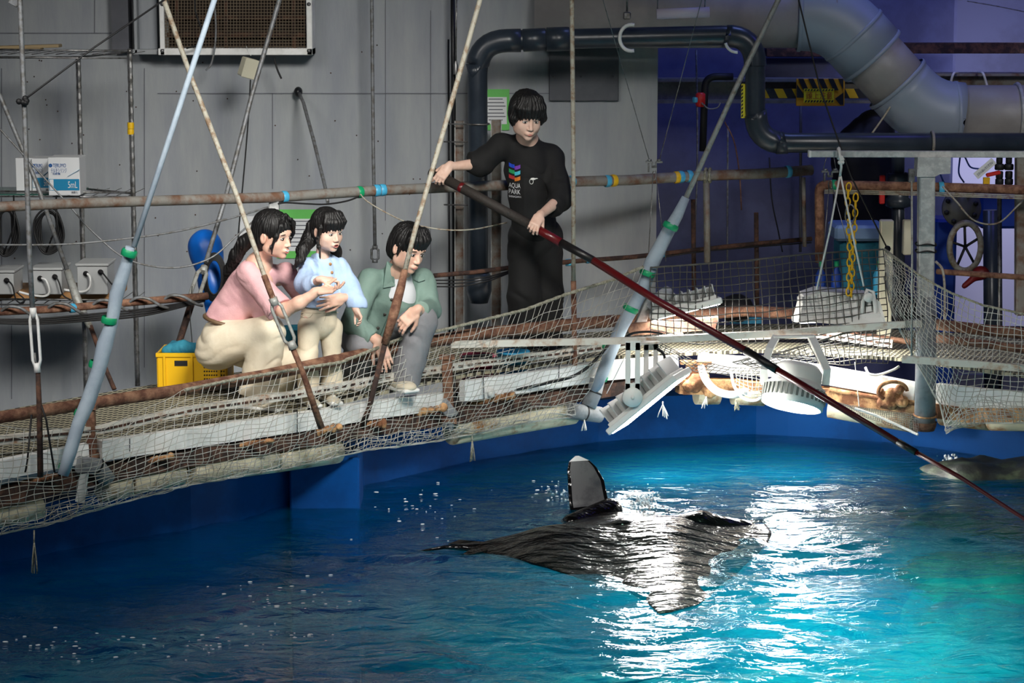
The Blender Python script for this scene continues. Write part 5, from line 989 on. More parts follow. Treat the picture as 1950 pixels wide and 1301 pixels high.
# hoses hanging in the lamp light
cable([(1335, 700, 14.8), (1345, 725, 14.7), (1365, 745, 14.65), (1395, 752, 14.65), (1420, 745, 14.7)], 15, M['white'], 'fat white hose looping below the white trunking left of the round lamp', 'hose', 'white_hose', n=14)
cable([(1392, 705, 14.7), (1398, 735, 14.6), (1415, 758, 14.55), (1440, 762, 14.5), (1458, 748, 14.5)], 6, M['white'], 'thin white hose loop left of the round lamp', 'hose', 'white_hose', n=10)
cable([(1648, 700, 14.75), (1655, 712, 14.72), (1672, 714, 14.72), (1700, 705, 14.72), (1712, 698, 14.75)], 5, M['white'], 'small pale hose loop on the bright trunking left of the pillar', 'hose', 'white_hose', n=10)
cable([(1160, 655, 14.5), (1135, 685, 14.45), (1095, 715, 14.4), (1040, 730, 14.35), (985, 742, 14.3), (940, 748, 14.2)], 6, M['black'], 'black cable running from the padded pole down over the white trunking'); mb = MB(); mb.lathe([(.001, 0), (.03, 0), (.03, .02), (.02, .03), (.001, .03)], at(932, 749, 14.15), (1, -.3, .1), 14); piece('cable_plug', mb, M['white'], 'white plug at the end of the black cable on the trunking', 'plug')
cable([(1190, 645, 14.5), (1205, 635, 14.45), (1235, 632, 14.45), (1262, 636, 14.45)], 5, M['black'], 'black cable arching over the long white bar by the tilted floodlight')
for i, (x0, y0, x1, y1) in enumerate(((1190, 680, 1155, 750), (1193, 690, 1192, 730), (1628, 690, 1636, 775), (1065, 690, 1064, 720), (566, 768, 566, 850), (247, 835, 247, 860), (920, 715, 922, 762))): cable([(x0, y0, RY(x0) - .13), ((x0 + x1) / 2, (y0 + y1) / 2, RY(x0) - .13), (x1, y1, RY(x0) - .13)], 2, M['white_rope'] if i in (0, 2) else M['black'], ['white tie cord slanting left of the tilted floodlight', 'dark tie cord left of the tilted floodlight', 'white tie cord over the bright right trunking', 'dark tie cord over the trunking left of the padded pole', 'dark tie cord over the long trunking under the child', 'dark tie cord over the left trunking join', 'dark tie cord over the trunking beside the pink bucket'][i], 'cord', 'tie_cord')
# frayed rope tassels
def tassel(x, y0, y1, wpx, Y, label, m='rope', n=12):
    t = thing('rope_tassel', label, 'tassel', at(x, y0, Y), 'frayed rope ends under the walkway'); mb = MB(); a = at(x, y0, Y); ym = y0 + (y1 - y0) * .35
    seg(mb, [(x, y0, Y), (x, ym, Y)], 3, 6); obj('cord', mb, M[m], t); mb = MB()
    for k in range(n): u = random.uniform(-1, 1); seg(mb, [(x + u * .6, ym - 4, Y + random.uniform(-.01, .01)), (x + u * wpx * .35, (ym + y1) / 2, Y + random.uniform(-.02, .02)), (x + u * wpx * .5, y1 + random.uniform(-4, 3), Y + random.uniform(-.02, .02))], 2.0, 5)
    obj('frayed_end', mb, M[m], t)
tassel(65, 1010, 1090, 13, 11.5, 'long frayed tassel hanging over the water at the far left'); tassel(899, 826, 878, 12, 14.05, 'frayed tassel hanging below the net in the middle')
tassel(1262, 765, 795, 22, 14.7, 'white frayed rope ends right under the tilted floodlight', 'white_rope', 6); tassel(1345, 755, 775, 18, 14.8, 'small frayed rope ends left of the hose loop', 'white_rope', 6); tassel(1113, 800, 820, 12, 14.5, 'tiny frayed rope ends below the grey foam cup', 'white_rope', 5); tassel(1402, 762, 780, 14, 14.6, 'small grey tassel under the thin hose loop')
# ---------------------------------------------------------------- nets (real cords)
def resample(pts, n):
    P = [Vector(p) for p in pts]; L = [0]
    for a, b in zip(P[:-1], P[1:]): L.append(L[-1] + (b - a).length)
    out = []
    for s in np.linspace(0, L[-1], n):
        k = min(len(L) - 2, max(0, int(np.searchsorted(L, s)) - 1)); out.append(P[k].lerp(P[k + 1], (s - L[k]) / max(1e-9, L[k + 1] - L[k])))
    return out
def net(top, bot, nc, nr, th, m, label, bulge=.06, jitter=.006, skew=0, edge=None, mid=None, gr=1.0, back=None):
    T = resample([at(*p) for p in top], nc); B = resample([at(*p) for p in bot], nc); Mi = resample([at(*p) for p in mid], nc) if mid else None
    G = np.zeros((nc, nr, 3)); ph = random.random() * 9
    for i in range(nc):
        for j in range(nr):
            v = (j / (nr - 1)) ** gr; ii = i + skew * v * nc; ii = min(nc - 1, max(0, ii)); k = min(nc - 2, int(ii)); f = ii - k; b = B[k].lerp(B[k + 1], f)
            p = T[i].lerp(b, v)
            if Mi is not None: p = p + (Mi[i] - (T[i] + b) / 2) * (4 * v * (1 - v))
            s = math.sin(math.pi * v); wob = .5 + .5 * math.sin(i * .13 + ph) ; p = p + Vector((0, -bulge * s * (1 + .4 * wob), -bulge * .35 * s * wob))
            p = p + Vector((jitter * math.sin(i * 1.3 + j * .9 + ph), .4 * jitter * math.sin(i * .7 - j * 1.7), jitter * math.sin(i * .8 - j * 1.1)))
            G[i, j] = p
    mb = MB(); r = pw(th, G[0, 0, 1]) / 2
    for i in range(nc): mb.tube(G[i], r, 4, cap=False, smooth=True)
    for j in range(nr): mb.tube(G[:, j], r, 4, cap=False, smooth=True)
    t = thing('net', label, 'net', Vector(G[nc // 2, -1]), None); obj('mesh', mb, m, t)
    if edge:
        for (pts, eth, em) in edge:
            mb = MB(); P = resample(pts(G) if callable(pts) else [at(*p) for p in pts], 160); 
            mb.tube(P, [pw(eth, p.y) / 2 * (1 + .18 * math.sin(i * 2.1)) for i, p in enumerate(P)], 8); obj('edge_rope', mb, em, t)
    return t
topL = [(-60, 806), (0, 812), (60, 815), (140, 822), (205, 815), (265, 785), (325, 754), (352, 743), (450, 722), (560, 704), (650, 690), (760, 646), (850, 627), (1000, 590), (1080, 560), (1170, 532), (1225, 508)]
botL = [(-60, 1036), (0, 1018), (100, 996), (200, 966), (300, 940), (350, 926), (450, 908), (560, 889), (700, 857), (800, 845), (900, 827), (1000, 805), (1060, 797), (1092, 795)]
def dep(pts, d, skew=0): return [(x, y, (RY(x) if x < 1100 else RY(1100) + (x - 1100) * .0008) + d) for x, y in pts]
rope_top = [p for p in topL if p[0] >= 352]
net(dep(topL, -.10), dep(botL, -.12), 96, 20, 1.5, M['net'], 'long white knotted net hung along the toe rail under the family and staff member', .10, .008, gr=.82, edge=[(dep(rope_top, -.10), 6.5, M['rope']), (dep(botL, -.12), 3.5, M['net'])])
# second layer of slack gathered along the bottom
net(dep([(x, y - 26) for x, y in botL], -.16), dep([(x, y - 2) for x, y in botL], -.13), 96, 5, 1.4, M['net'], 'gathered slack folds of white net along its bottom edge', .03, .012)
# black square net in the middle-right
tp = [(1238, 510, 14.7), (1350, 502, 14.72), (1424, 496, 14.74), (1535, 484, 14.76), (1682, 475, 14.78)]; bt = [(1240, 640, 14.55), (1330, 655, 14.5), (1440, 652, 14.5), (1560, 638, 14.5), (1690, 616, 14.6)]
net(tp, bt, 33, 12, 2.0, M['net_black'], 'dark grey square-mesh net hung in front of the wide floodlight', .02, .004, edge=[(tp, 3.5, M['net_black'])])
tp = [(1395, 690, 14.6), (1500, 668, 14.5), (1590, 640, 14.48), (1700, 614, 14.5)]; bt = [(1440, 700, 14.9), (1540, 694, 14.9), (1620, 694, 14.9), (1690, 690, 14.85)]
net(tp, bt, 26, 9, 2.0, M['net_black'], 'fallen flap of dark mesh lying over the bright trunking', .0, .006, edge=[(tp, 3.2, M['net_black'])])
tp = [(1250, 650, 14.45), (1330, 690, 14.5), (1400, 700, 14.6), (1460, 706, 14.7)]; bt = [(1250, 658, 14.5), (1320, 706, 14.7), (1390, 716, 14.8), (1450, 716, 14.85)]
net(tp, bt, 22, 4, 1.6, M['net_black'], 'narrow dark mesh strip on the deck left of the round lamp', .0, .004)
# right white net
tp = [(1684, 475, 14.75), (1719, 501, 14.5), (1747, 522, 14.35), (1781, 542, 14.25), (1811, 558, 14.2), (1873, 582, 14.1), (1950, 598, 13.95), (2010, 606, 13.8)]
bt = [(1684, 530, 14.75), (1700, 600, 14.5), (1745, 690, 14.3), (1790, 770, 14.2), (1800, 812, 14.15), (1850, 806, 14.1), (1950, 806, 13.95), (2010, 806, 13.8)]
net(tp, bt, 38, 21, 1.5, M['net'], 'white net sagging from the black net corner past the pillar to the right edge', .05, .006, edge=[(tp, 4.5, M['rope']), (bt, 3, M['net'])])
tp = [(1800, 808, 14.1), (1830, 770, 14.05), (1862, 752, 14.0), (1900, 760, 13.95), (1950, 770, 13.9), (2010, 775, 13.8)]; bt = [(1800, 826, 14.15), (1840, 812, 14.1), (1880, 806, 14.05), (1920, 805, 14.0), (1960, 806, 13.9), (2010, 808, 13.8)]
net(tp, bt, 26, 7, 1.6, M['net'], 'bunched lower fold of white net right of the pillar foot', .02, .006)
tp = [(1590, 766, 14.6), (1640, 776, 14.55), (1700, 784, 14.5), (1748, 790, 14.4)]; bt = [(1590, 770, 14.58), (1640, 792, 14.5), (1700, 812, 14.4), (1748, 826, 14.3)]
net(tp, bt, 40, 9, 1.0, M['net_black'], 'fine dark net wedge under the trunking left of the pillar foot', .0, .002, edge=[([(1628, 778, 14.5), (1670, 792, 14.45), (1710, 810, 14.38), (1748, 828, 14.3)], 5, M['white_rope'])])
tp = [(1400, 700, 14.6), (1430, 703, 14.6), (1462, 716, 14.6)]; bt = [(1402, 745, 14.5), (1430, 758, 14.45), (1458, 752, 14.5)]
net(tp, bt, 9, 8, 1.8, M['net'], 'small scrap of white net beside the thin hose loop', .02, .004)
# ---------------------------------------------------------------- the feeding pole
t = thing('feeding_pole', 'long black and dark red pole held by the staff member, reaching over the water', 'pole', at(1010, 430, 14.62))
pp = [(822, 327, 14.72), (1012, 430, 14.45), (1068, 462, 14.35), (1130, 496, 14.22), (1250, 572, 13.98), (1420, 668, 13.6), (1480, 705, 13.45), (1560, 752, 13.3), (1710, 842, 12.95), (1745, 862, 12.87), (1830, 910, 12.7), (1965, 998, 12.35), (2150, 1115, 11.9)]
def pseg(a, b, th0, th1, m, lab, name='shaft'):
    mb = MB(); P = [at(*p) for p in pp[a:b + 1]]; mb.tube(P, [pw(th0 + (th1 - th0) * i / (b - a), P[i].y) / 2 for i in range(b - a + 1)], 14); obj(name, mb, m, t, lab)
pr = mat('pole_red', (92, 14, 18), .35, coat=.25); pk = mat('pole_black', (26, 24, 24), .4)
pseg(0, 1, 19, 19, mat('pole_grip', (44, 38, 34), .7, bump=.4, bscale=60), 'dark taped grip', 'grip'); pseg(1, 2, 17, 17, pr, 'red section'); pseg(2, 3, 16, 15.5, pk, 'black section'); pseg(3, 5, 15.5, 14.5, pr, 'dark red section'); pseg(5, 6, 17, 16, pk, 'black joint', 'joint'); pseg(6, 8, 14, 12.5, pr, 'dark red section'); pseg(8, 9, 14, 13, pk, 'black joint', 'joint'); pseg(9, 12, 9.5, 7, pr, 'thin dark red tip section')
mb = MB(); a, b = at(*pp[0]), at(*pp[1]); d = (b - a).normalized(); mb.lathe([(.001, -.012), (.03, -.01), (.036, 0), (.03, .02)], a, d, 14); obj('end_cap', mb, pk, t); mb = MB(); mb.lathe([(.0315, -.012), (.0328, -.01), (.0328, .01), (.0315, .012)], a.lerp(b, .3), d, 14); obj('red_band', mb, pr, t, 'dark red band')
# ---------------------------------------------------------------- people
M['skin'] = mat('skin', (230, 188, 166), .5, c2=(222, 176, 154), scale=20); M['skin'].node_tree.nodes['Principled BSDF'].inputs['Subsurface Weight'].default_value = .12
M['skin'].node_tree.nodes['Principled BSDF'].inputs['Subsurface Radius'].default_value = (.02, .008, .004)
M['skin_pale'] = mat('skin_pale', (226, 190, 172), .5, c2=(218, 178, 158), scale=20)
M['hair'] = mat('black_hair', (10, 9, 9), .55, c2=(18, 15, 15), scale=60, stretch=(1, 1, .1), bump=.5, bscale=120)
M['lips'] = mat('lips', (196, 118, 108), .4); M['mouth'] = mat('mouth_inside', (70, 20, 22), .6); M['teeth'] = mat('teeth', (238, 232, 222), .3)
M['eye_white'] = mat('eye_white', (225, 220, 214), .2); M['iris'] = mat('iris', (28, 18, 14), .15); M['brow'] = mat('brow', (44, 34, 30), .8)
def capw(p, r): return [r] * len(p)
def head(S, c, R, s, jaw=1.0, mouth_open=0.0, child=False):
    L = lambda x, y, z: Vector(c) + R @ (Vector((x, y, z)) * s); E = lambda p, r, k=.012, op='+': S.ell(L(*p), [q * s for q in r], R, k * s, op)
    S.ell(L(0, -.015, .035), [.074 * s, .093 * s, .082 * s], R, .03)
    E((0, .028, -.022), (.062, .064, .083), .03); fat = 1.18 if child else 1.0
    E((0, .040, -.072), (.043 * jaw * fat, .045, .036), .03); E((0, .074, -.099), (.019 * jaw, .015, .014), .02)
    for q in (-1, 1): E((q * .036, .052, -.035), (.026 * fat, .026, .027), .02); E((q * .050 * jaw, .012, -.066), (.02, .035, .028), .03)
    E((0, .076, .022), (.050, .016, .016), .02)
    for q in (-1, 1): E((q * .030, .100, .0), (.019, .013, .010), .014, '-')
    nl = .104 if child else .108
    S.cone(L(0, .085, .004), L(0, nl - .002, -.034), .007 * s, .010 * s, .012 * s)
    for q in (-1, 1): E((q * .011, .096, -.039), (.0085, .010, .007), .006)
    E((0, .090, -.066), (.024, .012, .012), .012)
    for q in (-1, 1): # ears
        S.ell(L(q * .076, -.008, -.010), [.008 * s, .019 * s, .031 * s], R, .006); S.ell(L(q * .086, -.004, -.008), [.006 * s, .010 * s, .018 * s], R, .004, '-')
    if mouth_open: E((0, .103, -.070), (.014, .016, mouth_open * .7), .003, '-')
    return L
def face(t, c, R, s, gaze=0.0, smile=0.0, mouth_open=0.0, brow=True, teeth=False, lid=.55):
    L = lambda x, y, z: Vector(c) + R @ (Vector((x, y, z)) * s)
    for q in (-1, 1):
        mb = MB(); mb.ball(L(q * .030, .080, -.001), (.0148 * s, .0110 * s, .0070 * s), R, 14); e = obj('eye', mb, M['eye_white'], t)
        mb = MB(); mb.ball(L(q * .030 + gaze, .0870, -.0015), (.0066 * s, .0048 * s, .0064 * s), R, 12); obj('iris', mb, M['iris'], e)
        mb = MB(); P = [L(q * (.030 + .0155 * u), .0885 - .006 * u * u, .0046 - .0045 * u * u) for u in np.linspace(-1, 1, 9)]; mb.tube(P, [.0010 * s + .0013 * s * (1 - u * u) for u in np.linspace(-1, 1, 9)], 6); obj('eyelid_line', mb, M['hair'], e)
        if brow: mb = MB(); P = [L(q * (.030 + .019 * u), .0915 - .007 * u * u - (.002 * u), .0200 + .003 * (1 - u * u)) for u in np.linspace(-1, 1, 9)]; mb.tube(P, [.0012 * s + .0016 * s * (1 - u * u) for u in np.linspace(-1, 1, 9)], 6); obj('eyebrow', mb, M['brow'], t)
    mo = mouth_open; mb = MB(); n = 13
    for sg, zz, th in ((1, -.0660, .0020), (-1, -.0715, .0027)):
        P = [L(.0225 * u, .1000 - .0095 * u * u, zz + sg * mo * (1 - u * u) * .9 + (smile * u * u) - (.0 if sg > 0 else -.0035 * u * u) - (.0035 * u * u if sg > 0 else 0)) for u in np.linspace(-1, 1, n)]; mb.tube(P, [s * (.0008 + th * (1 - u * u) ** .7) for u in np.linspace(-1, 1, n)], 8)
    obj('lips', mb, M['lips'], t)
    mb = MB(); mb.ball(L(0, .0945, -.069 + smile * .3), (.018 * s, .0065 * s, (.0022 + mo) * s), R, 12); mth_ = obj('mouth', mb, M['mouth'], t)
    if teeth: mb = MB(); P = [L(.015 * u, .1000 - .006 * u * u, -.0665 + smile * u * u * .8) for u in np.linspace(-1, 1, 9)]; mb.tube(P, .0046 * s, 8); obj('teeth', mb, M['teeth'], t)
def hair_base(c, R, s, k=1.0, cutf=(0, .112, -.045), cutr=(.066, .075, .088), back=True):
    L = lambda x, y, z: Vector(c) + R @ (Vector((x, y, z)) * s); S = SDF()
    S.ell(L(0, -.015, .040), [.085 * s * k, .104 * s * k, .092 * s * k], R, .03)
    if back: S.ell(L(0, -.055, -.025), [.076 * s * k, .062 * s * k, .078 * s * k], R, .04)
    S.ell(L(*cutf), [q * s for q in cutr], R, .012 * s, '-')
    return S, L
def strands(S, c, R, s, amp=.0022, n=34):
    Ri = np.array(R); c0 = np.array(c)
    def d(P):
        q = (P - c0) @ Ri; th = np.arctan2(q[:, 0], q[:, 1] + 1e-6); return amp * np.sin(th * n + 3 * vnoise(q[:, 0] * 30, q[:, 1] * 30, q[:, 2] * 8)) + amp * vnoise(q[:, 0] * 120, q[:, 1] * 120, q[:, 2] * 14)
    S.disp = d
def hand(S, w, d, n, size=1.0, curl=(.5, .5, .5, .5), thumb=.5, left=False, spread=.10, k=.006):
    """w wrist point, d direction of fingers, n palm normal (side the fingers close to)"""
    d = Vector(d).normalized(); n = Vector(n); n = (n - d * n.dot(d)).normalized(); x = d.cross(n) * (1 if left else -1); s = size; w = Vector(w)
    q = lambda a, b, c_: w + x * a * s + d * b * s + n * c_ * s
    R = Matrix((x, d, n)).transposed()
    S.box(q(0, .048, 0), [.036 * s, .046 * s, .0125 * s], R, .011 * s, .012); S.cone(w - d * .02, q(0, .03, 0), .023 * s, .021 * s, .015)
    for i, (fx, ln) in enumerate(((.027, .070), (.009, .079), (-.009, .073), (-.026, .058))):
        p = q(fx, .088 - abs(i - 1) * .003, 0); r = (.0088, .009, .0086, .0076)[i] * s; a = 0; dirx = x * math.sin((1.4 - i) * spread)
        for j, (fr, cm) in enumerate(((.46, .8), (.30, 1.1), (.24, .8))):
            a += curl[i] * cm; v = (d * math.cos(a) + n * math.sin(a) + dirx * .9).normalized(); p2 = p + v * ln * fr * s; r2 = r * (.93, .9, .86)[j]; S.cone(p, p2, r, r2, .004 if j else k); p = p2; r = r2
    a = .75 - thumb * .35; p = q(.028, .02, .004); v = (x * math.sin(a) + d * math.cos(a) + n * (.25 + thumb * .55)).normalized(); p2 = p + v * .044 * s; S.cone(p, p2, .0145 * s, .0108 * s, .010)
    v2 = (v + d * .5 + n * thumb * .5 - x * .3).normalized(); p3 = p2 + v2 * .030 * s; S.cone(p2, p3, .0105 * s, .0095 * s, .003); S.cone(p3, p3 + (v2 - x * .2 * thumb).normalized() * .02 * s, .0095 * s, .0075 * s, .003)
def surf(S, px, py, y0, y1, off=.003):
    Ys = np.linspace(y0, y1, 160); P = np.array([at(px, py, y) for y in Ys]); D = S(P); k = np.argmax(D < 0)
    return at(px, py, Ys[k] - off if D[k] < 0 else (y0 + y1) / 2)
def wrap(o, S, y0, y1, off=.003):
    """lay the vertices of o on the front of S"""
    off0 = np.array(rootloc(o.parent)); me = o.data; V = np.array([v.co[:] for v in me.vertices]) + off0; Ys = np.linspace(y0, y1, 300)
    P = np.repeat(V[:, None], 300, 1); P[:, :, 1] = Ys; D = S(P.reshape(-1, 3)).reshape(len(V), 300); k = np.argmax(D < 0, 1); ok = D[np.arange(len(V)), k] < 0
    yc = V[:, 1] - V[:, 1].mean(); V[:, 1] = np.where(ok, Ys[k], Ys[-1]) - off + np.clip(yc, -.001, .001)
    for v, c in zip(me.vertices, V - off0): v.co = c
def shoe(t, heel, toe, w_, h_, m, name='shoe'):
    heel = Vector(heel); toe = Vector(toe); d = (toe - heel).normalized(); sd = d.cross(Vector((0, 0, 1))).normalized(); R = Matrix((sd, d, sd.cross(d))).transposed(); S = SDF(); L = (toe - heel).length
    S.ell(heel + d * L * .25 + Vector((0, 0, h_ * .5)), (w_ * .46, L * .30, h_ * .55), R, .02).ell(heel + d * L * .68 + Vector((0, 0, h_ * .33)), (w_ * .52, L * .36, h_ * .38), R, .03)
    S.cut(heel + Vector((0, 0, .012)), (0, 0, -1), .004); o = obj(name, sdf_mb(S, .006), m, t)
    S2 = SDF(); S2.box(heel + d * L * .5 + Vector((0, 0, .012)), (w_ * .5, L * .52, .012), R, .011, .0); obj('sole', sdf_mb(S2, .006), M['white'], o)
    mb = MB()
    for k in range(4): c = heel + d * L * (.42 + .08 * k) + Vector((0, 0, h_ * (.93 - .1 * k))); mb.tube([c - sd * w_ * .25, c + Vector((0, 0, .006)), c + sd * w_ * .25], .003, 6)
    obj('laces', mb, M['white'], o)
# ======================= woman in pink =======================
sk = M['skin']
g = thing('person', 'woman in a pink short-sleeved top and cream trousers crouching with an arm round the child', 'person', at(470, 768, 13.1))
cW, RW, sW = at(520, 447, 13.02), frame((.86, -.48, -.16), roll=.05), 1.06
B = SDF(); head(B, cW, RW, sW, .92, mouth_open=.006)
nk = at(492, 505, 13.12); B.chain([cW + RW @ Vector((0, -.035, -.05)), at(498, 498, 13.1), nk], [.050, .047, .052], .02)
B.chain([nk, at(478, 545, 13.14), at(440, 610, 13.15), at(425, 652, 13.15)], [.07, .105, .09, .11], .05).cone(at(482, 530, 12.99), at(530, 528, 13.28), .055, .05, .04)
hN, hF = at(428, 655, 13.07), at(432, 652, 13.25); kN, kF = at(510, 634, 12.95), at(548, 690, 13.2); aN, aF = at(490, 742, 13.0), at(505, 742, 13.3)
B.chain([hN, kN, aN], [.085, .06, .04], .03).chain([hF, kF, aF], [.085, .06, .04], .03)
shN, shF = at(472, 520, 12.99), at(543, 522, 13.30); elN = at(541, 592, 12.86); wrN = at(606, 555, 12.80)
B.chain([shN, elN, at(570, 577, 12.82), wrN], [.048, .040, .036, .023], .02); elF = at(592, 572, 13.42); wrF = at(652, 568, 13.12)
B.chain([shF, elF, wrF], [.045, .038, .024], .02)
hand(B, wrN, (.96, -.15, .10), (.1, -.25, .95), .98, (.25, .35, .55, .6), .4)
hand(B, wrF, (-.80, -.60, -.14), (-.30, .90, .0), .98, (.12, .12, .15, .2), .3, left=True)
B.cone(nk + Vector((.01, -.045, -.03)), nk + Vector((.06, -.05, -.09)), .03, .02, .03)
obj('body', sdf_mb(B, .0038), sk, g); face(g, cW, RW, sW, gaze=.003, smile=.008, mouth_open=.0065, teeth=True)
T = SDF(); T.chain([at(484, 524, 13.14), at(474, 552, 13.14), at(448, 590, 13.15), at(424, 610, 13.15)], [.105, .128, .118, .105], .05)
T.cone(shN, shF, .062, .06, .05).fcone(shN, at(533, 590, 12.87), .066, .082, .03).fcone(shF, at(583, 566, 13.40), .062, .072, .03).cone(at(490, 560, 13.08), at(500, 600, 13.02), .09, .06, .05)
T.cut(at(428, 614, 13.1), (-.28, 0, -1)); T.ell(at(512, 497, 13.02), (.075, .085, .072), k=.008, op='-'); T.ell(at(522, 515, 12.98), (.045, .05, .04), k=.008, op='-')
T.disp = lambda P: fold(P, (.5, 0, -1), 17, .0065, warp=.8) + fold(P, (1, .2, .6), 34, .0012)
pink = mat('pink_knit', (228, 178, 180), .9, c2=(220, 168, 172), scale=8, bump=.25, bscale=160); obj('top', sdf_mb(T, .0055), pink, g)
def cord(S, pts, y0, y1, th, name, m, par, off=.001):
    mb = MB(); mb.tube([surf(S, x, y, y0, y1, off) for x, y in pts], th, 6); return obj(name, mb, m, par)
ponyt = SDF(); ponyt.chain([cW + RW @ Vector((0, -.085, .0)), at(466, 462, 13.1), at(450, 486, 13.14), at(437, 515, 13.2), at(428, 548, 13.24)], [.045, .038, .036, .03, .012], .02); strands(ponyt, at(450, 480, 13.15), Matrix.Identity(3), 1, .003, 40)
H, L = hair_base(cW, RW, sW, 1.03, (0, .118, -.038), (.066, .080, .090)); H.ell(L(.088, .0, -.018), (.034, .028, .036), RW, .01, '-')
for q in (-1, 1):
    H.chain([L(q * .01, .060, .112), L(q * .055, .082, .070), L(q * .073, .072, .015), L(q * .078, .050, -.045), L(q * .064, .045, -.085)], [.014, .013, .011, .008, .003], .012)
H.chain([L(-.02, .09, .10), L(-.04, .10, .055), L(-.055, .095, .01)], [.009, .006, .002], .008)
strands(H, cW, RW, sW); hw = obj('hair', sdf_mb(H, .0042), M['hair'], g); obj('ponytail', sdf_mb(ponyt, .005), M['hair'], hw)
cream = mat('cream_trousers', (226, 214, 190), .85, c2=(218, 204, 178), scale=6, bump=.15, bscale=60)
Q = SDF(); Q.chain([at(430, 622, 13.15), at(424, 650, 13.15)], [.112, .135], .05).cone(hN, kN, .125, .098, .04).fcone(kN, at(491, 752, 12.98), .100, .112, .015).cone(hF, kF, .12, .098, .05).fcone(kF, at(515, 752, 13.25), .10, .10, .03).ell(at(408, 672, 13.14), (.11, .14, .09), k=.05)
Q.cut(at(430, 607, 13.1), (-.25, 0, 1)); Q.disp = lambda P: fold(P, (-.45, 0, 1), 19, .0055, warp=.45)
tr = obj('trousers', sdf_mb(Q, .006), cream, g)
belt = MB(); belt.tube([at(427, 610, 13.15) + Matrix.Rotation(.25, 3, 'Y') @ Vector((.112 * math.cos(a), .14 * math.sin(a), 0)) for a in np.linspace(0, 2 * math.pi, 36, endpoint=False)], .012, 6, closed=True); obj('belt', belt, mat('brown_belt', (110, 86, 62), .5), g)
beige = mat('beige_shoe', (204, 194, 172), .7)
fz = lambda px, Y: Vector((at(px, 700, Y).x, Y, FLOOR + .001))
shoe(g, fz(462, 13.02), fz(535, 12.92), .10, .085, beige); shoe(g, fz(475, 13.32), fz(545, 13.24), .10, .085, beige)
# ======================= child =======================
g = thing('person', 'small girl with long black hair in a pale blue blouse and cream trousers', 'person', at(607, 768, 13.2))
cC_, RC, sC = at(624, 438, 13.16), frame((.62, -.76, -.20), roll=.03), .95
B = SDF(); head(B, cC_, RC, sC, .95, mouth_open=.008, child=True); B.chain([cC_ + RC @ Vector((0, -.03, -.05)), at(615, 486, 13.2), at(612, 500, 13.21)], [.042, .036, .042], .02)
B.chain([at(613, 510, 13.22), at(610, 550, 13.22), at(607, 600, 13.22)], [.06, .075, .085], .04)
lR, lL = [at(590, 615, 13.17), at(585, 680, 13.14), at(588, 750, 13.14)], [at(625, 615, 13.24), at(632, 680, 13.24), at(632, 746, 13.24)]
B.chain(lR, [.055, .045, .03], .02).chain(lL, [.055, .045, .03], .02)
aR = [at(585, 512, 13.16), at(586, 545, 13.02), at(612, 532, 12.86)]; aL = [at(650, 512, 13.24), at(672, 555, 13.18), at(678, 590, 13.1)]
B.chain(aR, [.036, .03, .019], .015).chain(aL, [.036, .03, .018], .015)
hand(B, aR[2], (.95, -.1, .0), (-.05, .3, -.95), .68, (.05, .5, .6, .7), .3); hand(B, aL[2], (.45, -.35, -.8), (-.7, -.5, -.3), .66, (.5, .6, .6, .6), .3, left=True)
obj('body', sdf_mb(B, .0034), M['skin_pale'], g); face(g, cC_, RC, sC, gaze=.002, mouth_open=.006, brow=False)
T = SDF(); T.chain([at(615, 510, 13.22), at(612, 545, 13.22), at(610, 575, 13.21)], [.085, .105, .118], .04).cone(at(592, 506, 13.18), at(646, 506, 13.24), .045, .045, .04)
T.chain([aR[0], at(582, 540, 13.08), at(594, 542, 12.99)], [.05, .064, .058], .03).fcone(at(594, 542, 12.99), at(604, 535, 12.92), .05, .034, .015)
T.chain([aL[0], at(664, 545, 13.22), at(680, 580, 13.14)], [.05, .056, .062], .03).fcone(at(680, 578, 13.14), at(684, 590, 13.11), .058, .036, .01)
T.cone(at(614, 492, 13.2), at(614, 500, 13.2), .045, .05, .02); T.cut(at(610, 588, 13.1), (0, -.1, -1)); T.ell(at(617, 486, 13.15), (.035, .05, .03), k=.005, op='-'); T.ell(at(622, 497, 13.10), (.012, .05, .02), k=.003, op='-')
T.disp = lambda P: fold(P, (1, .3, .15), 24, .0050, warp=.9) + fold(P, (1, 0, 0), 60, .0008)
blue_c = mat('pale_blue_linen', (176, 200, 232), .9, c2=(164, 190, 226), scale=9, bump=.2, bscale=120); bl = obj('blouse', sdf_mb(T, .005), blue_c, g)
for y in (503, 519): mb = MB(); mb.lathe([(.001, .006), (.008, .005), (.009, 0), (.001, 0)], surf(T, 629 if y < 510 else 632, y, 12.9, 13.3, .002), (.3, -1, 0), 12); obj('button', mb, M['wood'], bl)
H, L = hair_base(cC_, RC, sC, 1.04, (0, .118, -.05), (.068, .080, .088)); H.ell(L(.086, -.008, -.012), (.024, .022, .03), RC, .008, '-')
for k in range(11):
    u = -1 + k / 5; H.chain([L(u * .045, .045, .100), L(u * .060, .082 - .018 * u * u, .065), L(u * .062, .094 - .026 * u * u, .026 + .006 * ((k * 7) % 3))], [.020, .013, .003], .020)
H.chain([L(.080, .035, .03), L(.084, .03, -.03), at(607, 470, 13.05), at(611, 500, 13.03)], [.014, .009, .008, .002], .01)
strands(H, cC_, RC, sC); hw = obj('hair', sdf_mb(H, .004), M['hair'], g)
pt = SDF(); pt.chain([L(.04, -.085, .0), at(590, 455, 13.2), at(577, 475, 13.12), at(571, 497, 13.08), at(560, 512, 13.08)], [.045, .042, .034, .024, .006], .02).chain([L(-.05, -.07, 0), at(640, 480, 13.34), at(645, 500, 13.36)], [.04, .03, .01], .02); strands(pt, at(580, 470, 13.15), Matrix.Identity(3), 1, .003, 40); obj('long_hair', sdf_mb(pt, .005), M['hair'], hw)
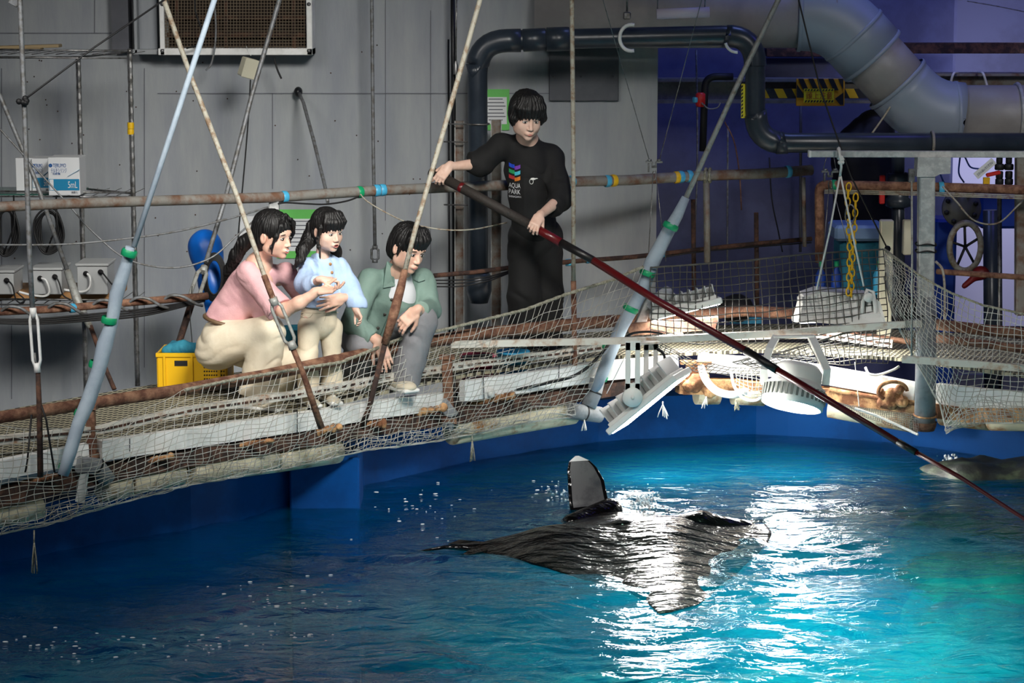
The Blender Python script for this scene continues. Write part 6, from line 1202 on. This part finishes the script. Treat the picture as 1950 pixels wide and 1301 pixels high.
Q = SDF(); Q.chain([at(608, 592, 13.22), at(607, 612, 13.22)], [.102, .108], .03)
for P_, ex in ((lR, -.002), (lL, .002)): Q.cone(at(608 + (-18 if ex < 0 else 21), 622, P_[0].y), P_[1], .068, .056, .006).fcone(P_[1], P_[2], .056, .062, .006)
Q.cut(at(608, 577, 13.1), (0, 0, 1)); Q.disp = lambda P: fold(P, (.2, 0, 1), 16, .0055, warp=.9)
tr = obj('trousers', sdf_mb(Q, .005), cream, g)
cord(Q, [(x, 597 - abs(x - 607) * .05) for x in range(572, 645, 6)], 12.9, 13.4, .002, 'waistband_seam', mat('cream_seam', (190, 176, 150), .9), tr); cord(Q, [(572, 600), (580, 606), (590, 605), (596, 598)], 12.9, 13.4, .002, 'pocket_seam', bpy.data.materials['cream_seam'], tr); cord(Q, [(622, 590), (620, 605), (612, 625)], 12.9, 13.4, .002, 'fly_seam', bpy.data.materials['cream_seam'], tr)
shoe(g, fz(580, 13.2), fz(602, 13.0), .075, .06, beige); shoe(g, fz(618, 13.27), fz(642, 13.08), .075, .06, beige)
# ======================= man =======================
g = thing('person', 'man in an open grey-green overshirt and grey trousers kneeling on the walkway', 'person', at(725, 750, 13.75))
cM, RM, sM = at(777, 472, 13.66), frame((.60, -.66, -.36), roll=-.10), 1.12
B = SDF(); head(B, cM, RM, sM, 1.06); nk = at(757, 520, 13.76); B.chain([cM + RM @ Vector((0, -.035, -.05)), at(762, 510, 13.72), nk], [.056, .056, .06], .02)
hR, hL = at(680, 645, 13.85), at(725, 645, 13.95); kR, kL = at(690, 655, 13.50), at(802, 612, 13.60); fR, fL = at(668, 715, 13.75), at(760, 725, 13.62)
B.chain([nk, at(742, 570, 13.82), at(705, 640, 13.9)], [.07, .12, .11], .05).chain([hR, kR, fR], [.08, .065, .045], .03).chain([hL, kL, fL], [.08, .062, .045], .03)
sR, sL = at(702, 540, 13.68), at(805, 535, 13.92); eR, eL = at(672, 615, 13.50), at(820, 590, 13.78); wR, wL = at(722, 652, 13.42), at(792, 592, 13.46)
B.cone(sR, sL, .055, .055, .04).chain([sR, eR, wR], [.05, .042, .028], .02).chain([sL, eL, wL], [.05, .042, .027], .02)
hand(B, wR, (.35, -.25, -.9), (-.2, .9, -.3), 1.08, (.2, .25, .3, .35), .3); hand(B, wL, (-.72, -.1, -.68), (.1, .9, -.3), 1.08, (.35, .45, .55, .6), .5, left=True)
obj('body', sdf_mb(B, .004), sk, g); face(g, cM, RM, sM, gaze=.002, mouth_open=.001)
U = SDF(); U.chain([at(759, 530, 13.76), at(750, 560, 13.80), at(725, 610, 13.88)], [.078, .126, .09], .04); U.ell(nk + Vector((.02, -.03, .04)), (.062, .07, .052), k=.006, op='-'); obj('undershirt', sdf_mb(U, .006), mat('white_tee', (228, 230, 234), .85), g)
T = SDF(); T.chain([at(752, 534, 13.80), at(745, 565, 13.82), at(722, 610, 13.86), at(700, 640, 13.88)], [.10, .150, .145, .14], .05).cone(sR, sL, .074, .072, .05)
T.cone(sR, eR, .076, .072, .03).fcone(eR, at(712, 645, 13.44), .072, .056, .02).cone(sL, eL, .074, .070, .03).fcone(eL, at(801, 590, 13.53), .068, .054, .02)
T.cut(at(690, 668, 13.8), (-.3, 0, -1)); T.ell(at(764, 520, 13.66), (.055, .10, .055), k=.006, op='-')
Rv = Matrix.Rotation(.38, 3, 'Y'); T.box(at(766, 534, 13.62), (.022, .10, .045), Rv, .01, .006, '-')
T.disp = lambda P: fold(P, (.6, 0, -1), 12, .0085, warp=1.0) + fold(P, (1, 0, .4), 26, .0015)
green = mat('sage_overshirt', (122, 146, 136), .8, c2=(112, 137, 128), scale=7, bump=.12, bscale=90); ov = obj('overshirt', sdf_mb(T, .006), green, g)
def flap(pts, y0, y1, th, S_, m, par, name):
    P = [surf(S_, x, y, y0, y1, .010) for x, y in pts]; mb = MB(); mb.prism(P, (.0, -.006, .0)); return obj(name, mb, m, par)
flap([(737, 497), (748, 503), (756, 528), (752, 545), (730, 548), (731, 515)], 13.4, 13.95, .005, T, green, ov, 'collar'); flap([(792, 520), (806, 517), (810, 533), (797, 537), (788, 532)], 13.4, 14.0, .005, T, green, ov, 'collar')
for x, y in ((746, 571), (733, 599), (720, 625)): mb = MB(); mb.lathe([(.001, .005), (.009, .004), (.01, 0), (.001, 0)], surf(T, x, y, 13.4, 14, .001), (.2, -1, 0), 12); obj('button', mb, mat('dark_button', (60, 56, 50), .4) if x == 746 else bpy.data.materials['dark_button'], ov)
cord(T, [(757, 552), (750, 575), (738, 605), (727, 632), (722, 642)], 13.4, 14, .003, 'placket_edge', mat('sage_seam', (84, 112, 102), .9), ov); cord(T, [(700, 528), (709, 560), (708, 590), (700, 612)], 13.4, 14, .002, 'armhole_seam', bpy.data.materials['sage_seam'], ov)
grey = mat('grey_trousers', (136, 136, 140), .85, c2=(126, 126, 130), scale=6, bump=.12, bscale=80)
Q = SDF(); Q.cone(at(700, 645, 13.92), at(705, 655, 13.92), .12, .13, .05).cone(hR, kR, .105, .098, .04).fcone(kR, fR, .095, .085, .03).cone(hL, kL, .105, .092, .04).fcone(kL, at(770, 728, 13.62), .092, .092, .03); Q.disp = lambda P: fold(P, (.5, 0, 1), 17, .0045, warp=1.0)
Q.cut(at(700, 742, 13.7), (0, 0, -1)); obj('trousers', sdf_mb(Q, .006), grey, g)
H, L = hair_base(cM, RM, sM, 1.03, (0, .118, -.055), (.068, .080, .088)); H.ell(L(.09, -.006, -.02), (.026, .022, .032), RM, .008, '-'); H.ell(L(0, -.05, -.12), (.1, .12, .03), RM, .02, '-')
for k in range(9):
    u = -1 + k / 4; H.chain([L(u * .04 - .01, .035, .105), L(u * .06 + .004, .076 - .016 * u * u, .075), L(u * .066 + .014, .089 - .026 * u * u, .040 + .014 * u)], [.024, .017, .004], .022)
H.chain([L(.078, .02, .02), L(.078, .02, -.03)], [.012, .007], .01); strands(H, cM, RM, sM, .0026, 30); obj('hair', sdf_mb(H, .0045), M['hair'], g)
shoe(g, fz(655, 13.72), fz(700, 13.52), .11, .09, beige); shoe(g, fz(742, 13.68), fz(785, 13.48), .11, .09, beige)
# ======================= staff member =======================
g = thing('person', 'staff member with short black hair in a black uniform, gripping the long pole', 'person', at(1015, 676, 14.9))
cS, RS, sS = at(1003, 220, 14.72), frame((.24, -.86, -.34), roll=-.02), 1.16
B = SDF(); head(B, cS, RS, sS, .96); nk = at(1003, 268, 14.88); B.chain([cS + RS @ Vector((0, -.035, -.05)), at(1003, 255, 14.82), nk], [.052, .05, .055], .02)
B.chain([nk, at(1008, 330, 14.95), at(1016, 400, 14.97), at(1018, 445, 14.97)], [.07, .12, .10, .115], .05)
legs = [[at(1000, 450, 14.93), at(998, 560, 14.88), at(998, 662, 14.9)], [at(1038, 450, 15.0), at(1042, 560, 14.98), at(1044, 660, 15.0)]]
for P_ in legs: B.chain(P_, [.08, .06, .045], .03)
sR, sL = at(955, 277, 14.88), at(1050, 300, 14.95); eR, eL = at(915, 312, 14.82), at(1068, 378, 14.78); dR, nR = Vector((-.55, -.45, -.70)).normalized(), Vector((-.1, .8, -.55)).normalized(); dL, nL = Vector((-.35, -.75, -.55)).normalized(), Vector((-.2, .55, -.8)).normalized(); wR, wL = at(842, 338, 14.69) - dR * .062 - nR * .042, at(1018, 433, 14.44) - dL * .060 - nL * .042
B.cone(sR, sL, .05, .05, .04).chain([sR, eR, wR], [.05, .040, .024], .02).chain([sL, eL, wL], [.05, .040, .025], .02)
hand(B, wR, dR, nR, .98, (.6, .72, .75, .78), .5); hand(B, wL, dL, nL, .98, (.78, .8, .82, .85), .6, left=True)
obj('body', sdf_mb(B, .004), M['skin_pale'], g); face(g, cS, RS, sS, gaze=.001)
blackc = mat('black_cotton', (13, 13, 14), .85, c2=(17, 17, 18), scale=8, bump=.15, bscale=80); blackd = mat('black_apron', (10, 10, 11), .85, bump=.1, bscale=60)
T = SDF(); T.chain([at(1002, 272, 14.88), at(1006, 320, 14.93), at(1014, 380, 14.95), at(1018, 430, 14.96)], [.082, .148, .135, .14], .05).cone(sR, sL, .075, .075, .05).cone(at(1003, 255, 14.85), nk, .060, .07, .02)
T.cone(sR, eR, .078, .082, .04).fcone(eR, at(891, 308, 14.80), .082, .064, .02).cone(sL, eL, .078, .078, .04).fcone(eL, at(1050, 402, 14.65), .075, .056, .02); T.cut(at(1018, 448, 14.9), (0, 0, -1))
T.disp = lambda P: fold(P, (.5, 0, -1), 12, .006, warp=1.0); jk = obj('jacket', sdf_mb(T, .006), blackc, g)
A_ = SDF(); A_.chain([at(1000, 300, 14.90), at(1008, 360, 14.90), at(1016, 430, 14.92)], [.10, .128, .14], .05); A_.cut(at(1000, 285, 14.8), (0, 0, 1)); A_.cut(at(1006, 300, 14.93), (0, 1, 0)); A_.disp = T.disp; ap = obj('apron', sdf_mb(A_, .006), blackd, g)
Q = SDF(); Q.cone(at(1017, 440, 14.96), at(1018, 460, 14.96), .14, .145, .04)
for i, P_ in enumerate(legs): Q.cone(P_[0], P_[1], .115, .105, .04).fcone(P_[1], P_[2], .105, .098, .03)
Q.disp = lambda P: fold(P, (1, 0, .25), 10, .007, warp=1.0); obj('trousers', sdf_mb(Q, .007), blackd, g)
H, L = hair_base(cS, RS, sS, 1.08, (0, .124, -.058), (.066, .080, .090)); H.ell(L(0, -.05, -.135), (.11, .13, .045), RS, .02, '-')
for q in (-1, 1): H.chain([L(q * .07, .02, .06), L(q * .082, .035, .0), L(q * .076, .042, -.035)], [.028, .02, .006], .02)
for k in range(11):
    u = -1 + k / 5; H.chain([L(u * .045, .040, .108), L(u * .064, .080 - .02 * u * u, .068), L(u * .066, .095 - .030 * u * u, .020 + .006 * ((k * 5) % 3))], [.026, .017, .003], .022)
strands(H, cS, RS, sS, .0028, 34); obj('hair', sdf_mb(H, .0045), M['hair'], g)
both = lambda P: np.minimum(T(P), A_(P))
class _U:
    def __call__(s, P): return np.minimum(T(P), A_(P))
U_ = _U(); xd = Vector((.97, .2, 0))
for nm, s_, px, py, sz, ft in (('lettering', 'AQUA', 980, 357, .05, pw(22, 14.8)), ('lettering', 'PARK', 980, 368, .05, pw(22, 14.8)), ('lettering', 'SHINAGAWA', 981, 377.5, .018, pw(24, 14.8))):
    o = text(nm, s_, at(px, py, 14.7), X3, Z3, sz if s_ == 'SHINAGAWA' else .042, M['paper'], g, fit=ft); wrap(o, U_, 14.5, 15.1, .005)
cols = [(30, 70, 190), (110, 50, 160), (40, 150, 90), (70, 180, 200), (190, 60, 60), (210, 120, 40)]
for k in range(3):
    for h in range(2):
        mb = MB(); x0, x1 = (969, 980) if h == 0 else (980, 991); y = 313 + k * 11 + h * 3; n = 6
        A = [at(x0 + (x1 - x0) * i / n, y + 3.2 * math.sin((i / n + h) * 1.6), 14.7) for i in range(n + 1)]; Bq = [p + Vector((0, 0, -pw(7, 14.7))) for p in A]; mb.strip(A, Bq, .001, (0, 1, 0)); o = obj('emblem_stripe', mb, mat('emblem_%d%d' % (k, h), cols[k * 2 + h], .6), g); wrap(o, U_, 14.5, 15.1, .003)
mb = MB(); c = surf(U_, 1015, 341, 14.5, 15.1, .006); mb.ball(c, (.018, .004, .008), n=10); mb.ball(c + Vector((.02, 0, .003)), (.012, .003, .004), n=8); mb.tube([c + Vector((-.01 + .012 * math.cos(a), -.002, -.016 + .016 * math.sin(a))) for a in np.linspace(0, 2 * math.pi, 12, endpoint=False)], .0018, 5, closed=True); obj('pin_badge', mb, M['white'], g, 'small white pin badge')
shoe(g, fz(985, 14.95), fz(1000, 14.72), .10, .08, M['black']); shoe(g, fz(1038, 15.02), fz(1055, 14.80), .10, .08, M['black'])
# ---------------------------------------------------------------- the ray
def wp(px, py, z=0.0):
    a = TH + math.atan((py - 650.5) / F_PX); Y = (HC - z) / math.tan(a); return at(px, py, Y)
def manta():
    c = Vector((.70, 12.62, .0)); hd = (wp(1450, 1012) - wp(935, 1048)).normalized(); hd.z = 0; hd.normalize(); lt = Vector((-hd.y, hd.x, 0))   # lt points away from the camera
    t = thing('manta_ray', 'large dark ray swimming at the surface with one pale-bellied fin tip raised', 'ray', c)
    nu, nv = 130, 61; V = []; F = []; Mi = []
    # outline: leading edge x_f(s), trailing edge x_b(s) for span s in [-1,1]; s=-1 near wing, +1 far wing
    XN = [(0, .74), (.12, .70), (.27, .58), (.55, .25), (.80, -.05), (.92, -.20), (1, -.38)]; BN = [(0, -.98), (.06, -.93), (.14, -.84), (.28, -.76), (.42, -.66), (.56, -.54), (.72, -.46), (.85, -.42), (1, -.44)]
    XF = [(0, .74), (.12, .66), (.3, .46), (.42, .26), (.5, .12), (.56, .08), (.7, .05), (.85, .03), (.93, -.01), (.97, -.05), (1, -.11)]; BF = [(0, -.98), (.06, -.90), (.14, -.74), (.28, -.48), (.42, -.26), (.5, -.20), (.7, -.19), (.92, -.185), (.97, -.17), (1, -.13)]
    span_n, span_f = 1.55, .70; LT = .98; L0 = .60
    top = np.zeros((nu, nv, 3)); bot = np.zeros((nu, nv, 3))
    for i in range(nu):
        s = -1 + 2 * i / (nu - 1); a = abs(s); f_, b_ = (interp(XN, a), interp(BN, a)) if s < 0 else (interp(XF, a), interp(BF, a))
        if f_ < b_: m_ = (f_ + b_) / 2; f_ = m_ + .004; b_ = m_ - .004
        for j in range(nv):
            v = j / (nv - 1); x = b_ + (f_ - b_) * v; th = (.10 * math.exp(-(a * 3.4) ** 2) + .030 * (1 - a) ** .7 + .006) * math.sin(math.pi * min(1, max(0, v * .96 + .02))) ** .6
            if s < 0:
                y = s * span_n; zc = -.012 + .0 * a + .016 * math.sin(x * 9 + a * 5); p = c + hd * x + lt * y; p.z = zc
            else:
                L = a * LT; y = L; zc = -.022 + .02 * math.exp(-((L - .5) / .2) ** 2)
                if L > L0:      # the far wing tip curls up out of the water
                    q = (L - L0); r = .10; ang = min(q / r, 1.30); rem = max(0, q - 1.30 * r); y = L0 + r * math.sin(ang) + rem * math.cos(1.30); zc = -.02 + r * (1 - math.cos(ang)) + rem * math.sin(1.30)
                p = c + hd * x + lt * y; p.z = zc
            nrm = Vector((0, 0, 1))
            if s > 0 and a * LT > L0: q = min((a * LT - L0) / .10, 1.30); nrm = Vector((0, 0, 1)) * math.cos(q) - lt * math.sin(q)
            top[i, j] = p + nrm * th * .75; bot[i, j] = p - nrm * th * .45
    mb = MB(); idx = lambda i, j, k: k * nu * nv + i * nv + j; mb.v = top.reshape(-1, 3).tolist() + bot.reshape(-1, 3).tolist()
    for i in range(nu - 1):
        for j in range(nv - 1):
            mb.f.append((idx(i, j, 0), idx(i + 1, j, 0), idx(i + 1, j + 1, 0), idx(i, j + 1, 0))); ss = (-1 + 2 * (i + .5) / (nu - 1)) * LT; vv = j / nv; mb.m.append(2 if ss > LT * .975 else 1 if ss > L0 + .07 and .08 < vv < .88 else 0)
            mb.f.append((idx(i, j, 1), idx(i, j + 1, 1), idx(i + 1, j + 1, 1), idx(i + 1, j, 1))); mb.m.append(1)
    for i in range(nu - 1):
        for j, fl in ((0, 1), (nv - 1, 0)): q = (idx(i, j, 0), idx(i, j, 1), idx(i + 1, j, 1), idx(i + 1, j, 0)); mb.f.append(q if fl else q[::-1]); mb.m.append(0)
    for j in range(nv - 1):
        for i, fl in ((0, 0), (nu - 1, 1)): q = (idx(i, j, 0), idx(i, j, 1), idx(i, j + 1, 1), idx(i, j + 1, 0)); mb.f.append(q if fl else q[::-1]); mb.m.append(0)
    mb.sm = [True] * len(mb.f)
    dark = mat('ray_back', (14, 12, 13), .17, c2=(7, 7, 8), scale=5, bump=1, bscale=5, stretch=(1, 2.2, 1))
    [setattr(nd.inputs['Distance'], 'default_value', .035) for nd in dark.node_tree.nodes if nd.type == 'BUMP']
    pale = mat('ray_belly', (104, 104, 106), .4, c2=(74, 76, 80), scale=7, coat=.4)
    body = obj('body', mb, [dark, pale, mat('ray_rim_highlight', (236, 236, 236), .4)], t)  # white rim material paints a highlight along the raised fin's top edge
    # tail, pelvic fins, head fins
    q = lambda x, y, z: c + hd * x + lt * y + Vector((0, 0, z))
    mb = MB(); mb.tube([q(-.80, 0, -.03), q(-.96, 0, -.01), q(-1.1, .02, .0), q(-1.3, .05, -.03)], [.045, .022, .010, .004], 10); obj('tail', mb, dark, t)
    for s in (-1, 1):
        mb = MB(); mb.prism([q(-.80, s * .04, .0), q(-.98, s * .16, -.0), q(-1.05, s * .13, -.01), q(-.95, s * .03, -.0)], (0, 0, -.015)); obj('pelvic_fin', mb, dark, t)
        S = SDF(); S.chain([q(.62, s * .16, -.03), q(.78, s * .17, -.04), q(.90, s * .13, -.07)], [.035, .028, .014], .02); obj('head_fin', sdf_mb(S, .01), dark, t)
    S = SDF(); S.chain([q(-.80, 0, -.04), q(-.5, 0, -.03), q(-.1, 0, -.01), q(.35, 0, .0), q(.62, 0, -.03)], [.035, .06, .09, .10, .07], .05); S.cone(q(-.25, .45, -.03), q(.02, .58, .0), .06, .075, .06); obj('back_ridge', sdf_mb(S, .012), dark, t)
    return t
manta()
# splash and foam
mb = MB()
for k in range(260):
    r = random.random(); px = random.gauss(1222, 16) if k < 170 else random.gauss(1112, 34); py = random.gauss(955, 10) if k < 170 else random.gauss(940, 9); z = abs(random.gauss(0, .035)) if k < 170 else abs(random.gauss(0, .012)); p = wp(px, py, z); mb.ball(p, random.uniform(.003, .009), n=6)
tag(obj('splash', mb, M['foam']), 'white splash of droplets around the raised fin', 'splash', kind='stuff')
mb = MB()
for cx_, cy_, sx, sy, n in ((560, 1140, 70, 26, 30), (300, 1230, 120, 22, 34), (820, 975, 60, 26, 26), (620, 935, 70, 14, 10), (1090, 940, 50, 12, 34), (90, 1235, 60, 14, 14), (520, 1210, 60, 14, 14)):
    for k in range(n):
        px, py = random.gauss(cx_, sx), random.gauss(cy_, sy); p = wp(px, py, .0); p.z = float(wave(np.array([p.x]), np.array([p.y]))[0]); r = random.uniform(.003, .008); mb.ball(p, (r * random.uniform(1, 2.2), r, r * .4), n=8)
tag(obj('bubbles', mb, M['foam']), 'scattered white bubbles and foam flecks on the water', 'bubbles', kind='stuff')
mb = MB(); p = wp(1810, 877); 
for k in range(30): mb.ball(p + Vector((random.gauss(0, .03), random.gauss(0, .05), abs(random.gauss(0, .012)))), random.uniform(.004, .012), n=6)
tag(obj('splash', mb, M['foam']), 'small white splash above the dark rock on the right', 'splash', kind='stuff')
# rocks under the surface on the right
alg = mat('algae_rock', (120, 150, 100), .8, c2=(50, 66, 56), scale=3.5, lo=.4, hi=.62, bump=.8, bscale=14); dkr = mat('dark_rock', (44, 48, 46), .5, c2=(90, 104, 80), scale=6, lo=.5, hi=.7, bump=.8, bscale=16)
def rock(px, py, rx, ry, rz, z, m, label, seed):
    c = wp(px, py); c.z = z; S = SDF(); rr = random.Random(seed)
    S.ell(c, (rx, ry, rz), k=.1)
    for k in range(5): S.ell(c + Vector((rr.uniform(-.7, .7) * rx, rr.uniform(-.7, .7) * ry, rr.uniform(-.2, .3) * rz)), (rx * .5, ry * .5, rz * .7), k=.08)
    S.disp = lambda P: .05 * vnoise(P[:, 0] * 4 + seed, P[:, 1] * 4, P[:, 2] * 4) + .015 * vnoise(P[:, 0] * 14, P[:, 1] * 14, P[:, 2] * 14)
    tag(obj('rock', sdf_mb(S, .03), m), label, 'rock', 'rocks in the water')
rock(1890, 900, .42, .30, .10, -.04, dkr, 'dark rock breaking the surface below the long pole at the right', 3)
rock(1920, 960, .60, .40, .25, -.30, alg, 'pale green algae-covered rock under water below the dark rock', 5); rock(1900, 1060, .50, .45, .25, -.38, alg, 'lowest green algae-covered rock under water at the right edge', 9)
